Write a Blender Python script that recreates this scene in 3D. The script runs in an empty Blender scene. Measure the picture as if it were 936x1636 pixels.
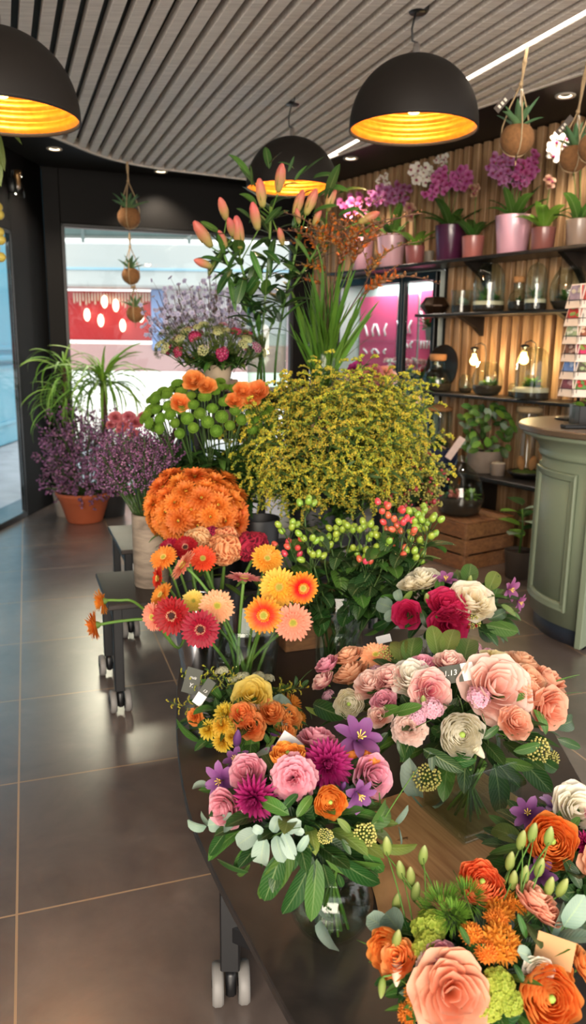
import bpy, math, random
import numpy as np
from mathutils import Matrix, Vector
PI = math.pi
rng = random.Random(7)
SC = bpy.context.scene
COL = SC.collection
# ---------------------------------------------------------------- camera model
F_PX, PITCH, ROLL, CAM_H = 1229.4, 0.2146, 0.0126, 1.351
_cr, _sr, _cp, _sp = math.cos(ROLL), math.sin(ROLL), math.cos(PITCH), math.sin(PITCH)
AX_R = Vector((_cr, _sp*_sr, _cp*_sr)); AX_U = Vector((-_sr, _sp*_cr, _cp*_cr)); AX_F = Vector((0, _cp, -_sp))
CAM = Vector((0, 0, CAM_H))
def ray(u, v): return AX_R*((u-468)/F_PX) + AX_F - AX_U*((v-818)/F_PX)
def at(u, v, y):
    d = ray(u, v); return CAM + d*(y/d.y)
def on_floor(u, v, z=0.0):
    d = ray(u, v); return CAM + d*((z-CAM_H)/d.z)
def on_wall(u, v, off=0.0):                       # a plane parallel to the shelf wall, off metres behind the shelf fronts
    n = Vector((.83, .56, 0)).normalized(); p0 = Vector((1.05, 5.4, 0)) + n*off
    d = ray(u, v); return CAM + d*((p0-CAM).dot(n)/d.dot(n))
# ---------------------------------------------------------------- geometry
def A(x): return np.asarray(x, dtype=np.float64)
class Geo:
    def __init__(s): s.v = []; s.uv = []; s.q = []; s.t = []; s.qm = []; s.tm = []; s.n = 0
    def add(s, g, M=None, m=0):
        V, UV, Q, T = g
        if M is not None:
            Mn = np.array(M); V = V @ Mn[:3, :3].T + Mn[:3, 3]
        s.v.append(V); s.uv.append(UV)
        if len(Q): s.q.append(Q+s.n); s.qm.append(np.full(len(Q), m))
        if len(T): s.t.append(T+s.n); s.tm.append(np.full(len(T), m))
        s.n += len(V); return s
    def patch(s):
        return (np.concatenate(s.v), np.concatenate(s.uv), np.concatenate(s.q) if s.q else np.zeros((0, 4), int), np.concatenate(s.t) if s.t else np.zeros((0, 3), int))
    def mesh(s, name, mats, smooth=True):
        me = bpy.data.meshes.new(name)
        V = np.concatenate(s.v); UV = np.concatenate(s.uv)
        Q = np.concatenate(s.q).ravel() if s.q else np.zeros(0, int); T = np.concatenate(s.t).ravel() if s.t else np.zeros(0, int)
        L = np.concatenate([Q, T]).astype(np.int32); nq, nt = len(Q)//4, len(T)//3
        me.vertices.add(len(V)); me.vertices.foreach_set('co', V.astype(np.float32).ravel())
        me.loops.add(len(L)); me.loops.foreach_set('vertex_index', L)
        me.polygons.add(nq+nt)
        st = np.concatenate([np.arange(nq)*4, nq*4+np.arange(nt)*3]).astype(np.int32)
        me.polygons.foreach_set('loop_start', st)
        mi = np.concatenate((s.qm or [np.zeros(0, int)])+(s.tm or [np.zeros(0, int)])).astype(np.int32)
        me.polygons.foreach_set('material_index', mi)
        me.polygons.foreach_set('use_smooth', np.full(nq+nt, bool(smooth)))
        for m in mats: me.materials.append(m)
        me.update(calc_edges=True)
        ul = me.uv_layers.new(name='UVMap'); ul.data.foreach_set('uv', UV[L].astype(np.float32).ravel())
        me.validate(); return me
def grid_faces(nx, ny, wrap=False):
    i = np.arange(nx if wrap else nx-1)[None, :]; j = np.arange(ny-1)[:, None]
    a = j*nx+i; b = j*nx+(i+1) % nx
    return np.stack([a, b, b+nx, a+nx], -1).reshape(-1, 4)
NT = np.zeros((0, 3), int); NQ = np.zeros((0, 4), int)
def lathe(prof, n=24, closed=False):
    p = A(prof); k = len(p); a = np.arange(n)*2*PI/n
    V = np.stack([p[:, None, 0]*np.cos(a), p[:, None, 0]*np.sin(a), np.repeat(p[:, 1:2], n, 1)], -1).reshape(-1, 3)
    UV = np.stack([np.tile(np.arange(n)/n, k), np.repeat(np.arange(k)/(max(k-1, 1)), n)], -1)
    return V, UV, grid_faces(n, k, True), NT
def disc(r, z=0, n=24):
    a = np.arange(n)*2*PI/n
    V = np.concatenate([np.stack([r*np.cos(a), r*np.sin(a), np.full(n, z)], -1), [[0, 0, z]]])
    return V, np.zeros((n+1, 2)), NQ, np.stack([np.arange(n), (np.arange(n)+1) % n, np.full(n, n)], -1)
def tube(pts, r, n=6, cap=True):
    P = A([tuple(p) for p in pts]); k = len(P); r = np.broadcast_to(A(r), (k,))
    T = np.gradient(P, axis=0); T /= np.linalg.norm(T, axis=1)[:, None]+1e-12
    ref = A([0, 0, 1.]) if abs(T[0, 2]) < .9 else A([1., 0, 0])
    X = np.cross(T, ref); nx_ = np.linalg.norm(X, axis=1); X[nx_ < 1e-6] = [1, 0, 0]; X /= np.linalg.norm(X, axis=1)[:, None]
    for i in range(1, k):
        x = X[i-1]-T[i]*X[i-1].dot(T[i]); X[i] = x/(np.linalg.norm(x)+1e-12)
    Yv = np.cross(T, X); a = np.arange(n)*2*PI/n
    V = (P[:, None]+r[:, None, None]*(np.cos(a)[None, :, None]*X[:, None]+np.sin(a)[None, :, None]*Yv[:, None])).reshape(-1, 3)
    UV = np.stack([np.tile(np.arange(n)/n, k), np.repeat(np.arange(k)/(k-1), n)], -1); T_ = NT
    if cap:
        V = np.concatenate([V, P[:1], P[-1:]]); UV = np.concatenate([UV, [[.5, 0], [.5, 1]]]); i = np.arange(n); m = k*n
        T_ = np.concatenate([np.stack([(i+1) % n, i, np.full(n, m)], -1), np.stack([(k-1)*n+i, (k-1)*n+(i+1) % n, np.full(n, m+1)], -1)])
    return V, UV, grid_faces(n, k, True), T_
def box(sx, sy, sz, b=None):                       # chamfered box centred on the origin
    b = min(sx, sy, sz)*.12 if b is None else b; h = A([sx, sy, sz])/2
    V = []; idx = {}
    for X in (-1, 1):
        for Y_ in (-1, 1):
            for Z in (-1, 1):
                for ax in range(3):
                    p = A([X, Y_, Z])*(h-b); p[ax] = [X, Y_, Z][ax]*h[ax]; idx[(X, Y_, Z, ax)] = len(V); V.append(p)
    Q = []; T = []
    for ax in range(3):
        o1, o2 = [i for i in range(3) if i != ax]
        for sgn in (-1, 1):
            f = []
            for a_, b_ in ((-1, -1), (1, -1), (1, 1), (-1, 1)):
                k = [0, 0, 0]; k[ax] = sgn; k[o1] = a_; k[o2] = b_; f.append(idx[(*k, ax)])
            Q.append(f if (sgn > 0) == (ax != 1) else f[::-1])
        for a_ in (-1, 1):
            for b_ in (-1, 1):                      # edge along ax
                k0 = [0, 0, 0]; k0[o1] = a_; k0[o2] = b_; k1 = list(k0); k0[ax] = -1; k1[ax] = 1
                f = [idx[(*k0, o1)], idx[(*k1, o1)], idx[(*k1, o2)], idx[(*k0, o2)]]
                P = [V[i] for i in f]; nn = np.cross(P[1]-P[0], P[3]-P[0])
                Q.append(f if nn.dot(P[0]+P[2]) > 0 else f[::-1])
    for X in (-1, 1):
        for Y_ in (-1, 1):
            for Z in (-1, 1):
                f = [idx[(X, Y_, Z, i)] for i in range(3)]; P = [V[i] for i in f]
                T.append(f if np.cross(P[1]-P[0], P[2]-P[0]).dot(A([X, Y_, Z])) > 0 else f[::-1])
    V = A(V); return V, (V[:, [0, 2]]/max(sx, sy, sz)+.5), A(Q).astype(int), A(T).astype(int)
def prism(outline, z0, z1, b=.004):                # flat plate with a bevelled rim
    P = A(outline); n = len(P); c = P.mean(0)
    d = P-c; l = np.linalg.norm(d, axis=1)[:, None]; I = P-d/l*b
    rings = [(I, z0), (P, z0+b), (P, z1-b), (I, z1)]
    V = np.concatenate([np.column_stack([p, np.full(n, z)]) for p, z in rings]+[[[*c, z0]], [[*c, z1]]])
    Q = grid_faces(n, 4, True); i = np.arange(n)
    T = np.concatenate([np.stack([(i+1) % n, i, np.full(n, 4*n)], -1), np.stack([3*n+i, 3*n+(i+1) % n, np.full(n, 4*n+1)], -1)])
    return V, V[:, :2]*1.0, Q, T
_o = None
def ball(r=1., sub=1, sz=1.):
    V = [[1, 0, 0], [-1, 0, 0], [0, 1, 0], [0, -1, 0], [0, 0, 1], [0, 0, -1]]
    T = [[0, 2, 4], [2, 1, 4], [1, 3, 4], [3, 0, 4], [2, 0, 5], [1, 2, 5], [3, 1, 5], [0, 3, 5]]
    V = [A(v) for v in V]
    for _ in range(sub):
        c = {}; N = []
        def mid(a, b):
            k = (min(a, b), max(a, b))
            if k not in c: m = V[a]+V[b]; V.append(m/np.linalg.norm(m)); c[k] = len(V)-1
            return c[k]
        for a, b, d in T:
            x, y, z = mid(a, b), mid(b, d), mid(d, a); N += [[a, x, z], [b, y, x], [d, z, y], [x, y, z]]
        T = N
    V = A(V); UV = np.stack([V[:, 0]*.5+.5, V[:, 2]*.5+.5], -1)
    return V*A([r, r, r*sz]), UV, NQ, A(T).astype(int)
BALL = [ball(1, 0), ball(1, 1), ball(1, 2), ball(1, 3)]
def blade(L=1., W=.3, bend=-.4, el=0., fold=.2, a=.6, b=.8, ny=7, nx=5, cup=0., wav=0., ph=0., tw=0., tip=0.):
    """A leaf or petal: runs out along +Y from the origin, rises by el, bends by bend; width profile t^a (1-t)^b."""
    t = np.linspace(0, 1, ny); s = np.linspace(-1, 1, nx)
    w = np.maximum(t, 1e-4)**a*np.maximum(1-t, 1e-4)**b; w = w/w.max()*W/2
    th = el+bend*t+tip*t**4; dt = L/(ny-1)
    y = np.concatenate([[0], np.cumsum(np.cos((th[1:]+th[:-1])/2)*dt)]); z = np.concatenate([[0], np.cumsum(np.sin((th[1:]+th[:-1])/2)*dt)])
    ny_, nz_ = -np.sin(th), np.cos(th)
    S, Wd = s[None, :], w[:, None]
    off = fold*np.abs(S)*Wd+cup*S*S*Wd*2+wav*np.sin(S*5+ph+t[:, None]*3)*Wd
    x = S*Wd*np.cos(tw*t)[:, None]; off = off+S*Wd*np.sin(tw*t)[:, None]
    V = np.stack([x, y[:, None]+ny_[:, None]*off, z[:, None]+nz_[:, None]*off], -1).reshape(-1, 3)
    UV = np.stack([np.broadcast_to(S*.5+.5, (ny, nx)), np.broadcast_to(t[:, None], (ny, nx))], -1).reshape(-1, 2)
    return V, UV, grid_faces(nx, ny), NT
def rz(a): return Matrix.Rotation(a, 4, 'Z')
def rx(a): return Matrix.Rotation(a, 4, 'X')
def ry(a): return Matrix.Rotation(a, 4, 'Y')
def tr(*p): return Matrix.Translation(Vector(p[0]) if len(p) == 1 else Vector(p))
def sc(x, y=None, z=None): return Matrix.Diagonal((x, x if y is None else y, x if z is None else z, 1))
def basis(d, roll=0., up=(0, 0, 1)):               # +Z of the result looks along d
    z = Vector(d).normalized(); u = Vector(up)
    if abs(z.dot(u)) > .98: u = Vector((0, 1, 0))
    x = u.cross(z).normalized(); y = z.cross(x)
    return Matrix(((x.x, y.x, z.x, 0), (x.y, y.y, z.y, 0), (x.z, y.z, z.z, 0), (0, 0, 0, 1))) @ rz(roll)
def along(p0, p1, nrm, w=1., l=None):               # a leaf mesh (length 1 along +Y) laid from p0 to p1, face towards nrm
    p0, p1 = Vector(p0), Vector(p1); y = (p1-p0); L = y.length; y.normalize(); n = Vector(nrm)
    x = y.cross(n)
    if x.length < 1e-4: x = y.orthogonal()
    x.normalize(); z = x.cross(y); L = l or L
    return Matrix(((x.x*L*w, y.x*L, z.x*L, p0.x), (x.y*L*w, y.y*L, z.y*L, p0.y), (x.z*L*w, y.z*L, z.z*L, p0.z), (0, 0, 0, 1)))
def bez(p0, p1, p2, n=8):
    p0, p1, p2 = Vector(p0), Vector(p1), Vector(p2)
    return [p0*(1-t)**2+p1*2*t*(1-t)+p2*t*t for t in (i/(n-1) for i in range(n))]
# ---------------------------------------------------------------- objects
def mw(o): return o.matrix_basis if o.parent is None else mw(o.parent) @ o.matrix_basis
def tag(o, label=None, cat=None, group=None, kind=None):
    if label: o['label'] = label
    if cat: o['category'] = cat
    if group: o['group'] = group
    if kind: o['kind'] = kind
    return o
def thing(name, label, cat, loc=(0, 0, 0), rot=0., group=None):
    o = bpy.data.objects.new(name, None); o.empty_display_size = .05; COL.objects.link(o)
    o.matrix_basis = tr(loc) @ rz(rot); return tag(o, label, cat, group)
def part(name, g, mats, parent=None, M=None, smooth=True, label=None, kind=None):
    """One mesh object; M is its world matrix (identity when the geometry is already in world space)."""
    if isinstance(mats, bpy.types.Material): mats = [mats]
    if isinstance(g, tuple): g = Geo().add(g)
    me = g if isinstance(g, bpy.types.Mesh) else g.mesh(name, mats, smooth)
    o = bpy.data.objects.new(name, me); COL.objects.link(o); M = Matrix.Identity(4) if M is None else M
    if parent is not None: o.parent = parent; o.matrix_basis = mw(parent).inverted() @ M
    else: o.matrix_basis = M
    return tag(o, label, None, None, kind)
def solo(name, g, mats, label, cat, group=None, M=None, smooth=True): return tag(part(name, g, mats, None, M, smooth), label, cat, group)
def struct(name, g, mats, parent=None, smooth=False, M=None): return part(name, g, mats, parent, M, smooth, kind='structure')
def dup(root, M, label=None, group=None):
    r = root.copy(); COL.objects.link(r); r.matrix_basis = M
    if label: r['label'] = label
    if group: r['group'] = group
    for ch in root.children:
        c = ch.copy(); COL.objects.link(c); c.parent = r
        for g in ch.children:
            d = g.copy(); COL.objects.link(d); d.parent = c
    return r
# ---------------------------------------------------------------- materials
def lin(h):
    if isinstance(h, str):
        h = h.lstrip('#'); c = [int(h[i:i+2], 16)/255 for i in (0, 2, 4)]
    else: c = list(h)
    return [x/12.92 if x <= .04045 else ((x+.055)/1.055)**2.4 for x in c]+[1.]
class NT_:
    def __init__(s, name):
        s.m = bpy.data.materials.new(name); s.m.use_nodes = True; s.t = s.m.node_tree; s.t.nodes.clear(); s.out = s.n('ShaderNodeOutputMaterial')
    def n(s, ty, **kw):
        x = s.t.nodes.new(ty)
        for k, v in kw.items():
            if hasattr(x, k): setattr(x, k, v)
            else: x.inputs[k.replace('_', ' ')].default_value = v
        return x
    def l(s, a, b): s.t.links.new(a, b)
    def coord(s, kind='Object'): return s.n('ShaderNodeTexCoord').outputs[kind]
    def ramp(s, fac, cols):
        r = s.n('ShaderNodeValToRGB'); e = r.color_ramp.elements
        while len(e) < len(cols): e.new(.5)
        for x, (p, c) in zip(e, cols): x.position = p; x.color = lin(c)
        s.l(fac, r.inputs[0]); return r.outputs[0]
    def noise(s, scale=5, detail=3, vec=None, dist=0., rough=.5):
        x = s.n('ShaderNodeTexNoise', Scale=scale, Detail=detail, Distortion=dist, Roughness=rough); s.l(vec if vec is not None else s.coord(), x.inputs['Vector']); return x.outputs['Fac']
    def mix(s, fac, a, b, mode='MIX'):
        x = s.n('ShaderNodeMix', data_type='RGBA', blend_type=mode)
        for i, v in ((0, fac), (6, a), (7, b)):
            if isinstance(v, bpy.types.NodeSocket): s.l(v, x.inputs[i])
            else: x.inputs[i].default_value = lin(v) if isinstance(v, str) else v
        return x.outputs[2]
    def mathn(s, op, a, b=0.):
        x = s.n('ShaderNodeMath', operation=op)
        for i, v in ((0, a), (1, b)):
            if isinstance(v, bpy.types.NodeSocket): s.l(v, x.inputs[i])
            else: x.inputs[i].default_value = v
        return x.outputs[0]
    def mapping(s, vec, scale=(1, 1, 1), rot=(0, 0, 0), loc=(0, 0, 0)):
        x = s.n('ShaderNodeMapping'); s.l(vec, x.inputs[0]); x.inputs['Scale'].default_value = scale; x.inputs['Rotation'].default_value = rot; x.inputs['Location'].default_value = loc; return x.outputs[0]
    def vary(s, col, amt=.15, hue=.02):             # each object a touch lighter or darker than the next
        h = s.n('ShaderNodeHueSaturation'); r = s.n('ShaderNodeObjectInfo').outputs['Random']
        s.l(s.mathn('ADD', s.mathn('MULTIPLY', r, amt*2), 1-amt), h.inputs['Value'])
        s.l(s.mathn('ADD', s.mathn('MULTIPLY', s.mathn('FRACT', s.mathn('MULTIPLY', r, 7.3)), hue*2), .5-hue), h.inputs['Hue'])
        s.l(col, h.inputs['Color']); return h.outputs[0]
    def bsdf(s, col, rough=.5, metal=0., bump=None, bstr=.2, spec=.5, coat=0., transl=0., bdist=.002, crough=.03):
        p = s.n('ShaderNodeBsdfPrincipled', Roughness=rough, Metallic=metal) if not isinstance(rough, bpy.types.NodeSocket) else s.n('ShaderNodeBsdfPrincipled', Metallic=metal)
        if isinstance(rough, bpy.types.NodeSocket): s.l(rough, p.inputs['Roughness'])
        p.inputs['Specular IOR Level'].default_value = spec; p.inputs['Coat Weight'].default_value = coat; p.inputs['Coat Roughness'].default_value = crough
        if isinstance(col, bpy.types.NodeSocket): s.l(col, p.inputs['Base Color'])
        else: p.inputs['Base Color'].default_value = lin(col)
        if bump is not None:
            b = s.n('ShaderNodeBump', Strength=bstr, Distance=bdist); s.l(bump, b.inputs['Height']); s.l(b.outputs[0], p.inputs['Normal'])
        o = p.outputs[0]
        if transl:
            t = s.n('ShaderNodeBsdfTranslucent'); x = s.n('ShaderNodeMixShader', Fac=transl)
            if isinstance(col, bpy.types.NodeSocket): s.l(col, t.inputs[0])
            else: t.inputs[0].default_value = lin(col)
            s.l(o, x.inputs[1]); s.l(t.outputs[0], x.inputs[2]); o = x.outputs[0]
        s.l(o, s.out.inputs[0]); return s.m
def plain(name, c, rough=.5, metal=0., var=.0, nscale=30, namt=.12, bstr=.0, spec=.5, coat=0.):
    k = NT_(name); nz = k.noise(nscale, 4); lo = [x*(1-namt) for x in lin(c)[:3]]+[1]; hi = [min(1, x*(1+namt)) for x in lin(c)[:3]]+[1]
    col = k.mix(nz, lo, hi)
    if var: col = k.vary(col, var)
    return k.bsdf(col, rough, metal, nz if bstr else None, bstr, spec, coat)
def grad(name, stops, rough=.5, var=.12, transl=.2, hue=.012, veins=0., spec=.3, nscale=40, dirt=.35):
    """Petal or leaf: colours run along the blade from base to tip."""
    k = NT_(name); uv = k.n('ShaderNodeSeparateXYZ'); k.l(k.coord('UV'), uv.inputs[0])
    nz = k.noise(nscale, 3, k.coord('Object'))
    f = k.mathn('ADD', uv.outputs[1], k.mathn('MULTIPLY', k.mathn('SUBTRACT', nz, .5), .12))
    col = k.ramp(f, stops); b = None
    if veins:
        dx = k.mathn('ABSOLUTE', k.mathn('SUBTRACT', uv.outputs[0], .5))
        rib = k.mathn('LESS_THAN', dx, .035)
        w = k.mathn('SINE', k.mathn('MULTIPLY', k.mathn('SUBTRACT', uv.outputs[1], k.mathn('MULTIPLY', dx, .55)), 60.))
        w2 = k.mathn('MULTIPLY', k.mathn('GREATER_THAN', w, .8), .35)
        col = k.mix(k.mathn('MULTIPLY', k.mathn('MAXIMUM', rib, w2), veins), col, '#b9c98a'); b = w
    col = k.mix(k.mathn('MULTIPLY', nz, dirt), col, k.mix(.5, col, [.0, .0, .0, 1]))
    return k.bsdf(k.vary(col, var, hue), rough, 0., b, .12, spec, 0., transl)
def emit(name, c, strength):
    k = NT_(name); e = k.n('ShaderNodeEmission', Strength=strength); e.inputs[0].default_value = lin(c); k.l(e.outputs[0], k.out.inputs[0]); return k.m
def thin_glass(name, tint='#f4f8f6', f0=.05, gain=.6, rough=.0):
    k = NT_(name); t = k.n('ShaderNodeBsdfTransparent'); t.inputs[0].default_value = lin(tint); g = k.n('ShaderNodeBsdfGlossy', Roughness=rough)
    lw = k.n('ShaderNodeLayerWeight', Blend=.5); f = k.mathn('ADD', f0, k.mathn('MULTIPLY', k.mathn('POWER', lw.outputs['Facing'], 4.), gain))
    x = k.n('ShaderNodeMixShader'); k.l(f, x.inputs[0]); k.l(t.outputs[0], x.inputs[1]); k.l(g.outputs[0], x.inputs[2]); k.l(x.outputs[0], k.out.inputs[0]); return k.m
def wood(name, c0, c1, scale=(1.5, 30, 30), rough=.55, rot=(0, 0, 0), bstr=.15, var=0., kind='Object'):
    k = NT_(name); v = k.mapping(k.coord(kind), scale, rot); nz = k.noise(2.2, 6, v, 1.2); n2 = k.noise(9, 2, k.mapping(k.coord(kind), [x*.4 for x in scale], rot))
    col = k.ramp(k.mathn('ADD', k.mathn('MULTIPLY', nz, .75), k.mathn('MULTIPLY', n2, .25)), [(.3, c0), (.68, c1)])
    if var: col = k.vary(col, var, .005)
    return k.bsdf(col, rough, 0., nz, bstr)
M_ = {}
# ================================================================ the room
UA, VA = Vector((.9397, .342, 0)), Vector((-.342, .9397, 0))           # the shop's own axes
WD, WN = Vector((-.559, .829, 0)), Vector((.829, .559, 0))             # along / into the shelf wall
M_['black'] = plain('black_paint', '#0e0c0b', .6, 0, 0, 12, .15, .05, .15)
M_['blackmetal'] = plain('black_steel', '#121213', .38, .0, 0, 60, .2, .05)
M_['soffit'] = plain('soffit_paint', '#171412', .5, 0, 0, 8, .1, 0, .25)
M_['ceilslat'] = wood('grey_limed_wood', '#c4b8ad', '#efe5da', (1.2, 30, 30), .6, (0, 0, math.radians(-110)))
M_['wallslat'] = wood('warm_slat_wood', '#86603f', '#c09a72', (14, 14, 1.2), .5, var=0)
M_['dark'] = plain('slat_backing', '#15100d', .8, 0, 0, 10, .1)
M_['chrome'] = plain('chrome', '#d8d8da', .12, 1., 0, 10, .02)
M_['rubber'] = plain('grey_rubber', '#7a7774', .55, 0, 0, 40, .08)
M_['glass'] = thin_glass('clear_glass', '#f6faf8', .035, .5)
M_['winglass'] = thin_glass('window_glass', '#f7fbfb', .02, .35)
M_['water'] = thin_glass('water', '#f0f4ee', .02, .15)
# floor tiles: 60 cm, laid square to the shop
k = NT_('floor_tile'); v = k.mapping(k.coord('Object'), (1, 1, 1), (0, 0, -.33), (0, 0, 0))
ox, oy = .6*-1.0888, .6*2.673; c_, s_ = math.cos(.33), math.sin(.33)
v.node.inputs['Location'].default_value = (-(c_*ox+s_*oy), -(-s_*ox+c_*oy), 0)
br = k.n('ShaderNodeTexBrick', offset=0., squash=1., Scale=1., Mortar_Size=.003, Mortar_Smooth=.1); k.l(v, br.inputs['Vector'])
br.inputs['Brick Width'].default_value = .6; br.inputs['Row Height'].default_value = .6; br.inputs['Bias'].default_value = 0
n1 = k.noise(3.5, 8, v, .6, .62); n2 = k.noise(22, 5, v, .2)
tile = k.ramp(k.mathn('ADD', k.mathn('MULTIPLY', n1, .8), k.mathn('MULTIPLY', n2, .2)), [(.3, '#4c423e'), (.55, '#635751'), (.75, '#766860')])
tile = k.mix(.12, tile, br.outputs['Color'], 'OVERLAY')
col = k.mix(br.outputs['Fac'], tile, '#a58767')
ro = k.mathn('ADD', k.mathn('MULTIPLY', n2, .16), k.mathn('ADD', .26, k.mathn('MULTIPLY', br.outputs['Fac'], .3)))
M_['floor'] = k.bsdf(col, ro, 0., k.mathn('SUBTRACT', k.mathn('MULTIPLY', n2, .25), br.outputs['Fac']), .35, 1.0, .9, 0, .002, .24)
def flat(pts, z): 
    V = A([[p[0], p[1], z] for p in pts]); n = len(V); c = V.mean(0)
    V = np.concatenate([V, [c]]); i = np.arange(n); return V, V[:, :2].copy(), NQ, np.stack([i, (i+1) % n, np.full(n, n)], -1)
LW0, LW1 = Vector((-2.13, 5.43, 0)), Vector((-2.035, 6.54, 0)); LD = (LW1-LW0).normalized(); LN = Vector((LD.y, -LD.x, 0))
CB = LW1.copy()                                                       # back-left corner
def wl(y): return LW0+LD*((y-LW0.y)/LD.y)
SW0 = Vector((1.05, 5.4, 0))+WN*.28                                    # slat face of the shelf wall
def sw(s, off=0.): return SW0+WD*s+WN*off                              # s metres along the wall (towards the back)
def isect(p, d, q, e):
    den = d.x*e.y-d.y*e.x; t = ((q.x-p.x)*e.y-(q.y-p.y)*e.x)/den; return p+d*t
CR = isect(CB, UA, SW0, WD)                                            # back-right corner
room = [wl(-1.2), wl(5.0), CB, CR, sw(-2.6), Vector((2.75, -1.2, 0))]
struct('floor', Geo().add(flat([wl(-1.6)-LN*.3, CB-LN*.3+UA*0-VA*-.12, CR+VA*.2, sw(-2.6)+WN*.3, Vector((3.1, -1.6, 0))], 0.)), M_['floor'])
def wallbox(p, q, z0, z1, th, nrm):                                    # slab from p to q, thickness th away from the room along -nrm
    d = (q-p); L = d.length; d.normalize(); c = (p+q)/2-nrm*th/2
    Mx = Matrix(((d.x, -d.y, 0, c.x), (d.y, d.x, 0, c.y), (0, 0, 1, (z0+z1)/2), (0, 0, 0, 1)))
    return box(L, th, z1-z0, .004), Mx
# left wall: black panelling round the glazed entrance
g = Geo()
g.add(*wallbox(wl(5.93), CB, 0, 2.74, .02, LN)); g.add(*wallbox(wl(6.12), CB, 0, 2.74, .14, LN)); g.add(*wallbox(wl(-1.2), wl(5.93), 2.14, 2.74, .14, LN)); g.add(*wallbox(wl(-1.2), wl(2.2), 0, 2.14, .14, LN))
wlft = struct('wall_left', g, M_['black'])
def framed(name, p, q, z0, z1, nrm, fw, depth, mat, glass, mull=()):
    d = (q-p).normalized(); L = (q-p).length; g = Geo()
    for a, b, c, e in [(0, fw, z0, z1), (L-fw, L, z0, z1), (0, L, z0, z0+fw*1.4), (0, L, z1-fw, z1)]+[(m-fw/2, m+fw/2, z0, z1) for m in mull]:
        g.add(*wallbox(p+d*a, p+d*b, c, e, depth, nrm))
    o = struct(name, g, mat)
    gg = Geo().add(*wallbox(p+d*fw-nrm*.005, q-d*fw-nrm*.005, z0+fw*1.4, z1-fw, .008, nrm)); part('glass_pane', gg, glass, o, smooth=False); return o
framed('door_1', wl(4.35), wl(5.93), 0, 2.14, LN, .03, .018, M_['blackmetal'], M_['winglass'])
framed('door_2', wl(2.2), wl(4.33), 0, 2.14, LN, .055, .07, M_['blackmetal'], M_['winglass'], (1.06,))
# back wall with the shop window
bw = lambda s: CB+UA*s
BN = -VA
LB = (CR-CB).length
g = Geo(); g.add(*wallbox(bw(0), bw(.13), 0, 2.74, .14, BN)); g.add(*wallbox(bw(.13), bw(LB+.1), 2.29, 2.74, .14, BN)); g.add(*wallbox(bw(.13), bw(LB+.1), -.02, .03, .14, BN)); g.add(*wallbox(bw(LB-.12), bw(LB+.2), 0, 2.74, .14, BN))
struct('wall_back', g, M_['black'])
framed('window_1', bw(.13), bw(LB-.12), 0.03, 2.29, BN, .03, .07, M_['blackmetal'], M_['winglass'])
# shelf wall: dark backing, then vertical wooden slats
def s_of(p): return (Vector((p.x, p.y, 0))-SW0).dot(WD)
f0, f1 = s_of(on_wall(694, 520, .26)), s_of(on_wall(534, 520, .26)); g = Geo()   # the fridge is let into the wall between these
g.add(*wallbox(sw(-2.6, .06), sw(f0, .06), 0, 2.74, .14, -WN)); g.add(*wallbox(sw(f0, .06), sw(f1, .06), 1.92, 2.74, .14, -WN)); g.add(*wallbox(sw(f1, .06), sw(2.4, .06), 0, 2.74, .14, -WN))
wr = struct('wall_right', g, M_['dark'])
g = Geo(); s = -2.55
while s < 2.0:
    z0 = 1.92 if f0-.03 < s < f1+.03 else .0
    p = sw(s, .028); Mx = Matrix(((WD.x, WN.x, 0, p.x), (WD.y, WN.y, 0, p.y), (0, 0, 1, (z0+2.7)/2), (0, 0, 0, 1)))
    g.add(box(.052, .05, 2.7-z0, .003), Mx); s += .089
part('slat_cladding', g, M_['wallslat'], wr, smooth=False)
# ceiling: dark plate, then a raft of limed slats with a curved edge
g = Geo(); P = [wl(-1.2)-LN*.1, CB-LN*.1+VA*.1, CR+VA*.15, sw(-2.6, .1), Vector((2.9, -1.2, 0))]
cl = struct('ceiling', Geo().add(prism([(p.x, p.y) for p in P], 2.705, 2.80, .003)), M_['soffit'])
EDGE = [(-2.05, .8), (-1.98, 3.4), (-1.9, 4.3), (-1.8, 4.85), (-1.7, 5.18), (-1.61, 5.38), (-1.53, 5.6), (-1.44, 5.86), (-1.3, 6.1), (-1.07, 6.31), (-.75, 6.49), (-.43, 6.67), (-.15, 6.78), (.0, 6.42), (.24, 5.89), (.55, 5.38), (1.0, 4.69), (1.39, 4.09), (2.0, 3.14), (2.4, 2.5), (2.4, .8)]
def clip_line(o, d):
    ts = []
    for (x0, y0), (x1, y1) in zip(EDGE, EDGE[1:]+EDGE[:1]):
        e = Vector((x1-x0, y1-y0, 0)); den = d.x*e.y-d.y*e.x
        if abs(den) < 1e-9: continue
        t = ((x0-o.x)*e.y-(y0-o.y)*e.x)/den; s = ((x0-o.x)*d.y-(y0-o.y)*d.x)/den
        if 0 <= s < 1: ts.append(t)
    return sorted(ts)
SD = Vector((-math.sin(math.radians(20.5)), math.cos(math.radians(20.5)), 0)); SN = Vector((SD.y, -SD.x, 0))
LED = SN.dot(Vector((.665, 4.68, 0)))
g = Geo(); kx = -34
while kx < 50:
    off = LED+.045+kx*.085; kx += 1
    if abs(off-LED) < .034: continue
    ts = clip_line(SN*off, SD)
    if len(ts) < 2: continue
    a, b = ts[0], ts[-1]; c = SN*off+SD*((a+b)/2)
    Mx = Matrix(((SD.x, SN.x, 0, c.x), (SD.y, SN.y, 0, c.y), (0, 0, 1, 2.678), (0, 0, 0, 1)))
    g.add(box(b-a-.004, .052, .05, .003), Mx)
part('slat_raft', g, M_['ceilslat'], cl, smooth=False)
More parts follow.
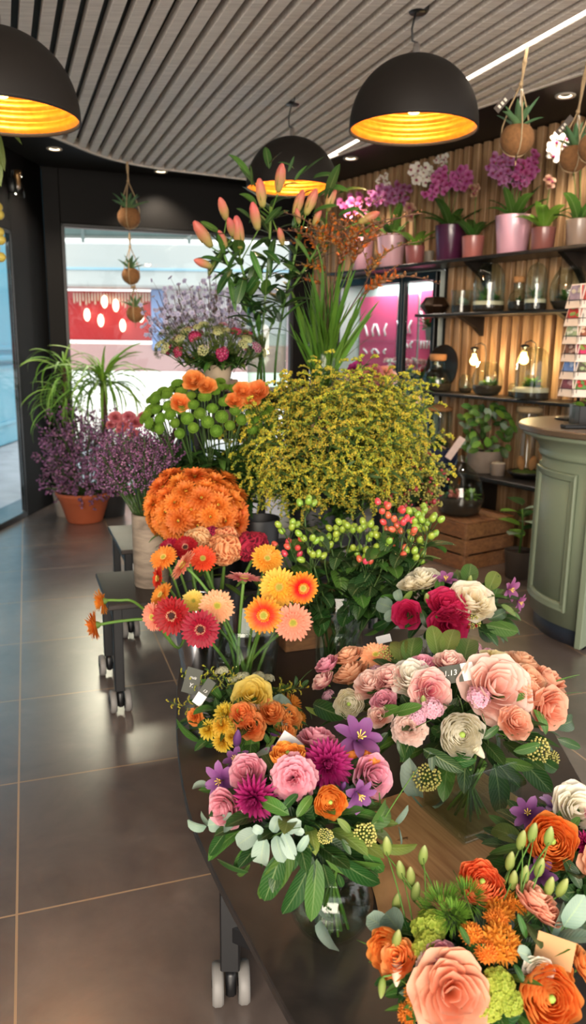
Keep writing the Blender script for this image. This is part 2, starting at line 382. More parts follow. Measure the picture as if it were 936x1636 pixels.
def ribbon(pts, z0, z1, th):                                          # upright strip along a plan curve
    P = A(pts); T = np.gradient(P, axis=0); T /= np.linalg.norm(T, axis=1)[:, None]; N = np.stack([T[:, 1], -T[:, 0]], -1)
    rows = [np.column_stack([P+N*o, np.full(len(P), z)]) for o, z in ((-th/2, z0), (th/2, z0), (th/2, z1), (-th/2, z1))]
    V = np.stack(rows, 1).reshape(-1, 3); return V, V[:, :2].copy(), grid_faces(4, len(P), True), NT
def spline(pts, n=8):
    P = [Vector((*p, 0)) for p in pts]; out = []
    for i in range(len(P)-1):
        a, b, c, d = P[max(i-1, 0)], P[i], P[i+1], P[min(i+2, len(P)-1)]
        for j in range(n):
            t = j/n; q = .5*((2*b)+(c-a)*t+(2*a-5*b+4*c-d)*t*t+(3*b-a-3*c+d)*t**3); out.append((q.x, q.y))
    return out+[pts[-1]]
struct('trim_1', Geo().add(ribbon(spline(EDGE[:13]), 2.648, 2.704, .022)), M_['ceilslat'], smooth=False)
struct('trim_2', Geo().add(ribbon(EDGE[13:20], 2.648, 2.704, .018)), M_['ceilslat'], smooth=False)
# ---------------------------------------------------------------- lights in the ceiling
M_['led'] = emit('led_white', '#fff3df', 9.); M_['bulb'] = emit('warm_bulb', '#ffc46a', 14.); M_['dlens'] = emit('spot_lens', '#ffe6bf', 5.)
a, b = SN*LED+SD*1.0, SN*LED+SD*5.72; c = (a+b)/2
Mx = Matrix(((SD.x, SN.x, 0, c.x), (SD.y, SN.y, 0, c.y), (0, 0, 1, 2.672), (0, 0, 0, 1)))
t = thing('led_strip_light', 'long straight white light strip let into the wooden slat ceiling', 'ceiling light', (c.x, c.y, 2.672))
part('housing', Geo().add(box((b-a).length, .05, .03, .002), Mx @ tr(0, 0, .017)), M_['soffit'], t, smooth=False)
part('diffuser', Geo().add(box((b-a).length, .034, .01, .002), Mx), M_['led'], t, smooth=False)
def downlight(u, v, label):
    p = on_floor(u, v, 2.703); t = thing('recessed_spotlight', label, 'ceiling light', p, 0, 'recessed spotlights in the dark soffit')
    part('trim_ring', Geo().add(lathe([(.036, .0), (.037, -.004), (.052, -.006), (.056, -.001), (.056, .002)], 28)), M_['trimw'], t, tr(p))
    part('lens', Geo().add(lathe([(.001, .004), (.02, .003), (.036, .0)], 24)), M_['dlens'], t, tr(p))
    l = bpy.data.lights.new('spot', 'SPOT'); l.energy = 45; l.color = (1, .86, .68); l.spot_size = 2.0; l.spot_blend = .6; l.shadow_soft_size = .04
    o = bpy.data.objects.new('spot', l); COL.objects.link(o); o.location = p-Vector((0, 0, .02)); return t
M_['trimw'] = plain('spot_trim', '#d9cdbd', .4)
downlight(903, 153, 'round recessed spotlight above the upper right coconut planter'); downlight(560, 253, 'round recessed spotlight between the two right pendant lamps')
downlight(87, 238, 'round recessed spotlight just below the left pendant lamp'); downlight(257, 274, 'round recessed spotlight above the shop window')
# pendant lamps
M_['shadeout'] = plain('lamp_black', '#1e1a17', .6, 0, 0, 200, .12, .08, .25); 
k = NT_('lamp_gold'); nz = k.noise(40, 2); M_['gold'] = k.bsdf(k.ramp(nz, [(.3, '#d9791a'), (.7, '#e8902c')]), .36, .6)
def pendant(c, R, ztop, label, canopy):
    t = thing('pendant_lamp', label, 'pendant lamp', c, 0, 'black dome pendant lamps'); Hh = R*1.02; n = 20
    pr = [(R*math.sin(i/n*PI/2)+.001, Hh*math.cos(i/n*PI/2)) for i in range(n+1)]; T0 = tr(c)
    part('lamp_shade', Geo().add(lathe(pr+[(R*1.008, -.012), (R*.985, -.012), (R*.982, 0)], 56)), M_['shadeout'], t, T0)
    pi = []
    for i in range(89):
        a = (1-i/88)*PI/2; rr = R*.978*(1-.035*abs(math.sin(i/88*PI*11))); pi.append((rr*math.sin(a)+.001, (rr/R)*Hh*math.cos(a)))
    part('shade_lining', Geo().add(lathe(pi, 56)), M_['gold'], t, T0, label='ribbed gold lining of the shade')
    part('bulb', Geo().add(lathe([(.001, .05), (.02, .054), (.034, .07), (.04, .092), (.034, .115), (.018, .14), (.014, .16)], 20)), M_['bulb'], t, T0, label='glowing warm bulb')
    part('socket', Geo().add(lathe([(.013, .155), (.022, .16), (.024, .2), (.012, .21), (.012, Hh)], 16)), M_['blackmetal'], t, T0)
    part('cord_grip', Geo().add(lathe([(.014, Hh-.004), (.014, Hh+.04), (.008, Hh+.05), (.003, Hh+.052)], 16)), M_['chrome'], t, T0, label='chrome cord grip')
    x = .018
    part('cord', Geo().add(tube([c+Vector((0, 0, Hh+.048)), c+Vector((-x, 0, Hh+.055)), c+Vector((-x*1.2, 0, Hh+.10)), c+Vector((-x*.3, 0, Hh+.17)), Vector((c.x, c.y, 2.66)), Vector((c.x, c.y, 2.70))], .0042, 8)), M_['blackmetal'], t)
    if canopy: part('ceiling_canopy', Geo().add(lathe([(.001, -.05), (.035, -.05), (.042, -.04), (.042, .0)], 24)), M_['blackmetal'], t, tr(c.x, c.y, 2.70))
    l = bpy.data.lights.new('pendant_bulb', 'POINT'); l.energy = 11; l.color = (1, .70, .38); l.shadow_soft_size = .04
    o = bpy.data.objects.new('pendant_bulb', l); COL.objects.link(o); o.location = c+Vector((0, 0, .03)); return t
pendant(at(660, 204, 3.43), .262, 2.7, 'black dome pendant lamp with gold ribbed lining, in front of the light strip', True)
pendant(at(4, 182, 2.9), .262, 2.7, 'black dome pendant lamp cut by the upper left picture edge, above the glass entrance', True)
pendant(at(466, 299, 4.66), .258, 2.7, 'farthest black dome pendant lamp, half hidden behind the lily stems', True)
# wall lamp on the black wall
p = at(29, 296, 5.93); p = Vector((p.x+.0, p.y, p.z)); t = thing('wall_lamp', 'small unlit glass wall lamp on the black left wall', 'wall lamp', p)
part('glass_shade', Geo().add(lathe([(.03, .09), (.042, .08), (.045, 0), (.042, -.08), (.03, -.085)], 20)), M_['glass'], t, tr(p)); part('backplate', Geo().add(box(.05, .03, .1, .006)), M_['blackmetal'], t, tr(p-LN*.05)); part('bulb_holder', Geo().add(lathe([(.001, .1), (.026, .1), (.028, .06), (.015, .03), (.014, -.02), (.001, -.03)], 16)), plain('bronze', '#7a5a3a', .35, .8), t, tr(p))
part('arm', Geo().add(tube([p-LN*.055, p-LN*.04+Vector((0, 0, .1)), p+Vector((0, 0, .1))], .007, 8)), M_['blackmetal'], t)
# ---------------------------------------------------------------- outside
k = NT_('pavement_stone'); M_['pave'] = k.bsdf(k.ramp(k.noise(3, 6), [(.3, '#a3a3a6'), (.7, '#bcbcc0')]), .7)
struct('ground', Geo().add(flat([(-14, -6), (14, -6), (14, 22), (-14, 22)], -.06)), M_['pave'])
tq = thing('shop_building', 'white-fronted building with red shopfront across the street, seen through the shop window', 'building', (-1.5, 13, 0))
def fac(name, u0, v0, u1, v1, col, dy=0., th=.3, rough=.6):
    a, b = at(u0, v0, 13+dy), at(u1, v1, 13+dy); sx, sz = abs(b.x-a.x), abs(a.z-b.z)
    return part(name, Geo().add(box(sx, th, sz, .02)), plain('facade_'+name, col, rough, 0, 0, 3, .06), tq, tr((a.x+b.x)/2, 13+dy+th/2, (a.z+b.z)/2), smooth=False)
fac('upper_wall', -160, 150, 760, 384, '#5c6e6b', 0, .4); 
a, b = at(-160, 384, 12.7), at(760, 466, 12.7)
part('white_fascia', Geo().add(box(b.x-a.x, .7, a.z-b.z, .03)), plain('white_fascia', '#d2d1cc', .5, 0, 0, 3, .03), tq, tr((a.x+b.x)/2, 12.95, (a.z+b.z)/2), smooth=False)
part('blue_line', Geo().add(box(b.x-a.x, .02, .04, .004)), plain('blue_line', '#a9cfe0', .5), tq, tr((a.x+b.x)/2, 12.59, a.z*.4+b.z*.6), smooth=False)
for u in (132, 302, 470):
    p = at(u, 360, 13); part('wall_joint', Geo().add(box(.05, .03, .8, .004)), plain('joint', '#6d7a78', .7), tq, tr(p.x, 12.985, p.z), smooth=False)
fac('shopfront', -60, 462, 256, 545, '#c22a2c', .05); fac('pier', 240, 462, 262, 560, '#8fa6d8', -.02); fac('side_shopfront', 262, 462, 760, 575, '#d6cccf', .05); fac('stall_riser', -160, 545, 760, 600, '#d3a6a2', .02)
for i in range(26):                                                   # strings of small lights hanging in the red shopfront
    p = at(118+i*4.8, 468, 12.98); L = .12+.12*rng.random()
    part('light_string', Geo().add(tube([p, p-Vector((0, 0, L))], .012, 5)), M_.setdefault('icicle', plain('icicle', '#e8d2b8', .5)), tq)
for u, v in ((167, 482), (185, 488), (139, 503), (161, 512), (196, 520), (225, 505)):
    p = at(u, v, 12.9); part('hanging_bulb', Geo().add(BALL[2], sc(.05, .05, .10)), M_.setdefault('outbulb', emit('shop_bulb', '#fff2d0', 3.)), tq, tr(p))
tq2 = thing('blue_house', 'light blue panelled shopfront across the lane, seen through the entrance glass', 'building', (-3.9, 5, 0))
M_['lblue'] = plain('light_blue_paint', '#5da3bb', .5, 0, 0, 4, .05)
part('wall', Geo().add(box(.3, 16, 5.5, .02)), M_['lblue'], tq2, tr(-4.1, 3.5, 2.7), smooth=False)
for yy in np.arange(-3, 11, 1.5):
    for z0, z1 in ((.25, 1.0), (1.25, 2.9)):
        g = Geo()
        for (cy, cz, sy, sz) in ((yy, z0, 1.1, .06), (yy, z1, 1.1, .06), (yy-.55, (z0+z1)/2, .06, z1-z0), (yy+.55, (z0+z1)/2, .06, z1-z0)): g.add(box(.05, sy, sz, .01), tr(-3.935, cy, cz))
        part('panel_moulding', g, M_['lblue'], tq2, smooth=False)
part('ledge', Geo().add(box(.12, 16, .08, .02)), M_['lblue'], tq2, tr(-3.9, 3.5, 1.12), smooth=False)
# ================================================================ greenery and flower stock meshes
def leafmat(key, a, b, rough=.45, veins=.22, transl=.18, var=.2): M_[key] = grad(key, [(0, a), (.5, b), (1, b)], rough, var, transl, .015, veins, .4); return M_[key]
leafmat('leaf_mid', '#375c20', '#466f2a'); leafmat('leaf_dark', '#203e18', '#2a4f20', .35); leafmat('leaf_light', '#7ba63a', '#6f9c36'); leafmat('leaf_olive', '#56702e', '#6d8038')
leafmat('leaf_deep', '#1f3a1c', '#2a4a24', .4, .3); leafmat('leaf_grey', '#6f8a78', '#8fa593', .55, .25); leafmat('leaf_pale', '#7d9586', '#98ab9c', .55, .2)
M_['stem'] = grad('stem', [(0, '#4c6b2a'), (1, '#62883a')], .5, .15, .05); M_['stem_dark'] = grad('stem_dark', [(0, '#33491f'), (1, '#3f5a28')], .5, .15, .0); M_['stem_brown'] = plain('stem_brown', '#4a3424', .7)
M_['soil'] = plain('soil', '#2e2119', .95, 0, 0, 60, .5, .6); M_['moss'] = plain('moss', '#4c5f25', .95, 0, 0, 60, .5, .6); M_['sand'] = plain('sand', '#d8ccb2', .9, 0, 0, 90, .2)
M_['coir'] = plain('coconut_husk', '#8a5f38', .9, 0, 0, 60, .45, .6); M_['rope'] = plain('jute_rope', '#b39873', .85, 0, 0, 120, .25, .3)
M_['shelf'] = plain('black_shelf', '#1a1716', .38, 0, 0, 20, .15)
def R_(a, b): return rng.uniform(a, b)
def rosette(n, L0, L1, W, el0, el1, bend, a=.45, b=.6, fold=.25, nx=3, ny=7, r0=.0, z0=0., jit=.2, tw=0.):
    g = Geo()
    for i in range(n):
        f = i/max(n-1, 1); L = L0+(L1-L0)*R_(0, 1); el = el0+(el1-el0)*f+R_(-jit, jit)
        g.add(blade(L, W*R_(.8, 1.15), bend*R_(.7, 1.3), el, fold, a, b, ny, nx, tw=R_(-tw, tw)), rz(i*2.4+R_(-.3, .3)) @ tr(0, r0, z0))
    return g
def pot_prof(r0, r1, h, rim=.004, t=.004, lip=0.):
    p = [(.001, 0), (r0*.96, 0), (r0, h*.02)]
    if lip: p += [(r1*.97, h-lip), (r1+rim, h-lip*.95), (r1+rim, h-.003)]
    else: p += [(r1, h-.004)]
    return p+[(r1, h), (r1-t, h), (r1-t*1.4, h*.88)]
def petal_set(n, L, W, el, bend, a=.5, b=.4, off=0., cup=.1, fold=0., ny=5, nx=3, r0=0., wav=0., jit=.05, z0=0.):
    g = Geo()
    for i in range(n): g.add(blade(L*R_(.94, 1.06), W, bend+R_(-jit, jit), el+R_(-jit, jit), fold, a, b, ny, nx, cup, wav, R_(0, 6)), rz(i/n*2*PI+off) @ tr(0, r0, z0))
    return g
# ================================================================ shelves on the slat wall
def shelf_plate(s0, s1, z, depth, th, label):
    n = thing('display_shelf', label, 'shelf', sw(s0, -depth)+Vector((0, 0, z)), 0, 'black shelves on the slat wall')
    a, b = sw(s0, -depth), sw(s1, -depth); c = (a+b)/2+WN*(depth/2)
    Mx = Matrix(((WD.x, WN.x, 0, c.x), (WD.y, WN.y, 0, c.y), (0, 0, 1, z-th/2), (0, 0, 0, 1)))
    part('board', Geo().add(box(abs(s1-s0), depth, th, .004), Mx), M_['shelf'], n, smooth=False)
    return n
def bracket(n, s, z, depth, h):                                        # solid black triangular bracket
    P = [(0, 0), (-depth*.92, 0), (-depth*.3, -h*.55), (0, -h)]; t = .02
    V = [(WN.x*x+WD.x*o, WN.y*x+WD.y*o, y) for o in (-t, t) for x, y in P]; V = A(V)+A([*sw(s)[:2], z])
    Q = A([[0, 1, 5, 4], [1, 2, 6, 5], [2, 3, 7, 6], [3, 0, 4, 7], [3, 2, 1, 0], [4, 5, 6, 7]])
    part('bracket', (V, V[:, :2].copy(), Q, NT), M_['shelf'], n, smooth=False)
DEP = .28
s1a = thing; Z1, Z2, Z3, Z4 = 1.925, 1.572, 1.030, .52
n = shelf_plate(-1.6, s_of(on_wall(520, 440)), Z1, DEP, .022, 'top black wall shelf carrying the row of potted orchids')
for u in (870, 720): bracket(n, s_of(on_wall(u+16, 420)), Z1-.022, .26, .17)
n = shelf_plate(-1.6, s_of(on_wall(662, 500)), Z2, DEP, .020, 'middle black wall shelf carrying tall glass jars and the dark metal bowl')
for u in (870, 712): bracket(n, s_of(on_wall(u+12, 520)), Z2-.02, .26, .13)
n = shelf_plate(-1.6, s_of(on_wall(652, 625)), Z3, DEP, .022, 'black wall shelf with the two lit filament bulbs and round terrariums')
n = shelf_plate(-1.6, s_of(on_wall(668, 760)), Z4, DEP+.1, .03, 'lowest black shelf behind the wooden crate'); 
for ss in (-1.0, -.28, s_of(on_wall(676, 760))): part('support_panel', Geo().add(box(.03, .34, .488, .003), Matrix(((WD.x, WN.x, 0, sw(ss, -.19).x), (WD.y, WN.y, 0, sw(ss, -.19).y), (0, 0, 1, .246), (0, 0, 0, 1)))), M_['shelf'], n, smooth=False)
def on_shelf(u, z, back=.11):                                           # the point at height z on the shelf, back metres behind its front edge, seen at column u
    lo, hi = 0, 1600
    for _ in range(40):
        m = (lo+hi)/2
        if on_wall(u, m, back).z > z: lo = m
        else: hi = m
    return on_wall(u, lo, back)
def wpx(p, px): return px*(p-CAM).dot(AX_F)/F_PX                        # px picture pixels, in metres at p
# ---------------------------------------------------------------- orchids
M_['orch_pink'] = grad('orchid_pink', [(0, '#a3246e'), (.35, '#c85a9d'), (1, '#d98abb')], .5, .12, .3); M_['orch_white'] = grad('orchid_white', [(0, '#e6c9a0'), (.3, '#efe6d6'), (1, '#f4efe6')], .5, .08, .3)
M_['orch_lilac'] = grad('orchid_lilac', [(0, '#7a2358'), (.4, '#b0689a'), (1, '#c489b4')], .5, .12, .3); M_['orch_brown'] = grad('orchid_brown', [(0, '#5a3526'), (.5, '#a5745c'), (1, '#cfae90')], .5, .1, .3)
M_['orch_lip'] = plain('orchid_lip', '#8e1f50', .5)
ORCH = {}
for c in ('pink', 'white', 'lilac', 'brown'):
    g = Geo().add(petal_set(3, .5, .34, .25, -.3, .55, .5, 0).patch()).add(petal_set(2, .52, .55, .3, -.2, .5, .45, PI/2).patch()); g.add(ball(.12, 1), tr(0, -.06, .1), 1); ORCH[c] = g.mesh('orchid_blossom_'+c, [M_['orch_'+c], M_['orch_lip']])
def orchid(u, v, wpix, hpix, potcol, label, sprays, leafs=7, lfL=1., shape=.8, back=.12, leafkey='leaf_mid', zz=None):
    p = on_shelf(u, Z1, back); w = wpx(p, wpix); h = wpx(p, hpix)
    t = thing('potted_orchid', label, 'potted plant', p, 0, 'potted orchids on the top shelf')
    mt = M_.setdefault('pot'+potcol, plain('pot_'+potcol[1:], potcol, .28, 0, 0, 20, .06, 0, .5, .3))
    part('pot', Geo().add(lathe(pot_prof(w*.5*shape, w*.5, h), 32)), mt, t, tr(p)); part('soil', Geo().add(disc(w*.47, h*.9)), M_['soil'], t, tr(p))
    for i in range(leafs):
        a = i*2.4; L = w*lfL*R_(.85, 1.3)
        part('leaf', Geo().add(blade(1, .26, R_(-1.2, -.5), R_(.75, 1.25), .25, .4, .5, 9, 5)), M_[leafkey], t, tr(p+Vector((0, 0, h*.88))) @ rz(a) @ tr(0, w*.06, 0) @ sc(L))
    for (col, cu, cv, ru, rv, nb, px) in sprays:                        # a flower spray: stem up to the cluster, blossoms spread over it
        c = at(cu, cv, p.y-.02); R1 = wpx(c, ru); R2 = wpx(c, rv)
        b0 = p+Vector((R_(-.01, .01), R_(-.01, .01), h*.9)); st = bez(b0, Vector((b0.x*.6+c.x*.4, b0.y, c.z)), c+Vector((R1*.7, 0, -R2*.2)), 12)
        part('flower_stem', Geo().add(tube(st, .0028, 5)), M_['stem'], t)
        for i in range(nb):
            a = i*2.4; r = math.sqrt((i+.5)/nb); q = c+Vector((math.cos(a)*r*R1, R_(-.5, .5)*R1*.8, math.sin(a)*r*R2)); s = wpx(c, px)*R_(.85, 1.15)
            part('blossom', ORCH[col], [], t, tr(q) @ basis(Vector((R_(-.5, .5), -1, R_(-.2, .5))), R_(0, 6)) @ sc(s))
    return t
orchid(578, 428, 36, 50, '#d7a3b4', 'pink orchid in the leftmost pot of the top shelf, behind the crocosmia', [('pink', 566, 330, 26, 20, 12, 15)])
orchid(624, 425, 46, 50, '#e2b3bf', 'lilac orchid in a pale pink pot, left half of the top shelf', [('lilac', 610, 312, 22, 16, 13, 14), ('lilac', 638, 308, 18, 16, 11, 14), ('white', 612, 288, 10, 14, 6, 10)], 7, 1.2)
orchid(662, 419, 31, 28, '#9c5a58', 'small pot of light green leaves with one pale flower, beside the dark purple pot', [('brown', 656, 336, 6, 9, 3, 17)], 9, 1.35, .85, .08, 'leaf_light')
orchid(717, 412, 50, 54, '#4d1f3d', 'white and pink orchid in a dark purple pot', [('white', 672, 278, 18, 16, 11, 17), ('pink', 704, 290, 15, 20, 14, 16), ('pink', 736, 285, 15, 19, 14, 16), ('white', 706, 256, 10, 7, 5, 13), ('pink', 690, 310, 12, 8, 5, 14)], 7, 1.25)
orchid(754, 408, 35, 33, '#a9665f', 'narrow-leaved plant with faded flower in a small brown pot, left of the large pink pot', [('brown', 757, 304, 8, 7, 4, 15)], 6, 1.7, .9, .08)
orchid(817, 401, 58, 58, '#d9a5b6', 'tall magenta orchid in the large pink pot under the hanging coconut', [('pink', 836, 276, 18, 20, 16, 15), ('lilac', 800, 268, 20, 24, 18, 15), ('pink', 852, 262, 8, 20, 8, 14), ('lilac', 820, 290, 22, 10, 8, 12)], 8, 1.0)
orchid(866, 394, 38, 34, '#8e5750', 'bright green leafy plant in a small brown pot, right of the large pink pot', [('brown', 879, 290, 6, 6, 3, 16)], 10, 1.5, .9, .08, 'leaf_light')
orchid(921, 389, 40, 42, '#a08878', 'white orchid in a taupe pot at the right picture edge', [('white', 893, 236, 20, 18, 9, 24), ('white', 914, 222, 12, 8, 3, 22)], 6, 1.5)
p = on_shelf(685, Z1, .2); t = thing('metal_pot', 'plain small grey pot behind the light green plant on the top shelf', 'pot', p); part('body', Geo().add(lathe(pot_prof(.03, .036, .1), 24)), plain('greypot', '#8d8479', .5), t, tr(p)); part('soil', Geo().add(disc(.032, .085)), M_['soil'], t, tr(p))
# ---------------------------------------------------------------- display fridge let into the wall
t = thing('display_fridge', 'black framed glass-door flower fridge with painted pink reflections, let into the slat wall', 'fridge', sw(.6, .3))
def wbox(s0, s1, o0, o1, z0, z1, b=.003):
    c = sw((s0+s1)/2, (o0+o1)/2); return box(abs(s1-s0), abs(o1-o0), abs(z1-z0), b), Matrix(((WD.x, WN.x, 0, c.x), (WD.y, WN.y, 0, c.y), (0, 0, 1, (z0+z1)/2), (0, 0, 0, 1)))
fm = s_of(on_wall(640, 520, .26)); ZF = 1.86
gm = plain('fridge_lining', '#b9c2bd', .5)
g = Geo(); g.add(*wbox(f0, f1, .02, .26, .0, .04)); g.add(*wbox(f0, f1, .02, .26, ZF, ZF+.04)); g.add(*wbox(f0-.0, f0+.03, .02, .26, .04, ZF)); g.add(*wbox(f1-.03, f1, .02, .26, .04, ZF)); g.add(*wbox(f0, f1, .24, .26, .04, ZF))
part('cabinet', g, gm, t, smooth=False)
for a, b in ((f0, fm-.0), (fm+.0, f1)):
    g = Geo(); w_ = .034
    for s0, s1, z0, z1 in ((a, a+w_, .02, ZF+.03), (b-w_, b, .02, ZF+.03), (a, b, .02, .1), (a, b, ZF-.03, ZF+.03)): g.add(*wbox(s0, s1, -.025, .02, z0, z1))
    d = part('door', g, M_['blackmetal'], t, smooth=False); part('glass', Geo().add(*wbox(a+w_, b-w_, -.004, .002, .1, ZF-.03, .001)), M_['winglass'], d, smooth=False)
    part('handle', Geo().add(tube([sw(b-.017 if a == f0 else a+.017, -.05)+Vector((0, 0, z)) for z in (.8, .82, 1.08, 1.1)], .008, 8)), M_['chrome'], d)
for z in (.55, .98, 1.38): part('glass_shelf', Geo().add(*wbox(f0+.04, f1-.04, .05, .22, z, z+.012, .002)), M_['glass'], t, smooth=False)
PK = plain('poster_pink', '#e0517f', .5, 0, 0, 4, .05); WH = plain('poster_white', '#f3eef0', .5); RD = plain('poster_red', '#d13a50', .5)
def poster(s0, s1, z0, z1, label, marks):  # street reflection of the glass doors, painted as pink panels at the cabinet back
    c = sw((s0+s1)/2, .225); q = thing('poster', label, 'poster', c+Vector((0, 0, (z0+z1)/2)), 0, 'painted pink reflections in the flower fridge')
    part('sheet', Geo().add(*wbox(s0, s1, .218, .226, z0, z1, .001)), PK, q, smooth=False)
    for (a, b, zc, hh, sl, mt) in marks:                                 # slanting strokes for the reflected lettering, too blurred to read
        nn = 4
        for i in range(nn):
            s = s1-(s1-s0)*(a+(b-a)*i/(nn-1)); pts = [sw(s-(.02*sl), .212)+Vector((0, 0, zc-hh/2)), sw(s, .212)+Vector((0, 0, zc)), sw(s-(.03*sl)*(1 if i % 2 else -1), .212)+Vector((0, 0, zc+hh/2))]; part('reflected_stroke', Geo().add(tube(pts, .009, 6)), mt, q)
poster(f0+.06, f0+.21, 1.3, 1.78, 'narrow painted pink poster at the right end of the fridge', [(.2, .8, 1.56, .13, 1, WH)])
poster(f0+.24, f0+.42, 1.16, 1.78, 'painted pink poster with slanted white marks behind the fridge door post', [(.25, .8, 1.56, .13, 1, WH), (.2, .8, 1.36, .06, 0, WH)])
poster(f0+.45, f0+.67, 1.1, 1.76, 'painted pink poster with white and red marks in the middle of the fridge', [(.1, .6, 1.5, .1, 1, WH), (.15, .7, 1.36, .05, 1, WH), (.2, .8, 1.2, .04, 0, RD)])
poster(f0+.70, f1-.06, 1.15, 1.76, 'painted pink poster at the left end of the fridge, next to the crocosmia', [(.2, .7, 1.48, .1, 1, WH), (.2, .7, 1.3, .04, 1, WH)])
def carn_petals(n, R): 
    g = Geo()
    for i in range(n):
        f = i/n; g.add(blade(R*(.75+.3*f), R*.6, -.5, 1.45-1.25*f+R_(-.15, .15), .0, .8, .12, 4, 5, .0, .22, R_(0, 6)), rz(i*2.4))
    return g
FB = {'red': grad('fridge_red', [(0, '#8e1f24'), (1, '#cf3b3f')], .5), 'white': grad('fridge_white', [(0, '#d9d2c0'), (1, '#f0ece2')], .5), 'pinkish': grad('fridge_pink', [(0, '#c77f86'), (1, '#e7b3b0')], .5)}
CM = {k_: carn_petals(18, 1).mesh('fridge_blossom_'+k_, [m_]) for k_, m_ in FB.items()}
def fridge_bunch(s, z, cols, label, nb=7):
    p = sw(s, .13)+Vector((0, 0, z)); q = thing('flower_bunch', label, 'flowers', p, 0, 'bunches in the flower fridge')
    part('vase', Geo().add(lathe(pot_prof(.03, .04, .1), 18)), M_.setdefault('greyvase', plain('grey_vase', '#8c8f8d', .4)), q, tr(p))
    part('foliage', rosette(14, .09, .14, .05, .1, 1.3, -.5), M_['leaf_mid'], q, tr(p+Vector((0, 0, .09))))
    for i in range(nb):
        a = i*2.4; r = .075*math.sqrt((i+.5)/nb); part('blossom', CM[cols[i % len(cols)]], [], q, tr(p+Vector((r*math.cos(a), r*math.sin(a), .19+.05*math.cos(i*1.7)))) @ basis((math.cos(a)*.5, math.sin(a)*.5-.3, 1)) @ sc(.035))
fridge_bunch(f0+.2, 1.392, ['red', 'white'], 'red and white bunch on the upper glass shelf of the fridge'); fridge_bunch(f0+.22, .992, ['red', 'pinkish', 'white'], 'red and pale pink bunch on the lower glass shelf of the fridge', 9)
fridge_bunch(f0+.4, .992, ['white', 'pinkish'], 'white and blush bunch behind the wide fridge door', 9); fridge_bunch(f0+.62, .992, ['pinkish', 'white'], 'blush bunch in the fridge nearest the crocosmia leaves', 9); fridge_bunch(f0+.15, .562, ['white'], 'white flowers low in the fridge, beside the cork-topped jar', 6)
l = bpy.data.lights.new('fridge_light', 'AREA'); l.shape = 'RECTANGLE'; l.size = .7; l.size_y = .2; l.energy = 5; l.color = (.95, 1, .98); o = bpy.data.objects.new('fridge_light', l); COL.objects.link(o); o.matrix_basis = tr(sw((f0+f1)/2, .12)+Vector((0, 0, ZF-.01))) @ rz(math.atan2(WD.y, WD.x))
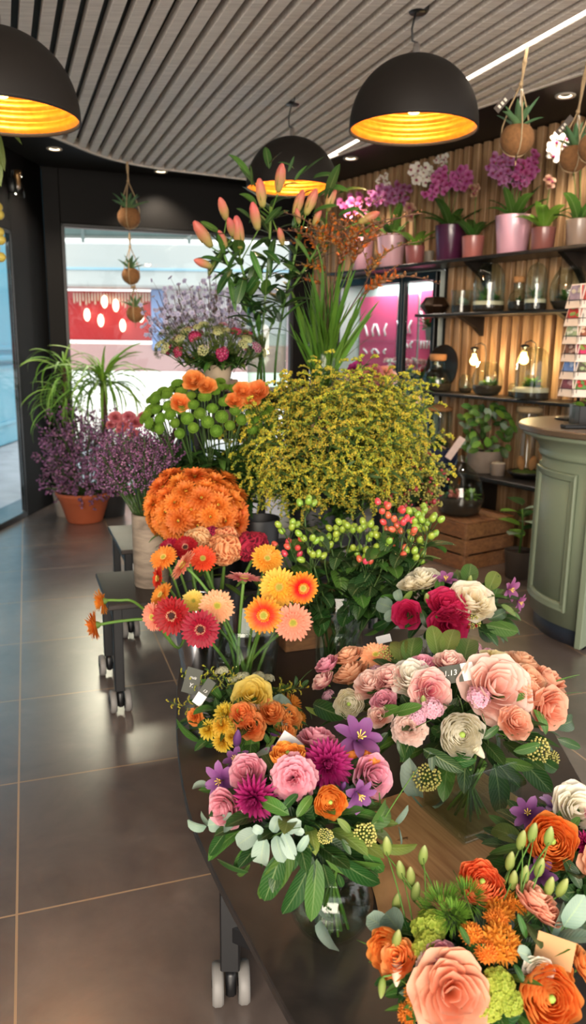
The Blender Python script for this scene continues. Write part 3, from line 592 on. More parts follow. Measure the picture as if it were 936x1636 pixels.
# ---------------------------------------------------------------- terrariums and shelf ornaments
M_['cork'] = plain('cork', '#a9774a', .8, 0, 0, 50, .3, .3); M_['bronze'] = plain('bronze_metal', '#3d2c20', .35, .7, 0, 8, .15); M_['string'] = plain('white_cord', '#e6dccb', .8)
TP = {'grass': (rosette(36, .5, .9, .12, .5, 1.45, -.6), 'leaf_mid'), 'fern': (rosette(44, .4, .8, .26, .1, 1.45, -.8), 'leaf_light'), 'succ': (rosette(20, .25, .5, .24, .1, 1.3, .3, .5, .5), 'leaf_grey'), 'dark': (rosette(40, .4, .8, .28, .1, 1.45, -.6), 'leaf_mid')}
TPM = {k_: g_.mesh('terrarium_'+k_, [M_[m_]]) for k_, (g_, m_) in TP.items()}
def jar(u, z, wpix, hpix, kind, label, plants, lid=None, soil=.16, sand=False, back=.13, group='glass terrariums on the shelves', base=None, arc=True):
    p = base if base is not None else on_shelf(u, z, back); R = wpx(p, wpix)/2; Hh = wpx(p, hpix)
    t = thing('terrarium', label, 'terrarium', p, 0, group)
    sh = {'jar': [(.75, 0), (.95, .02), (1, .08), (1, .62), (.93, .78), (.75, .9), (.5, .97), (.42, 1.)], 'globe': [(.5, 0), (.72, .03), (.93, .2), (1, .42), (.95, .62), (.8, .8), (.62, .93), (.58, 1.)],
          'cork': [(.7, 0), (.92, .04), (1, .2), (.98, .38), (.8, .56), (.55, .64), (.5, .72), (.52, .92)], 'bell': [(.98, 0), (1, .02), (1, .55), (.93, .75), (.75, .9), (.45, .98), (.12, 1.)], 'cup': [(.8, 0), (.9, .02), (1, 1)],
          'demi': [(.6, 0), (.8, .02), (.98, .2), (1, .35), (.9, .55), (.62, .74), (.3, .86), (.2, .92), (.2, 1.0), (.26, 1.02)], 'cyl': [(.9, 0), (1, .02), (1, .9), (.95, 1)]}[kind]
    def rad(f): 
        for (r0, z0), (r1, z1) in zip(sh, sh[1:]):
            if z0 <= f <= z1: return r0+(r1-r0)*(f-z0)/(z1-z0+1e-9)
        return sh[-1][0]
    fs = [i/26*sh[-1][1] for i in range(27)]
    pr = [(.001, .0)]+[(R*rad(f), Hh*f) for f in fs]; th = .0025
    part('glass', Geo().add(lathe(pr+[(r-th, z_) for r, z_ in pr[:0:-1]]+[(.001, th)], 36)), M_['glass'], t, tr(p))
    sp = [(.001, .004)]+[(R*rad(f)-.004, max(.004, Hh*f)) for f in np.linspace(0, soil, 6)]
    part('soil', Geo().add(lathe(sp+[(.001, Hh*soil*1.08)], 28)), M_['soil'], t, tr(p))
    if sand: part('sand_layer', Geo().add(lathe([(R*rad(soil)-.004, Hh*soil), (R*rad(soil+.08)-.004, Hh*(soil+.08)), (.001, Hh*(soil+.1))], 28)), M_['sand'], t, tr(p))
    z1 = soil+(.09 if sand else .0)
    for (kd, dx, s) in plants: part('plant', TPM[kd], [], t, tr(p+Vector((dx*R, R_(-.2, .2)*R, Hh*z1))) @ rz(R_(0, 6)) @ sc(R*s))
    if lid == 'cork': part('cork_lid', Geo().add(lathe([(.001, Hh*.88), (R*.47, Hh*.88), (R*.56, Hh*.92), (R*.58, Hh*1.06), (R*.5, Hh*1.08), (.001, Hh*1.08)], 24)), M_['cork'], t, tr(p))
    if lid == 'knob': part('glass_knob', Geo().add(ball(R*.14, 2), tr(0, 0, Hh*1.02)), M_['glass'], t, tr(p))
    return t
jar(736, Z2, 34, 36, 'cup', 'glass tumbler of small succulents beside the dark metal bowl', [('succ', 0, 1.7), ('succ', .3, 1.4)], None, .35)
jar(779, Z2, 50, 76, 'jar', 'tall rounded glass jar terrarium with white sand, middle of the middle shelf', [('grass', -.1, 1.4), ('dark', .4, .8), ('fern', -.4, .8)], None, .15, True)
jar(826, Z2, 32, 50, 'cork', 'small cork-stoppered jar terrarium on the middle shelf', [('dark', 0, .9)], 'cork', .3)
jar(854, Z2, 35, 73, 'bell', 'slim glass cloche over tall greenery on the middle shelf', [('grass', 0, 1.7), ('fern', .2, 1.0)], 'knob', .16, True, .08)
jar(907, Z2, 62, 66, 'globe', 'wide glass globe terrarium behind the card rack on the middle shelf', [('dark', -.2, .9), ('fern', .3, .9), ('succ', 0, .8)], None, .2)
jar(697, Z3, 47, 54, 'cork', 'cork-topped round jar terrarium in front of the bronze disc', [('fern', -.2, .9), ('grass', .3, .7)], 'cork', .22)
jar(743, Z3, 24, 29, 'globe', 'smallest round glass bowl of plants, left of the big globe under the bare bulb', [('succ', 0, .9)], None, .25, False, .19)
jar(777, Z3, 50, 53, 'globe', 'globe terrarium under the bare hanging bulb', [('fern', 0, .9), ('succ', -.4, .7), ('dark', .4, .7)], None, .3, False, .1)
jar(819, Z3, 17, 22, 'jar', 'tiny glass jar of pebbles beside the lit glass cloche', [('succ', 0, .7)], None, .4, True, .16)
jar(848, Z3, 55, 82, 'bell', 'large glass cloche with a bright fern and a lit bulb behind it', [('fern', .1, 1.1), ('grass', -.2, .8)], 'knob', .14, True, .1)
p = on_shelf(694, Z2, .13); R = wpx(p, 47)/2; t = thing('metal_bowl', 'dark bronze faceted metal bowl at the left end of the middle shelf', 'bowl', p)
g = Geo().add(lathe([(.001, 0), (R*.55, .0), (R*.62, .004), (R*1.0, R*.52), (R*1.0, R*.6), (R*.66, R*1.12), (R*.6, R*1.14), (R*.56, R*1.08), (R*.9, R*.56), (.001, R*.1)], 10)); part('body', g, M_['bronze'], t, tr(p), smooth=False)
p = on_shelf(705, Z3, .21); R = wpx(p, 72)/2; t = thing('bronze_disc', 'large round bronze disc leaning on the slats behind the cork-topped jar', 'ornament', p)
part('plate', Geo().add(lathe([(.001, -.006), (R*.7, -.004), (R*.95, .004), (R, .012), (R*.97, .014), (R*.9, .008), (.001, 0)], 40)), M_['bronze'], t, tr(p+Vector((0, 0, R+.002))-WN*.0) @ basis(-WN+Vector((0, 0, .12))))
def bulb_lamp(u, z, bu, bv, label, back, bpx):
    p = on_shelf(u, z, back); t = thing('filament_lamp', label, 'table lamp', p, 0, 'filament bulb lamps on the shelf'); b = at(bu, bv, p.y-.01); r = wpx(b, bpx)/2
    part('base', Geo().add(lathe([(.001, 0), (.04, 0), (.042, .006), (.036, .012), (.006, .014)], 24)), M_['blackmetal'], t, tr(p))
    top = b+Vector((0, 0, r*3.4)); pts = [p+Vector((0, 0, .01)), Vector((p.x, p.y, top.z-.03)), Vector((p.x*.9+top.x*.1, p.y, top.z+.01)), (Vector((p.x, p.y, top.z+.03))+top)/2+Vector((0, 0, .012)), top+Vector((0, 0, .012)), top]
    part('gooseneck', Geo().add(tube(pts, .004, 8)), M_['blackmetal'], t)
    part('socket', Geo().add(lathe([(r*.35, 0), (r*.5, .002), (r*1.0, -r*.2), (r*1.05, -r*.5), (r*.55, -r*.7), (r*.5, -r*1.6)][::-1], 16)), M_['blackmetal'], t, tr(top))
    part('bulb', Geo().add(lathe([(.001, -r), (r*.6, -r*.85), (r, -r*.2), (r*.95, r*.3), (r*.5, r*1.2), (r*.4, r*1.9)], 20)), M_['bulb'], t, tr(b))
    l = bpy.data.lights.new('filament', 'POINT'); l.energy = 5.5; l.color = (1, .68, .32); l.shadow_soft_size = .03; o = bpy.data.objects.new('filament', l); COL.objects.link(o); o.location = b-Vector((0, .03, .0))
bulb_lamp(772, Z3, 757, 577, 'gooseneck lamp with a lit bare bulb above the globe terrarium', .2, 13); bulb_lamp(850, Z3, 837, 575, 'lit filament lamp shining beside the large glass cloche', .2, 14)
# ---------------------------------------------------------------- crate, low plants
cA, cB, cC = on_floor(741, 913), on_floor(672, 880), on_floor(818, 897); M_['crate'] = wood('crate_wood', '#5f3d27', '#93683f', (1.5, 22, 22), .6, var=.08); M_['crate2'] = wood('crate_wood_cross', '#5f3d27', '#8f623c', (22, 1.5, 22), .6, var=.08)
u1 = (cC-cA); u1.z = 0; CW = u1.length; u1.normalize(); u2 = Vector((-u1.y, u1.x, 0)); CD = .52; CH = .29
def crate(name, label, o_, ux, uy, w, d, h, group=None, hole=False, cat='crate', boards=3):
    t = thing(name, label, cat, o_+ux*w/2+uy*d/2, 0, group); bh = (h-.012*(boards-1))/boards
    def bx(cx, cy, cz, sx, sy, sz, nm, mt):
        c = o_+ux*cx+uy*cy; part(nm, Geo().add(box(sx, sy, sz, .0025), Matrix(((ux.x, uy.x, 0, c.x), (ux.y, uy.y, 0, c.y), (0, 0, 1, o_.z+cz), (0, 0, 0, 1)))), mt, t, smooth=False)
    for i in range(boards):
        z = bh/2+i*(bh+.012)
        for y in (.006, d-.006): bx(w/2, y, z, w, .012, bh, 'side_board', M_['crate'])
        for x in (.006, w-.006): bx(x, d/2, z, .012, d-.024, bh, 'end_board', M_['crate2'])
    for x in (.03, w-.03):
        for y in (.03, d-.03): bx(x, y, h/2, .034, .034, h-.004, 'corner_post', M_['crate'])
    for i in range(5): bx(w*(i+.5)/5, d/2, h+.007, w/5-.008, d, .012, 'top_board', M_['crate2'])
    if hole:
        c = o_+ux*w*.5-uy*.0015+Vector((0, 0, h*.6)); part('hand_hole', Geo().add(lathe([(.001, 0), (.03, 0), (.032, -.002)], 20)), M_['dark'], t, tr(c) @ basis(-uy) @ rz(0) @ sc(1, .45, 1), label='dark oval hand hole')
    return t
crate('wooden_crate', 'brown wooden slatted crate on the floor under the round demijohn terrarium', cA, u1, u2, CW, CD, CH)
pC = cA+u1*CW*.34+u2*CD*.42+Vector((0, 0, CH+.014))
t = jar(738, 0, 77, 92, 'demi', 'round glass demijohn terrarium with pink and green plants on the crate', [('fern', .4, .8), ('dark', -.3, .7), ('succ', .0, .9)], None, .28, base=pC)
pk = thing; gmp = Geo()
for i in range(26): gmp.add(BALL[1], tr(R_(-.07, .02), R_(-.07, .0), R_(0, .05)) @ sc(.012))
part('pink_stonecrop', gmp, plain('stonecrop', '#b0625a', .6), t, tr(pC+Vector((0, 0, .11))), label='pink succulent rosettes')
b = at(716, 735, pC.y); e_ = at(738, 697, pC.y-.02); t = solo('price_tag', Geo().add(box(.045, .004, .16, .001)), plain('tag_paper', '#d9c3bb', .6), 'pale pink paper tag standing in the neck of the demijohn', 'tag', M=tr((at(727, 716, pC.y-.0))) @ ry(.55) @ rx(.1), smooth=False)
p = on_shelf(773, Z4, .1); R = wpx(p, 56)/2; hp = wpx(p, 34); M_['stoneware'] = plain('stoneware_pot', '#8b7d72', .75, 0, 0, 25, .2, .2)
t = thing('potted_ficus', 'small-leaved green bush in a grey stoneware pot behind the demijohn', 'potted plant', p); part('pot', Geo().add(lathe(pot_prof(R*.95, R, hp, t=.008), 32)), M_['stoneware'], t, tr(p)); part('soil', Geo().add(disc(R*.93, hp*.92)), M_['soil'], t, tr(p))
c = at(776, 690, p.y); RW = wpx(c, 40); RH = wpx(c, 46)
for i in range(7): part('branch', Geo().add(tube(bez(p+Vector((R_(-.02, .02), R_(-.02, .02), hp*.9)), p+Vector((0, 0, hp+.06)), c+Vector((math.cos(i*2.4)*RW*.7, math.sin(i*2.4)*RW*.6, RH*(R_(-.5, .8)))), 7), [.005, .0045, .004, .004, .003, .003, .002], 5)), M_['stem_brown'], t)
LFM = blade(1, .6, -.5, .1, .15, .55, .6, 6, 3); FLM = {m: Geo().add(LFM).mesh('small_leaf_'+m, [M_[m]]) for m in ('leaf_mid', 'leaf_dark', 'leaf_light', 'leaf_grey')}
for i in range(98):
    a = i*2.4; z = 1-2*(i+.5)/98; r = math.sqrt(1-z*z)*R_(.5, 1); q = c+Vector((math.cos(a)*r*RW, math.sin(a)*r*RW, z*RH)); e_ = q+Vector((math.cos(a)*.5+R_(-.5, .5), R_(-.4, .1), R_(-.6, .5))).normalized()*R_(.06, .085); part('leaf', FLM[('leaf_mid', 'leaf_dark', 'leaf_light', 'leaf_grey')[i % 4 if i % 3 else 0]], [], t, along(q, e_, (R_(-.4, .4), -.8, .6)))
p = on_shelf(794, Z4, .05); R = wpx(p, 24)/2; t = thing('tin_planter', 'small grey round tin with pebbles on the low black shelf', 'pot', p); part('body', Geo().add(lathe(pot_prof(R*.9, R, R*1.6), 24)), M_['stoneware'], t, tr(p)); g = Geo()
for i in range(14): g.add(BALL[1], tr(math.cos(i*2.4)*R*.75*math.sqrt(i/14), math.sin(i*2.4)*R*.75*math.sqrt(i/14), R*1.55) @ sc(R*.22))
part('pebbles', g, plain('pebbles', '#c9bda8', .7), t, tr(p))
p = on_shelf(776, Z4, .16); solo('tealight', Geo().add(lathe([(.001, 0), (.014, 0), (.014, .05), (.012, .052), (.001, .05)], 16)), plain('wax', '#dccfae', .5), 'small cream candle left of the grey tin', 'candle', M=tr(p))
p = on_shelf(838, Z4, .13); t = thing('dish_terrarium', 'dark dish with wooden hare ears and moss under a glass cylinder beside the counter', 'terrarium', p); R = wpx(p, 56)/2
part('dish', Geo().add(lathe([(.001, 0), (R*.6, 0), (R*.95, .03), (R, .045), (R*.95, .043), (.001, .02)], 28)), M_['shelf'], t, tr(p)); part('moss', Geo().add(ball(R*.8, 2, .3), tr(0, 0, .03)), M_['moss'], t, tr(p))
for dx in (-.35, .3): part('wooden_ear', Geo().add(ball(1, 2), tr(dx*R, -.03, .1) @ ry(dx*.6) @ sc(R*.22, .012, R*.42)), M_['cork'], t, tr(p))
part('glass_cylinder', Geo().add(lathe([(R*.66, .03), (R*.68, .035), (R*.68, .44), (R*.66, .45)], 32)), M_['glass'], t, tr(p)); part('driftwood_wreath', Geo().add(lathe([(R*.62, .43), (R*.7, .42), (R*.72, .45), (R*.64, .46)], 24)), M_['rope'], t, tr(p)); part('copper_ball', Geo().add(ball(R*.3, 2), tr(0, .02, .5)), M_['cork'], t, tr(p))
p = on_shelf(698, Z4, .2); t = jar(0, 0, 40, 78, 'cyl', 'tall glass jar with a copper lid behind the navy trough', [('dark', 0, 1.2), ('dark', .2, 1.6)], None, .2, base=p); R = wpx(p, 40)/2; part('copper_lid', Geo().add(lathe([(.001, 0), (R*1.05, 0), (R*1.05, .02), (R*.4, .05), (.001, .055)], 24)), M_['cork'], t, tr(p+Vector((0, 0, wpx(p, 78)))))
p = on_shelf(694, Z4, .02); t = thing('trough_planter', 'navy blue trough planter with moss and a twig beside the goldenrod', 'planter', p); Mw = Matrix(((WD.x, WN.x, 0, p.x), (WD.y, WN.y, 0, p.y), (0, 0, 1, p.z), (0, 0, 0, 1))); g = Geo(); NV = plain('navy_paint', '#2c3350', .5)
for x, y, a, b in ((0, -.07, .3, .012), (0, .07, .3, .012), (-.145, 0, .012, .14), (.145, 0, .012, .14)): g.add(box(a, b, .12, .002), Mw @ tr(x, y, .06))
g.add(box(.29, .14, .01, .001), Mw @ tr(0, 0, .006)); part('box', g, NV, t, smooth=False); part('moss', Geo().add(ball(1, 2), Mw @ tr(0, 0, .095) @ sc(.135, .06, .025)), M_['moss'], t); part('twig', Geo().add(tube([Mw @ Vector((-.13, -.03, .13)), Mw @ Vector((0, .0, .155)), Mw @ Vector((.14, -.02, .14))], .006, 6)), M_['rope'], t)
part('fern', TPM['dark'], [], t, Mw @ tr(0, 0, .1) @ sc(.09))
p = on_floor(826, 922); t = thing('potted_aralia', 'leafy plant in a dark pot on the floor, half hidden by the green counter', 'potted plant', p); part('pot', Geo().add(lathe(pot_prof(.07, .085, .17), 24)), plain('brown_pot', '#3f342c', .7), t, tr(p)); part('soil', Geo().add(disc(.08, .15)), M_['soil'], t, tr(p)); part('stem', Geo().add(tube([p+Vector((0, 0, .14)), p+Vector((.01, 0, .3)), p+Vector((-.0, 0, .42))], .006, 6)), M_['stem'], t)
for i in range(9): part('leaf', FLM[('leaf_light', 'leaf_grey', 'leaf_dark')[i % 3]], [], t, tr(p+Vector((0, 0, .24+i*.025))) @ rz(i*2.4) @ rx(.3) @ sc(.15))
# ---------------------------------------------------------------- hanging coconut planters
M_['aloe'] = grad('aloe', [(0, '#7d9a63'), (.5, '#5f8158'), (1, '#56774f')], .45, .15, .05)
def coconut(c, R, top, label, plant=True, tagged=False, group='coconut planters on rope'):
    t = thing('hanging_coconut', label, 'hanging planter', c, 0, group); n = 20
    pr = [(.001, -R*.95)]+[(R*math.sin(i/n*PI*.76), -R*.95*math.cos(i/n*PI*.76)) for i in range(1, n+1)]; pr += [(pr[-1][0]*.9, pr[-1][1]), (pr[-1][0]*.85, pr[-1][1]-R*.25)]
    part('coconut_shell', Geo().add(lathe(pr, 28)), M_['coir'], t, tr(c)); part('soil', Geo().add(disc(R*.62, R*.52)), M_['soil'], t, tr(c))
    g = Geo(); knot = c+Vector((0, 0, R*3.0)); an = (.5, 2.6, 4.7)
    for a in an:
        pts = [c+Vector((0, 0, -R*1.0))]+[c+Vector((math.cos(a), math.sin(a), 0))*(R*1.03*math.sin(f))+Vector((0, 0, -R*.98*math.cos(f))) for f in (.4, .8, 1.3, 1.9)]
        q = c+Vector((math.cos(a), math.sin(a), 0))*(R*.95)+Vector((0, 0, R*.75)); g.add(tube(pts+[q, (q+knot)/2+Vector((math.cos(a), math.sin(a), 0))*R*.08, knot], .0036, 6))
        g.add(tube([c+Vector((0, 0, -R*1.0))-Vector((0, 0, R*.25*an.index(a))), c+Vector((0, 0, -R*.98))], .003, 5))
    g.add(tube([knot, (knot+top)/2+Vector((.004, 0, 0)), top], .0055, 6)); g.add(tube([knot+Vector((.006, .003, 0)), (knot+top)/2-Vector((.006, 0, 0)), top], .0045, 6)); g.add(ball(.011, 1), tr(knot)); g.add(ball(.012, 1), tr(knot*.45+top*.55)); part('rope_hanger', g, M_['rope'], t)
    if plant:
        for i in range(14):
            f = i/13; part('leaf', Geo().add(blade(1, .24, R_(-.5, .25), .45+.9*f, .55, .3, .75, 8, 5, .1)), M_['aloe'], t, tr(c+Vector((0, 0, R*.5))) @ rz(i*2.4) @ sc(R*R_(1.5, 2.1)*(1.1-.2*f)))
    if tagged:
        q = c+Vector((-R*1.0, -R*.4, R*2.0)); Mt = tr(q) @ ry(.7) @ rz(.15); part('plant_label', Geo().add(box(R*.42, .003, R*1.5, .001), Mt), plain('label_brown', '#4d4239', .6), t, smooth=False); g = Geo()
        for zz in (-.45, -.2, .05): g.add(box(R*.2, .002, R*.14, .0005), Mt @ tr(0, -.0022, zz*R))
        part('label_print', g, M_['string'], t, smooth=False); part('stick', Geo().add(box(R*.16, .003, R*1.3, .001), tr(c+Vector((R*.02, -R*.2, R*2.05)))), M_['string'], t, smooth=False)
    return t
c = at(826, 222, 3.72); coconut(c, wpx(c, 53)/2, on_floor(843, 70, 2.66), 'coconut shell planter with a spiky aloe, hanging right of the front pendant lamp', True, True)
c = at(917, 252, 3.95); coconut(c, wpx(c, 45)/2, Vector((c.x+.03, c.y, 2.70)), 'smaller coconut planter with a tiny plant in front of the white orchid', True, True)
c = at(951, 235, 3.7); coconut(c, wpx(c, 52)/2, Vector((c.x-.04, c.y, 2.70)), 'coconut planter cut off by the right picture edge', False)
c = at(206, 347, 6.1); top = Vector((c.x, c.y, 2.69)); coconut(c, wpx(c, 36)/2, top, 'uppermost coconut planter hanging in front of the dark lintel over the shop window', True)
c2 = at(209, 440, 6.1); coconut(c2, wpx(c2, 29)/2, c-Vector((0, 0, .11)), 'middle coconut planter of the window string, against the white fascia', True)
c3 = at(216, 501, 6.1); coconut(c3, wpx(c3, 28)/2, c2-Vector((0, 0, .09)), 'lowest coconut planter of the window string, against the red shopfront', True)
c = at(-22, 215, 3.6); t = thing('hanging_basket', 'hanging plant with narrow leaves at the left picture edge below the pendant lamp', 'hanging planter', c); part('pot', Geo().add(lathe(pot_prof(.06, .09, .13), 24)), M_['coir'], t, tr(c)); part('soil', Geo().add(disc(.085, .11)), M_['soil'], t, tr(c)); part('rope_hanger', Geo().add(tube([c+Vector((0, 0, .12)), Vector((c.x, c.y, 2.7))], .004, 6)), M_['rope'], t)
for i, (u, v, L) in enumerate(((42, 215, 1), (36, 232, .8), (8, 275, 1), (2, 300, 1), (-60, 230, 1), (-45, 270, 1))):
    e_ = at(u, v, c.y-.02); part('leaf', Geo().add(blade(1, .2, -.5, .25, .2, .5, .7, 8, 5)), M_['leaf_olive'], t, along(c+Vector((0, 0, .1)), e_, (0, -.4, 1)))
c = at(-4, 360, 4.6); t = thing('bead_garland', 'string of pale yellow round beads hanging at the left picture edge', 'garland', c); part('cord', Geo().add(tube([c-Vector((0, 0, .2)), Vector((c.x, c.y, 2.66))], .003, 5)), M_['rope'], t)
for i in range(7): part('bead', Geo().add(BALL[2]), M_.setdefault('bead', plain('bead', '#c9b553', .4)), t, tr(c+Vector((math.sin(i*2.1)*.02, math.cos(i*2.1)*.02, .1-.045*i))) @ sc(.028))
# ---------------------------------------------------------------- curved green counter
KC, KR, KT = Vector((1.61, 3.60, 0)), .42, 1.0
M_['green'] = plain('sage_paint', '#7f8a74', .42, 0, 0, 6, .06, .02); M_['ctop'] = plain('counter_top', '#57493b', .4, 0, 0, 14, .12); M_['plinth'] = plain('counter_plinth', '#2e3440', .45)
def arc_wall(prof, a0, a1, n=48, cap=True):                             # a profile (r, z) swept round the counter's centre
    P = A(prof); an = np.linspace(a0, a1, n); m = len(P)
    V = np.stack([KC.x+P[None, :, 0]*np.cos(an)[:, None], KC.y+P[None, :, 0]*np.sin(an)[:, None], np.broadcast_to(P[None, :, 1], (n, m))], -1).reshape(-1, 3)
    UV = np.stack([np.repeat(np.arange(n)/n, m), np.tile(P[:, 1], n)], -1); return V, UV, grid_faces(m, n, True), NT
a0, a1 = math.radians(80), math.radians(226)
t = thing('shop_counter', 'curved sage green counter with moulded panels and a brown top', 'counter', KC)
part('body', Geo().add(arc_wall([(KR-.03, .085), (KR, .085), (KR, KT-.03), (KR-.03, KT-.03)], a0, a1)), M_['green'], t, smooth=True)
part('plinth', Geo().add(arc_wall([(KR-.06, 0), (KR-.02, 0), (KR-.02, .095), (KR-.06, .095)], a0, a1+.01)), M_['plinth'], t)
part('end_panel', Geo().add(box(.03, .42, KT-.05, .003), tr(KC.x+math.cos(a1)*KR*.6, KC.y+math.sin(a1)*KR*.6, (KT-.03)/2+.01) @ rz(a1+PI/2)), M_['green'], t, smooth=False)
part('cornice', Geo().add(arc_wall([(KR-.002, KT-.15), (KR+.012, KT-.148), (KR+.018, KT-.135), (KR+.012, KT-.122), (KR+.014, KT-.11), (KR+.035, KT-.08), (KR+.075, KT-.055), (KR+.095, KT-.048), (KR+.098, KT-.03), (KR-.002, KT-.03)], a0, a1)), M_['green'], t)
pa = [(KC.x+(KR+.12)*math.cos(a), KC.y+(KR+.12)*math.sin(a)) for a in np.linspace(a0, math.radians(245), 60)]+[(2.2, 3.1), (2.35, 3.9)]
part('counter_top', Geo().add(prism(pa, KT-.03, KT, .006)), M_['ctop'], t, smooth=False)
def moulding(b0, b1, z0, z1, wd, out):
    g = Geo(); pr = lambda s: [(KR-.001, 0), (KR+out*.9, .0), (KR+out, wd*.2), (KR+out*.55, wd*.4), (KR+out*.75, wd*.65), (KR+out*.3, wd*.9), (KR-.001, wd)]
    g.add(arc_wall([(r, z1-z) for r, z in pr(1)], b0, b1, 24)); g.add(arc_wall([(r, z0+z) for r, z in pr(1)], b0, b1, 24))
    for a, sg in ((b0, 1), (b1, -1)):                                   # uprights
        P = pr(1); V = []
        for z in (z0, z1): V += [(KC.x+r*math.cos(a+sg*x/KR), KC.y+r*math.sin(a+sg*x/KR), z) for r, x in P]
        V = A(V); g.add((V, V[:, :2].copy(), grid_faces(len(P), 2, True), NT))
    return g
def ang(p): return math.atan2(p.y-KC.y, p.x-KC.x) % (2*PI)
for b0, b1 in ((math.radians(167), math.radians(214)), (math.radians(100), math.radians(150))): part('panel_moulding', moulding(b0, b1, .16, .80, .04, .022), M_['green'], t)
# things on the counter
p = Vector((1.43, 3.62, KT)); t = thing('planter_box', 'low dark planter of green seedlings on the counter, under the card rack', 'planter', p); g = Geo()
for x, y, a, b in ((0, -.06, .24, .01), (0, .06, .24, .01), (-.115, 0, .01, .12), (.115, 0, .01, .12)): g.add(box(a, b, .09, .002), tr(x, y, .045))
part('box', g, M_['shelf'], t, tr(p), smooth=False); part('soil', Geo().add(box(.22, .11, .06, .004), tr(0, 0, .035)), M_['soil'], t, tr(p), smooth=False)
for i in range(10): part('leaf', FLM[('leaf_mid', 'leaf_light')[i % 2]], [], t, tr(p+Vector((-.1+.022*i, R_(-.03, .03), .065))) @ rz(i*2.4) @ rx(.9) @ sc(R_(.05, .085)))
solo('glass_block', Geo().add(box(.035, .05, .10, .004)), M_['glass'], 'small clear upright glass block beside the dark planter on the counter', 'ornament', M=tr(1.292, 3.63, KT+.051), smooth=False)
solo('tablet_stand', Geo().add(box(.34, .05, .018, .004)), M_['blackmetal'], 'long flat black tray lying on the counter in front of the planter', 'tray', M=tr(1.36, 3.44, KT+.0095) @ rz(.1), smooth=False)
# card rack
p = Vector((1.41, 3.86, KT)); t = thing('card_rack', 'black wire spinner rack full of greeting cards on the counter', 'card rack', p); g = Geo()
part('base', Geo().add(lathe([(.001, 0), (.10, 0), (.105, .006), (.1, .012), (.012, .014)], 28)), M_['blackmetal'], t, tr(p)); part('pole', Geo().add(tube([p, p+Vector((0, 0, .66))], .008, 10)), M_['blackmetal'], t)
CARDS = ['#d9c2b6', '#c9a9a6', '#b9a8b4', '#8f6a70', '#6d7ea8', '#8b6d72', '#c2564a', '#d6b9a6', '#e2c9bd', '#b9806a', '#c03a64', '#5e5340', '#57713c', '#a6bccb', '#d8cfc4']
lbls = {0: 'left', 1: 'front', 2: 'right', 3: 'rear'}
wm = Geo(); ci = 0
dirs = [math.radians(205), math.radians(262), math.radians(318), math.radians(30)]
row_words = ['topmost', 'second', 'third', 'fourth', 'fifth', 'lowest']
pics = [['lilac landscape', 'red poppies', 'pale meadow', 'brown feathers', 'blue sky', 'plum tulips'], ['red roses', 'white bear', 'brown branch', 'pink lettering bands', 'green clover on brown', 'red ladybird on green'], ['peach blossom', 'violet stripe', 'cream bow', 'grey bird', 'blue vase', 'rust leaves']]
picc = [[('#8d7f92', '#b9b0a0'), ('#b23a35', '#7d9a55'), ('#9fb08a', '#cfd4c2'), ('#6d4a40', '#a88f86'), ('#5f7fb8', '#9db4d6'), ('#7a4552', '#b58c92')], [('#b5402f', '#e2a27a'), ('#d9c9bd', '#f0e8df'), ('#8a4a2c', '#d9b596'), ('#b81f52', '#7d8a2e'), ('#4d4433', '#9aa876'), ('#4f7a2f', '#b32b26')], [('#e2b49a', '#c98a6a'), ('#7d6aa0', '#d8d0e0'), ('#e8dcc6', '#c9b48a'), ('#8d8f92', '#c6c9cc'), ('#5f86a8', '#d6e0e6'), ('#a0552c', '#d8a06a')]]
for r in range(6):
    z = KT+.585-.084*r
    for d, a in enumerate(dirs[:3]):
        dr = Vector((math.cos(a), math.sin(a), 0)); tg = Vector((-dr.y, dr.x, 0)); q = p+dr*(.085)+Vector((0, 0, z-KT-.04))
        wm.add(tube([q-tg*.05+Vector((0, 0, .03)), q-tg*.05, q+tg*.05, q+tg*.05+Vector((0, 0, .03)), q-tg*.05+Vector((0, 0, .03))], .0016, 5)); wm.add(tube([q, p+Vector((0, 0, z-KT-.04))], .0018, 5)); wm.add(tube([q-tg*.03, q-tg*.03+Vector((0, 0, .05))], .0014, 4))
        cc = q-dr*.012+Vector((0, 0, .048)); Mc = tr(cc) @ basis(Vector((dr.x, dr.y, .28))) ; base_c, top_c = picc[d][r]
        o = solo('greeting_card', Geo().add(box(.098, .118, .004, .0008), Mc), plain('card_%d_%d' % (d, r), '#dccbbd', .55), 'greeting card with %s, %s row on the %s side of the rack' % (pics[d][r], row_words[r], lbls[d]), 'card', 'greeting cards in the wire rack', smooth=False)
        part('picture', Geo().add(box(.086, .075, .002, .0004), Mc @ tr(0, .015, .0024)), plain('pic_%d_%d' % (d, r), base_c, .5, 0, 0, 30, .6), o, smooth=False)
        gi = Geo()
        for kk in range(5): gi.add(ball(1, 1), Mc @ tr(R_(-.03, .03), .015+R_(-.025, .025), .0034) @ sc(.013, .010, .0012))
        part('motif', gi, plain('motif_%d_%d' % (d, r), top_c, .5), o)
part('wire_pockets', wm, M_['blackmetal'], t)
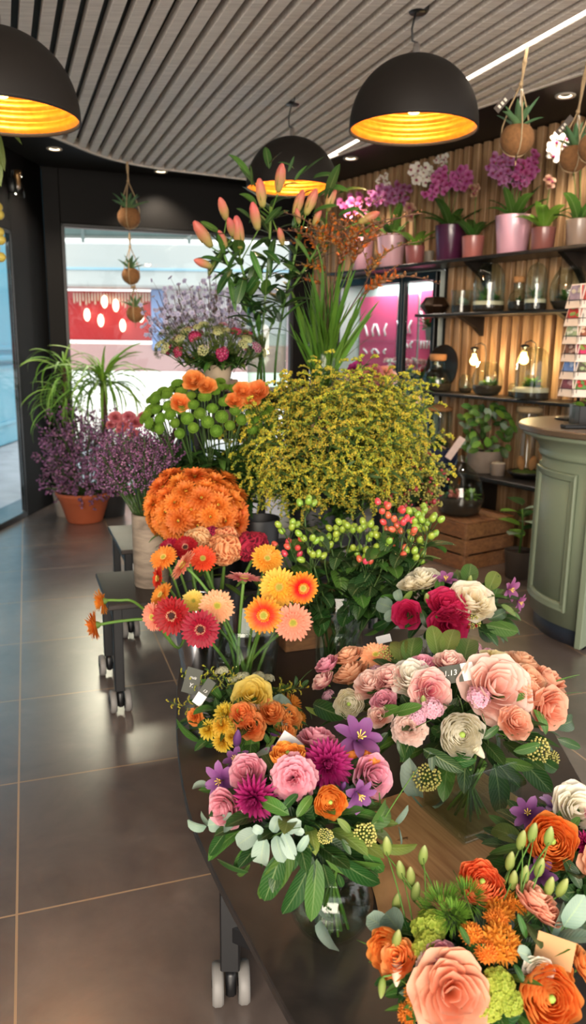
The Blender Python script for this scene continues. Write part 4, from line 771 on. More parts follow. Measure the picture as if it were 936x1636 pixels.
# ================================================================ display tables on castors
k = NT_('slate_top'); nz = k.noise(7, 7, k.coord('Object'), .8, .6); M_['slate'] = k.bsdf(k.ramp(nz, [(.3, '#211d1c'), (.7, '#3b332e')]), k.mathn('ADD', .30, k.mathn('MULTIPLY', nz, .2)), 0, nz, .25)
M_['steel'] = plain('table_steel', '#131315', .4, 0, 0, 60, .2)
def castor(t, x, y, ztop, rot=0.):
    r = .043; c = part('castor', Geo().add(box(.022, .05, .06, .006), tr(0, 0, r+.012)).add(lathe([(.012, 0), (.012, .02)], 10), tr(0, 0, r+.035)), M_['steel'], t, tr(x, y, 0) @ rz(rot))
    for sx in (-1, 1):
        g = Geo().add(lathe([(r*.62, -.011), (r*.9, -.012), (r, -.006), (r, .006), (r*.9, .012), (r*.62, .011)], 28), tr(sx*.027, 0, r) @ ry(PI/2)); g.add(lathe([(.001, -.010), (r*.63, -.010), (r*.63, .010), (.001, .010)], 24), tr(sx*.027, 0, r) @ ry(PI/2), 1); g.add(lathe([(.001, -.013), (.008, -.013), (.009, -.009)], 12), tr(sx*.027, 0, r) @ ry(PI/2), 1)
        part('wheel', g, [M_['rubber'], M_['steel']], c, tr(x, y, 0) @ rz(rot))
def legpost(t, x, y, z0, z1, ux, s=.035):
    part('leg', Geo().add(box(s, s, z1-z0, .003), Matrix(((ux.x, -ux.y, 0, x), (ux.y, ux.x, 0, y), (0, 0, 1, (z0+z1)/2), (0, 0, 0, 1)))), M_['steel'], t, smooth=False)
ZF1, ZF2 = .34, .43
# front table: long rounded slate top
OUT = [(-.36, 2.42), (-.346, 2.18), (-.297, 1.84), (-.226, 1.53), (-.141, 1.31), (-.065, 1.145), (.012, .98), (.11, .82), (.24, .70), (.40, .66), (.55, .74), (.64, .95), (.68, 1.3), (.70, 1.7), (.72, 2.1), (.72, 2.45), (.62, 2.62), (.3, 2.66), (-.05, 2.58), (-.28, 2.52)]
t = thing('display_table', 'long low black table with a curved slate top in the foreground', 'table', (.2, 1.7, 0))
part('table_top', Geo().add(prism(spline(OUT+OUT[:1], 6)[:-1], ZF1-.022, ZF1, .003)), M_['slate'], t, smooth=False)
ux = Vector((1, 0, 0))
for x, y in ((-.118, 1.365), (-.24, 2.3), (.55, 1.0), (.58, 2.4)):
    legpost(t, x, y, .085, ZF1-.022, ux, .04); castor(t, x, y, .085, .12)
for a, b in (((-.118, 1.365), (.55, 1.0)), ((-.24, 2.3), (.58, 2.4)), ((-.118, 1.365), (-.24, 2.3)), ((.55, 1.0), (.58, 2.4))):
    A_, B_ = Vector((*a, .16)), Vector((*b, .16)); d = (B_-A_); L = d.length; d.normalize(); c = (A_+B_)/2
    part('rail', Geo().add(box(L, .03, .04, .003), Matrix(((d.x, -d.y, 0, c.x), (d.y, d.x, 0, c.y), (0, 0, 1, .175), (0, 0, 0, 1)))), M_['steel'], t, smooth=False)
def ortho_table(name, label, p0, w, d, z, group=None, top=None, cast=True, ls=.035):
    t = thing(name, label, 'table', p0+UA*w/2+VA*d/2, 0, group); c = p0+UA*w/2+VA*d/2; Mx = Matrix(((UA.x, VA.x, 0, c.x), (UA.y, VA.y, 0, c.y), (0, 0, 1, 0), (0, 0, 0, 1)))
    part('table_top', Geo().add(box(w, d, .02, .003), Mx @ tr(0, 0, z-.01)), top or M_['slate'], t, smooth=False)
    g = Geo()
    for y in (-1, 1): g.add(box(w-.05, .03, .05, .003), Mx @ tr(0, y*(d/2-.035), z-.047))
    for x in (-1, 1): g.add(box(.03, d-.05, .05, .003), Mx @ tr(x*(w/2-.035), 0, z-.047))
    part('frame', g, M_['steel'], t, smooth=False)
    for x in (-1, 1):
        for y in (-1, 1):
            q = Mx @ Vector((x*(w/2-.035), y*(d/2-.035), 0)); legpost(t, q.x, q.y, .085 if cast else 0, z-.022, UA, ls)
            if cast: castor(t, q.x, q.y, .085, .35)
    return t
P2 = Vector((-.657, 2.612, 0)); ortho_table('display_table', 'black table on castors behind the gerberas, carrying the stoneware pot', P2, 1.15, .42, ZF2, 'rectangular black display tables')
P3 = Vector((-.775, 3.36, 0)); ortho_table('display_table', 'farther black table on castors, behind the one with the stoneware pot', P3, 1.3, .50, ZF2, 'rectangular black display tables')
PT = Vector((-.42, 3.06, 0)); ZT = 1.16
t = ortho_table('tall_stand', 'tall narrow black stand carrying the lilies and crocosmia', PT, .80, .34, ZT, None, M_['shelf'], False, .03)
# ================================================================ vases
M_['ceramic'] = None; k = NT_('stone_glaze'); nz = k.noise(6, 6, k.mapping(k.coord('Object'), (1, 1, 5)), .6, .6); M_['ceramic'] = k.bsdf(k.ramp(nz, [(.28, '#5e5246'), (.5, '#8a7a6a'), (.72, '#a4937f')]), .7, 0, nz, .4)
M_['bucket'] = plain('dark_bucket', '#18181b', .5)
def vase_cyl(name, label, p, r0, r1, h, mat, th=.003, cat='vase', group=None, water=None, foot=.0):
    t = thing(name, label, cat, p, 0, group); n = 40
    pr = [(.001, 0), (r0*.97, 0), (r0, .004), (r1, h-.003), (r1-th*.5, h), (r1-th, h-.003), (r0-th, max(.008, foot)), (.001, max(.008, foot))]
    part('glass_body' if mat is M_['glass'] else 'body', Geo().add(lathe(pr, n)), mat, t, tr(p))
    if water: rw = r0+(r1-r0)*water-th*1.5; part('water', Geo().add(lathe([(.001, .012), (r0-th*1.5, .012), (rw, h*water), (.001, h*water)], n)), M_['water'], t, tr(p))
    return t
vs = {}
pv = Vector((-.545, 2.875, ZF2)); vase_cyl('stoneware_vase', 'rough grey-brown cylindrical stoneware vase on the black castor table', pv, .070, .072, .285, M_['ceramic'], .007); vs['statice'] = pv
pv = Vector((-.375, 2.80, ZF2)); vase_cyl('flower_bucket', 'black bucket holding the orange chrysanthemums', pv, .06, .075, .24, M_['bucket'], .004, 'bucket'); vs['mum'] = pv
pv = Vector((.08, 3.02, ZF2)); vase_cyl('flower_bucket', 'tall black bucket holding the goldenrod', pv, .08, .10, .36, M_['bucket'], .004, 'bucket'); vs['gold'] = pv
pv = Vector((.40, 3.12, ZF2)); vase_cyl('flower_bucket', 'black bucket holding the red berried sprays right of the goldenrod', pv, .06, .075, .26, M_['bucket'], .004, 'bucket'); vs['redbud'] = pv
pv = Vector((-.27, 2.97, ZF2)); vase_cyl('flower_bucket', 'black bucket holding the green button chrysanthemums', pv, .07, .085, .34, M_['bucket'], .004, 'bucket'); vs['santini'] = pv
pv = Vector((-.13, 2.885, ZF2)); vase_cyl('flower_bucket', 'empty black bucket between the orange chrysanthemums and the goldenrod', pv, .065, .08, .27, M_['bucket'], .004, 'bucket')
pv = Vector((-.62, 3.72, ZF2)); vase_cyl('flower_bucket', 'grey bucket holding the pink carnations by the window', pv, .06, .075, .26, M_['stoneware'], .004, 'bucket'); vs['pinkc'] = pv
pv = Vector((.03, 2.33, ZF1))
pv = Vector((.148, 2.27, ZF1+.001)); vase_cyl('glass_vase', 'tall clear glass cylinder holding the hypericum berries', pv, .073, .076, .27, M_['glass'], .004, 'vase', None, .72, .014); vs['hyper'] = pv
pv = Vector((-.128, 2.05, ZF1+.001)); vase_cyl('glass_vase', 'clear flared glass vase full of gerbera stems', pv, .075, .10, .25, M_['glass'], .004, 'vase', None, .5, .014); vs['gerb'] = pv
pv = Vector((-.235, 2.42, ZF1+.001)); vase_cyl('flower_bucket', 'black bucket holding the cockscombs behind the gerberas', pv, .06, .07, .24, M_['bucket'], .004, 'bucket'); vs['celo'] = pv
# chrome bucket with a tipping handle
pv = Vector((-.288, 2.255, ZF1)); t = vase_cyl('chrome_pail', 'shiny chrome pail with a ring handle left of the gerbera vase', pv, .055, .078, .19, M_['chrome'], .002, 'pail'); rim = pv+Vector((-.03, -.065, .185))
part('handle', Geo().add(tube([pv+Vector((.078*math.cos(a), .078*math.sin(a), .185+.055*math.sin((a-.2)/(PI-.4)*PI))) for a in np.linspace(.2, PI-.2, 12)], .004, 8)), M_['chrome'], t); part('rim', Geo().add(lathe([(.077, .186), (.082, .188), (.082, .194), (.077, .195)], 36)), M_['chrome'], t, tr(pv)); vs['pail'] = pv
pv = Vector((-.118, 3.28, ZT+.001)); vase_cyl('glass_vase', 'tall clear glass cylinder holding the lily stems on the stand', pv, .083, .086, .385, M_['glass'], .004, 'vase', None, .6, .014); vs['lily'] = pv
pv = Vector((.125, 3.38, ZT+.001)); vase_cyl('glass_vase', 'clear glass vase holding the crocosmia leaves, hidden behind the goldenrod tops', pv, .06, .07, .2, M_['glass'], .004, 'vase', None, .6, .014); vs['croco'] = pv
pv = Vector((-.315, 3.19, ZT+.001)); vase_cyl('clay_pot', 'pale clay pot holding the sweet william bunch', pv, .045, .058, .105, plain('pale_clay', '#a8957c', .8, 0, 0, 20, .15, .2), .005, 'pot'); vs['dianthus'] = pv
pk_ = Vector((.42, 3.52, 0)); ortho_table('plant_stool', 'black stool right of the tall stand, carrying the wrapped carnations', pk_-UA*.11-VA*.11, .24, .22, .93, None, M_['shelf'], False, .025); ZK = .931; pv = pk_+Vector((.01, .0, ZK)); vase_cyl('glass_vase', 'small glass vase holding the wrapped carnations on the black stool', pv, .045, .05, .12, M_['glass'], .003, 'vase', None, .6, .012); vs['carn'] = pv
pd = Vector((-.36, 4.00, 0)); ortho_table('plant_stool', 'black stool behind the tall stand, carrying the pale blue larkspur', pd-UA*.2-VA*.15, .4, .3, .95, None, M_['shelf'], False); pv = pd+Vector((0, 0, .951)); vase_cyl('flower_bucket', 'grey bucket holding the pale blue larkspur', pv, .06, .07, .22, M_['stoneware'], .004, 'bucket'); vs['delph'] = pv
# small wooden crate behind the hypericum cylinder, boards under the cube vase
a_ = Vector((-.02, 2.42, ZF1)); crate('wooden_box', 'pale pine box with an oval hand hole behind the hypericum vase', a_, UA, VA, .22, .14, .17, None, True, 'box', 1)
M_['kraft'] = plain('kraft_paper', '#b98c5e', .8, 0, 0, 25, .15, .2); M_['kraftwrap'] = plain('kraft_wrap', '#d9b287', .8, 0, 0, 25, .12, .2)
# low wooden block for the cube vase
ww = wood('pale_board', '#9a6b41', '#c79a68', (22, 1.5, 22), .6); cz = Vector((.385, 1.48, 0)); R45 = Matrix.Rotation(math.radians(28), 4, 'Z')
t = solo('serving_board', Geo().add(box(.36, .30, .022, .004)), ww, 'pale wooden board under the square glass vase', 'board', M=tr(cz.x-.02, cz.y-.02, ZF1+.0115) @ R45, smooth=False)
zb = ZF1+.0235; t = thing('glass_vase', 'square clear glass vase with twisted stems under the white and pink bouquet', 'vase', (cz.x, cz.y, zb)); S, Hc = .15, .155; g = Geo()
for sx, sy, ax in ((1, 0, 0), (-1, 0, 0), (0, 1, 1), (0, -1, 1)): g.add(box(.006 if ax == 0 else S-.012, .006 if ax == 1 else S, Hc, .0015), tr(sx*(S/2-.003), sy*(S/2-.003), Hc/2))
g.add(box(S-.012, S-.012, .012, .0015), tr(0, 0, .006)); part('glass_body', g, M_['glass'], t, tr(cz.x, cz.y, zb) @ R45, smooth=False); part('water', Geo().add(box(S-.016, S-.016, .085, .001), tr(0, 0, .056)), M_['water'], t, tr(cz.x, cz.y, zb) @ R45, smooth=False); vs['cube'] = Vector((cz.x, cz.y, zb))
# round fishbowl
pv = Vector((.075, 1.165, ZF1+.001)); t = thing('fishbowl_vase', 'round clear glass bowl with green stems in water at the front of the table', 'vase', pv); R, n = .073, 24
pr = [(R*math.sin(a), R*.98-R*.98*math.cos(a)) for a in np.linspace(.35, 2.55, n)]; z0 = pr[0][1]; pr = [(r, z-z0) for r, z in pr]; inn = [(max(r-.003, .001), z+(.003 if i == 0 else 0)) for i, (r, z) in enumerate(pr)]
part('glass_body', Geo().add(lathe([(.001, 0)]+pr+inn[::-1]+[(.001, .003)], 48)), M_['glass'], t, tr(pv)); part('water', Geo().add(lathe([(.001, .004)]+[(r-.0045, z+.003) for r, z in pr[:13]]+[(.001, pr[12][1]+.003)], 40)), M_['water'], t, tr(pv)); vs['bowl'] = pv
# hidden containers of the other arrangements
pv = Vector((-.085, 1.86, ZF1+.001)); vase_cyl('glass_vase', 'low glass vase under the yellow and orange bouquet', pv, .055, .06, .12, M_['glass'], .003, 'vase', None, .6, .012); vs['yellow'] = pv
pv = Vector((.43, 2.16, ZF1+.001)); vase_cyl('glass_vase', 'glass vase under the cream and crimson bouquet', pv, .06, .065, .15, M_['glass'], .003, 'vase', None, .6, .012); vs['crim'] = pv
pv = Vector((.225, .93, ZF1+.001)); vase_cyl('glass_vase', 'glass vase under the peach and orange bouquet', pv, .055, .06, .14, M_['glass'], .003, 'vase', None, .6, .012); vs['peach'] = pv
pv = Vector((.44, 1.10, ZF1+.001)); vase_cyl('glass_vase', 'glass vase under the small bouquet at the right picture edge', pv, .05, .055, .14, M_['glass'], .003, 'vase', None, .6, .012); vs['edge'] = pv
# ---------------------------------------------------------------- plants by the window
M_['terra'] = plain('terracotta', '#a3502f', .75, 0, 0, 14, .12, .1)
pt = on_floor(136, 832); t = thing('potted_heather', 'wide terracotta pot of purple heather on the floor near the entrance', 'potted plant', pt)
R = wpx(pt, 84)/2; hh = .235; part('pot', Geo().add(lathe([(.001, 0), (R*.62, 0), (R*.66, .01), (R*.9, hh*.72), (R*.93, hh*.74), (R*.95, hh*.8), (R*1.0, hh*.86), (R*1.04, hh*.9), (R*1.04, hh), (R*.97, hh), (R*.94, hh*.85)], 40)), M_['terra'], t, tr(pt)); part('soil', Geo().add(disc(R*.94, hh*.88)), M_['soil'], t, tr(pt))
# ================================================================ flower heads (unit diameter, base at the origin, facing +Z)
def rose_geo(open_=.5, nl=7, seed=0):
    g = Geo(); o = 0.
    for i in range(nl):
        f = i/(nl-1); n = (2, 3, 4, 5, 5, 6, 6)[min(i, 6)]; R = .06+.30*f**.9; L = .52+.20*f; el = 1.15-1.05*f**.8; bend = .55+.55*f; tip = -(.1+.95*f*f)*(.5+.8*open_)
        for j in range(n):
            o += .77; g.add(blade(L*R_(.95, 1.05), .26+.36*f, bend*R_(.9, 1.1), el+R_(-.05, .05), .0, .42, .26, 9, 7, .30-.18*f, .03+.03*f, R_(0, 6), 0, tip*R_(.7, 1.25)), rz(j/n*2*PI+o) @ tr(0, .01, .13*(1-f)))
    for j in range(5): g.add(blade(.28, .10, -1.2, .35, .2, .4, .8, 5, 3), rz(j*1.257) @ tr(0, .03, .01), 1)
    return g
def ranun_geo(nl=9):
    g = Geo(); o = 0.
    for i in range(nl):
        f = i/(nl-1); n = 4+int(f*4.5); L = .34+.42*f; el = .85-.85*f; end = 2.0-.42*f
        for j in range(n): o += .9; g.add(blade(L*R_(.95, 1.05), .24+.26*f, end-el, el, .0, .45, .16, 8, 6, .28, .015, R_(0, 6)), rz(j/n*2*PI+o) @ tr(0, .01, .16*(1-f)))
    g.add(ball(.07, 1, .8), tr(0, 0, .46), 1); return g
def carn_geo(n=46):
    g = Geo()
    for i in range(n):
        f = (i+.5)/n; el = PI/2-.1-1.35*f+R_(-.18, .18); g.add(blade(.34+.17*f, .32, -.35+R_(-.3, .3), el, .0, .9, .10, 6, 6, .05, .16, R_(0, 6)), rz(i*2.4) @ tr(0, .02, .05*(1-f)))
    g.add(lathe([(.05, -.2), (.08, -.1), (.09, .02)], 10), None, 1); return g
def mum_geo(n=110, incurve=.9, W=.085, flat=.75):
    g = Geo()
    for i in range(n):
        f = (i+.5)/n; el = PI/2-.05-f*1.75+R_(-.1, .1); g.add(blade(.30+.22*f**.6, W*R_(.85, 1.15), incurve*(.9-f*1.3)+R_(-.2, .2), el, .0, .55, .3, 5, 3, .35), rz(i*2.39996) @ tr(0, .02+.03*f, .12*(1-f)))
    return g
def daisy_geo(layers=((20, .5, .1), (18, .42, .42), (14, .32, .75), (10, .22, 1.1)), W=.12, disc_r=.07):
    g = Geo()
    for k_, (n, L, el) in enumerate(layers):
        for j in range(n): g.add(blade(L*R_(.9, 1.08), W*R_(.85, 1.1), R_(-.35, .1), el+R_(-.12, .12), .0, .5, .22, 5, 3, .18), rz((j+.5*(k_ % 2)+R_(-.2, .2))/n*2*PI) @ tr(0, .02, .02*k_))
    g.add(ball(disc_r, 2, .6), tr(0, 0, .08), 1); return g
def gerb_geo(dbl=True):
    g = Geo()
    for n, L, el, W, z in ((26, .48, .10, .105, .0), (24, .44, .20, .10, .012))+(((22, .30, .45, .07, .02), (22, .20, .6, .05, .026)) if dbl else ((20, .17, .6, .05, .02),)):
        for j in range(n): g.add(blade(L*R_(.94, 1.05), W*R_(.9, 1.1), R_(-.22, .02), el+R_(-.05, .05), .0, .45, .18, 6, 3, .10), rz((j+R_(-.2, .2)+.5*(z > .005))/n*2*PI) @ tr(0, .03, z))
    return g
def gerb_disc():
    g = Geo().add(lathe([(.11, .02), (.115, .05), (.10, .068), (.07, .06), (.03, .05), (.001, .048)], 26))
    for i in range(70): r = .105*math.sqrt((i+.5)/70); g.add(BALL[0], tr(r*math.cos(i*2.4), r*math.sin(i*2.4), .058+(.02 if r > .065 else 0)) @ sc(.011, .011, .02), 1 if r > .062 else 0)
    return g
def pom_geo():
    g = Geo().add(ball(.40, 2, .72), tr(0, 0, .26))
    for i in range(90): 
        f = (i+.5)/90; z = 1-1.35*f; r = math.sqrt(max(0, 1-z*z)); a = i*2.4; d = Vector((r*math.cos(a), r*math.sin(a), z)); g.add(BALL[1], tr(d.x*.44, d.y*.44, .26+d.z*.27) @ basis(d) @ sc(.055, .055, .07))
    return g
def trumpet_geo(n=6, W=.24, el=.55, L=.55): 
    g = Geo()
    for j in range(n): g.add(blade(L*R_(.9, 1.1), W*R_(.85, 1.1), -.9+R_(-.3, .3), el+.45+R_(-.15, .15), .12, .45, .5, 8, 5, .05, .05, R_(0, 6)), rz(j/n*2*PI+R_(-.1, .1)) @ tr(0, .02, 0))
    for j in range(6): g.add(tube([(0, 0, .05), (.03*math.cos(j), .03*math.sin(j), .2), (.09*math.cos(j*1.05), .09*math.sin(j*1.05), .30)], [.008, .008, .014], 4), None, 1)
    return g
def cluster_geo(n, R, r, flatz=.7, stems=True, m2=1):
    g = Geo()
    for i in range(n):
        f = (i+.5)/n; a = i*2.4; z = 1-1.1*f; rr = math.sqrt(max(0, 1-z*z)); p = Vector((rr*math.cos(a)*R, rr*math.sin(a)*R, .12+z*R*flatz))*R_(.85, 1.08); g.add(BALL[1], tr(p) @ sc(r*R_(.75, 1.15)))
        if stems and i % 2 == 0: g.add(tube([(0, 0, -.1), p*.5, p], .008, 4, False), None, m2)
    return g
def tinyflower(L=.1, n=5):
    g = Geo()
    for j in range(n): g.add(blade(L, L*.75, -.3, .35, .0, .55, .35, 4, 3, .1), rz(j/n*2*PI))
    return g.patch()
TF = [tinyflower(1., 5), tinyflower(1., 5), tinyflower(1., 5)]
def starflower():
    g = Geo()
    for j in range(5): g.add(blade(1., .32, .9, .2, .2, .5, .7, 4, 3), rz(j*1.257)); g.add(blade(.7, .22, -.8, .2, .2, .5, .7, 4, 3), rz(j*1.257+.6))
    return g.patch()
def floret_head(n, R, s, zf=.6, tf=None):                                         # a rounded head of tiny five-petalled florets
    g = Geo()
    for i in range(n):
        f = (i+.5)/n; a = i*2.4; z = 1-1.0*f; rr = math.sqrt(max(0, 1-z*z)); d = Vector((rr*math.cos(a), rr*math.sin(a), z+.2)); p = Vector((d.x*R, d.y*R, d.z*R*zf+.05))*R_(.82, 1.1); g.add((tf or TF)[i % 3], tr(p) @ basis(d+Vector((R_(-.3, .3), R_(-.3, .3), 0)), R_(0, 6)) @ sc(s*R_(.8, 1.2)))
        if i % 3 == 0: g.add(tube([(0, 0, -.1), p*.6, p], .01, 4, False), None, 1)
    return g
def fuzz_geo():
    g = Geo()
    for i in range(220):
        f = (i+.5)/220; a = i*2.4; z = 1-1.25*f; rr = math.sqrt(max(0, 1-z*z)); d = Vector((rr*math.cos(a), rr*math.sin(a), z)); d = (d+Vector((R_(-.4, .4), R_(-.4, .4), R_(-.4, .4)))).normalized(); g.add(blade(R_(.22, .32), .022, R_(-.5, .5), 0, .2, .2, .8, 4, 3), tr(d*.24+Vector((0, 0, .2))) @ basis(d) @ rx(PI/2))
    return g
def brain_geo():
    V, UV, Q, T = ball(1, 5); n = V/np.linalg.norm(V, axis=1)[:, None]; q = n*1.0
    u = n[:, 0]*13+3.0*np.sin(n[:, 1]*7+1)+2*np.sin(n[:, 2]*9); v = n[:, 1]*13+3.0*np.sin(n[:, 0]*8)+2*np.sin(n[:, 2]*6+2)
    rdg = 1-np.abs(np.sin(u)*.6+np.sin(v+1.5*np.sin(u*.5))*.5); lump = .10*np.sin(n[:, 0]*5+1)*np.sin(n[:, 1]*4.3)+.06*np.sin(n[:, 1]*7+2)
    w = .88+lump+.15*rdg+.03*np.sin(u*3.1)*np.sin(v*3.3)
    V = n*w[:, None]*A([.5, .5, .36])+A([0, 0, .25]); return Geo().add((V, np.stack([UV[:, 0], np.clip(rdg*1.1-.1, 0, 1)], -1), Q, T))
M_['calyx'] = plain('calyx', '#5d7a36', .6); M_['fl_green'] = plain('flower_eye', '#8da544', .6); M_['stamen'] = plain('stamen', '#e8c65a', .6)
HEAD = {}
def head(kind, colour, stops, fn, m2='calyx', nv=2, rough=.55, transl=.48, var=.06):
    m = grad(kind+'_'+colour, stops, rough, var, transl, .008, 0, .25, 30, .10)
    HEAD[kind+'_'+colour] = [fn().mesh(kind+'_'+colour, [m, M_[m2]]) for _ in range(nv)]
rg = lambda o: (lambda: rose_geo(o))
head('rose', 'pink', [(0, '#d9c98f'), (.3, '#dd93a5'), (.8, '#e79fb2'), (1, '#efb6c2')], rg(.5)); head('rose', 'blush', [(0, '#e0b58a'), (.35, '#efbfb0'), (.75, '#f1cdbf'), (1, '#f3d9cc')], rg(.6)); head('rose', 'pinkheart', [(0, '#d8607a'), (.45, '#e59aa0'), (1, '#f3d8cb')], rg(.55))
head('rose', 'cream', [(0, '#d9bd7f'), (.4, '#efe0bd'), (1, '#f6efdd')], rg(.6)); head('rose', 'white', [(0, '#d5d3a0'), (.4, '#f0ead8'), (1, '#f7f3e8')], rg(.5)); head('rose', 'peach', [(0, '#d9853f'), (.4, '#eaa981'), (1, '#f1c3a3')], rg(.6)); head('rose', 'salmon', [(0, '#e08a62'), (.4, '#efa98d'), (1, '#f4bfa6')], rg(.55))
head('rose', 'hotpink', [(0, '#8f1238'), (.5, '#c9214f'), (1, '#d63a66')], rg(.5)); head('rose', 'orange', [(0, '#dc7a2a'), (.5, '#f2994a'), (1, '#f6b06a')], rg(.6)); head('rose', 'yellow', [(0, '#e2bb30'), (.5, '#f4da58'), (1, '#f8e888')], rg(.55)); head('rose', 'butter', [(0, '#d9bf62'), (.5, '#efdf9a'), (1, '#f5ebbd')], rg(.6))
head('ranunculus', 'orange', [(0, '#e07a1c'), (.5, '#f39430'), (1, '#f8ad58')], ranun_geo, 'fl_green'); head('ranunculus', 'white', [(0, '#e3e2b4'), (.3, '#f3eed6'), (1, '#faf5e4')], ranun_geo, 'fl_green'); head('ranunculus', 'scarlet', [(0, '#d2522a'), (.6, '#ee6c40'), (1, '#f48a60')], ranun_geo, 'fl_green')
head('carnation', 'pink', [(0, '#cf6f8f'), (.6, '#e795ab'), (1, '#f0b1c0')], carn_geo); head('carnation', 'blush', [(0, '#d9a58c'), (.6, '#efc8ba'), (1, '#f4dacf')], carn_geo); head('carnation', 'orange', [(0, '#cf5f18'), (.6, '#e98236'), (1, '#f09a50')], carn_geo); head('carnation', 'peach', [(0, '#d98a63'), (.5, '#e9ab8b'), (.85, '#eebfa4'), (1, '#dd7f86')], carn_geo); head('carnation', 'magenta', [(0, '#6d0f48'), (.6, '#a32370'), (1, '#b83d86')], carn_geo); head('carnation', 'rose', [(0, '#a8435c'), (.6, '#cf6f80'), (1, '#dc8f98')], carn_geo)
head('mum', 'magenta', [(0, '#63093f'), (.55, '#a1195f'), (1, '#b73a7a')], mum_geo)
head('mum', 'yellow', [(0, '#dba21c'), (.5, '#f2c936'), (1, '#f7dc64')], lambda: mum_geo(110, .7, .11)); head('mum', 'amber', [(0, '#c9741a'), (.5, '#ea9c35'), (1, '#f2b455')], lambda: mum_geo(80, .5, .11))
M_['mumeye'] = plain('mum_eye', '#d9a32a', .7)
head('daisy', 'orange', [(0, '#8a2f08'), (.45, '#d5631a'), (1, '#ee9143')], daisy_geo, 'mumeye', 3, .5, .3, .1)
GB = {'crimson': [(0, '#4d0614'), (.5, '#8f0d20'), (1, '#a5182c')], 'peach': [(0, '#e29a3a'), (.3, '#eea271'), (1, '#f2b48c')], 'coral': [(0, '#e07a50'), (.4, '#ee8d6d'), (1, '#f3a587')], 'flame': [(0, '#c5240f'), (.5, '#df3d17'), (.72, '#e8741c'), (1, '#efa72e')], 'sunset': [(0, '#dd5a17'), (.35, '#e86a1b'), (.6, '#efa02c'), (1, '#f3bb49')], 'orange': [(0, '#cf5a14'), (.5, '#e87c2a'), (1, '#f09a45')], 'yellow': [(0, '#dba81c'), (.5, '#efcd4c'), (1, '#f4dc78')], 'rosy': [(0, '#d96a78'), (.5, '#e78f90'), (1, '#efb0a6')], 'redorange': [(0, '#b3200f'), (.5, '#d73c1d'), (1, '#e5622e')]}
for c_, st_ in GB.items(): head('gerbera', c_, st_, lambda: gerb_geo(c_ not in ('flame',)), 'calyx', 2, .5, .28, .05)
M_['gdark'] = plain('gerbera_dark_disc', '#3a1a12', .8); M_['gdark2'] = plain('gerbera_dark_ring', '#d8b48a', .8); M_['ggold'] = plain('gerbera_gold_disc', '#a9a33c', .8); M_['ggold2'] = plain('gerbera_gold_ring', '#e3c368', .8)
GD = {True: gerb_disc().mesh('gerbera_disc_dark', [M_['gdark'], M_['gdark2']]), False: gerb_disc().mesh('gerbera_disc_gold', [M_['ggold'], M_['ggold2']])}
GCAL = Geo().add(lathe([(.02, -.14), (.06, -.12), (.11, -.05), (.13, .01), (.10, .03)], 16)); [GCAL.add(blade(.14, .03, -.3, .9, .1, .3, .8, 4, 3), rz(j*.4) @ tr(0, .06, -.1)) for j in range(16)]; GCALM = GCAL.mesh('gerbera_calyx', [M_['calyx']])
head('clematis', 'purple', [(0, '#693673'), (.5, '#905392'), (1, '#a875ae')], lambda: trumpet_geo(7, .26, .35), 'stamen', 3); head('clematis', 'mauve', [(0, '#7a3a70'), (.5, '#a55a94'), (1, '#b878a8')], lambda: trumpet_geo(6, .26, .5), 'stamen', 2); head('clematis', 'lilac', [(0, '#8a62a8'), (.5, '#b088c4'), (1, '#c8a5d2')], lambda: trumpet_geo(6, .34, .5), 'stamen', 2)
head('santini', 'green', [(0, '#2c4510'), (.5, '#4a6c1a'), (1, '#6a8c2a')], pom_geo, 'calyx', 2, .7, .05, .1)
head('statice', 'pink', [(0, '#c98a9f'), (1, '#e7bcc9')], lambda: floret_head(46, .4, .12, .7), 'calyx', 2, .6, .25); head('asclepias', 'orange', [(0, '#dc7f1c'), (1, '#f4a546')], lambda: floret_head(52, .36, .17, .6, [starflower()]*3), 'calyx', 2); head('viburnum', 'lime', [(0, '#8da836'), (1, '#c9cf5c')], lambda: floret_head(120, .42, .12, .85), 'calyx', 2); head('astrantia', 'white', [(0, '#b9c08a'), (1, '#efe6d2')], lambda: floret_head(34, .4, .12, .6), 'calyx', 2)
head('skimmia', 'green', [(0, '#8f8a3a'), (1, '#bdb56a')], lambda: cluster_geo(80, .42, .045), 'calyx', 2, .5, .05); head('trick', 'green', [(0, '#47701f'), (1, '#6f9c34')], fuzz_geo, 'calyx', 2, .6, .15)
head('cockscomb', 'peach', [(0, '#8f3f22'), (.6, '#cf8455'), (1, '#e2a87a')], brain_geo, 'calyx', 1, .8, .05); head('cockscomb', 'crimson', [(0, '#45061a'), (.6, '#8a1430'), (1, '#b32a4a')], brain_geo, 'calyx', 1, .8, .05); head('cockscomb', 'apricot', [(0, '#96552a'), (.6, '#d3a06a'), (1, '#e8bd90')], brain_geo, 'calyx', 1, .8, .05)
def bud_geo(): return Geo().add(lathe([(.001, 0), (.05, .03), (.12, .18), (.15, .4), (.13, .65), (.08, .86), (.03, .98), (.001, 1.)], 12))
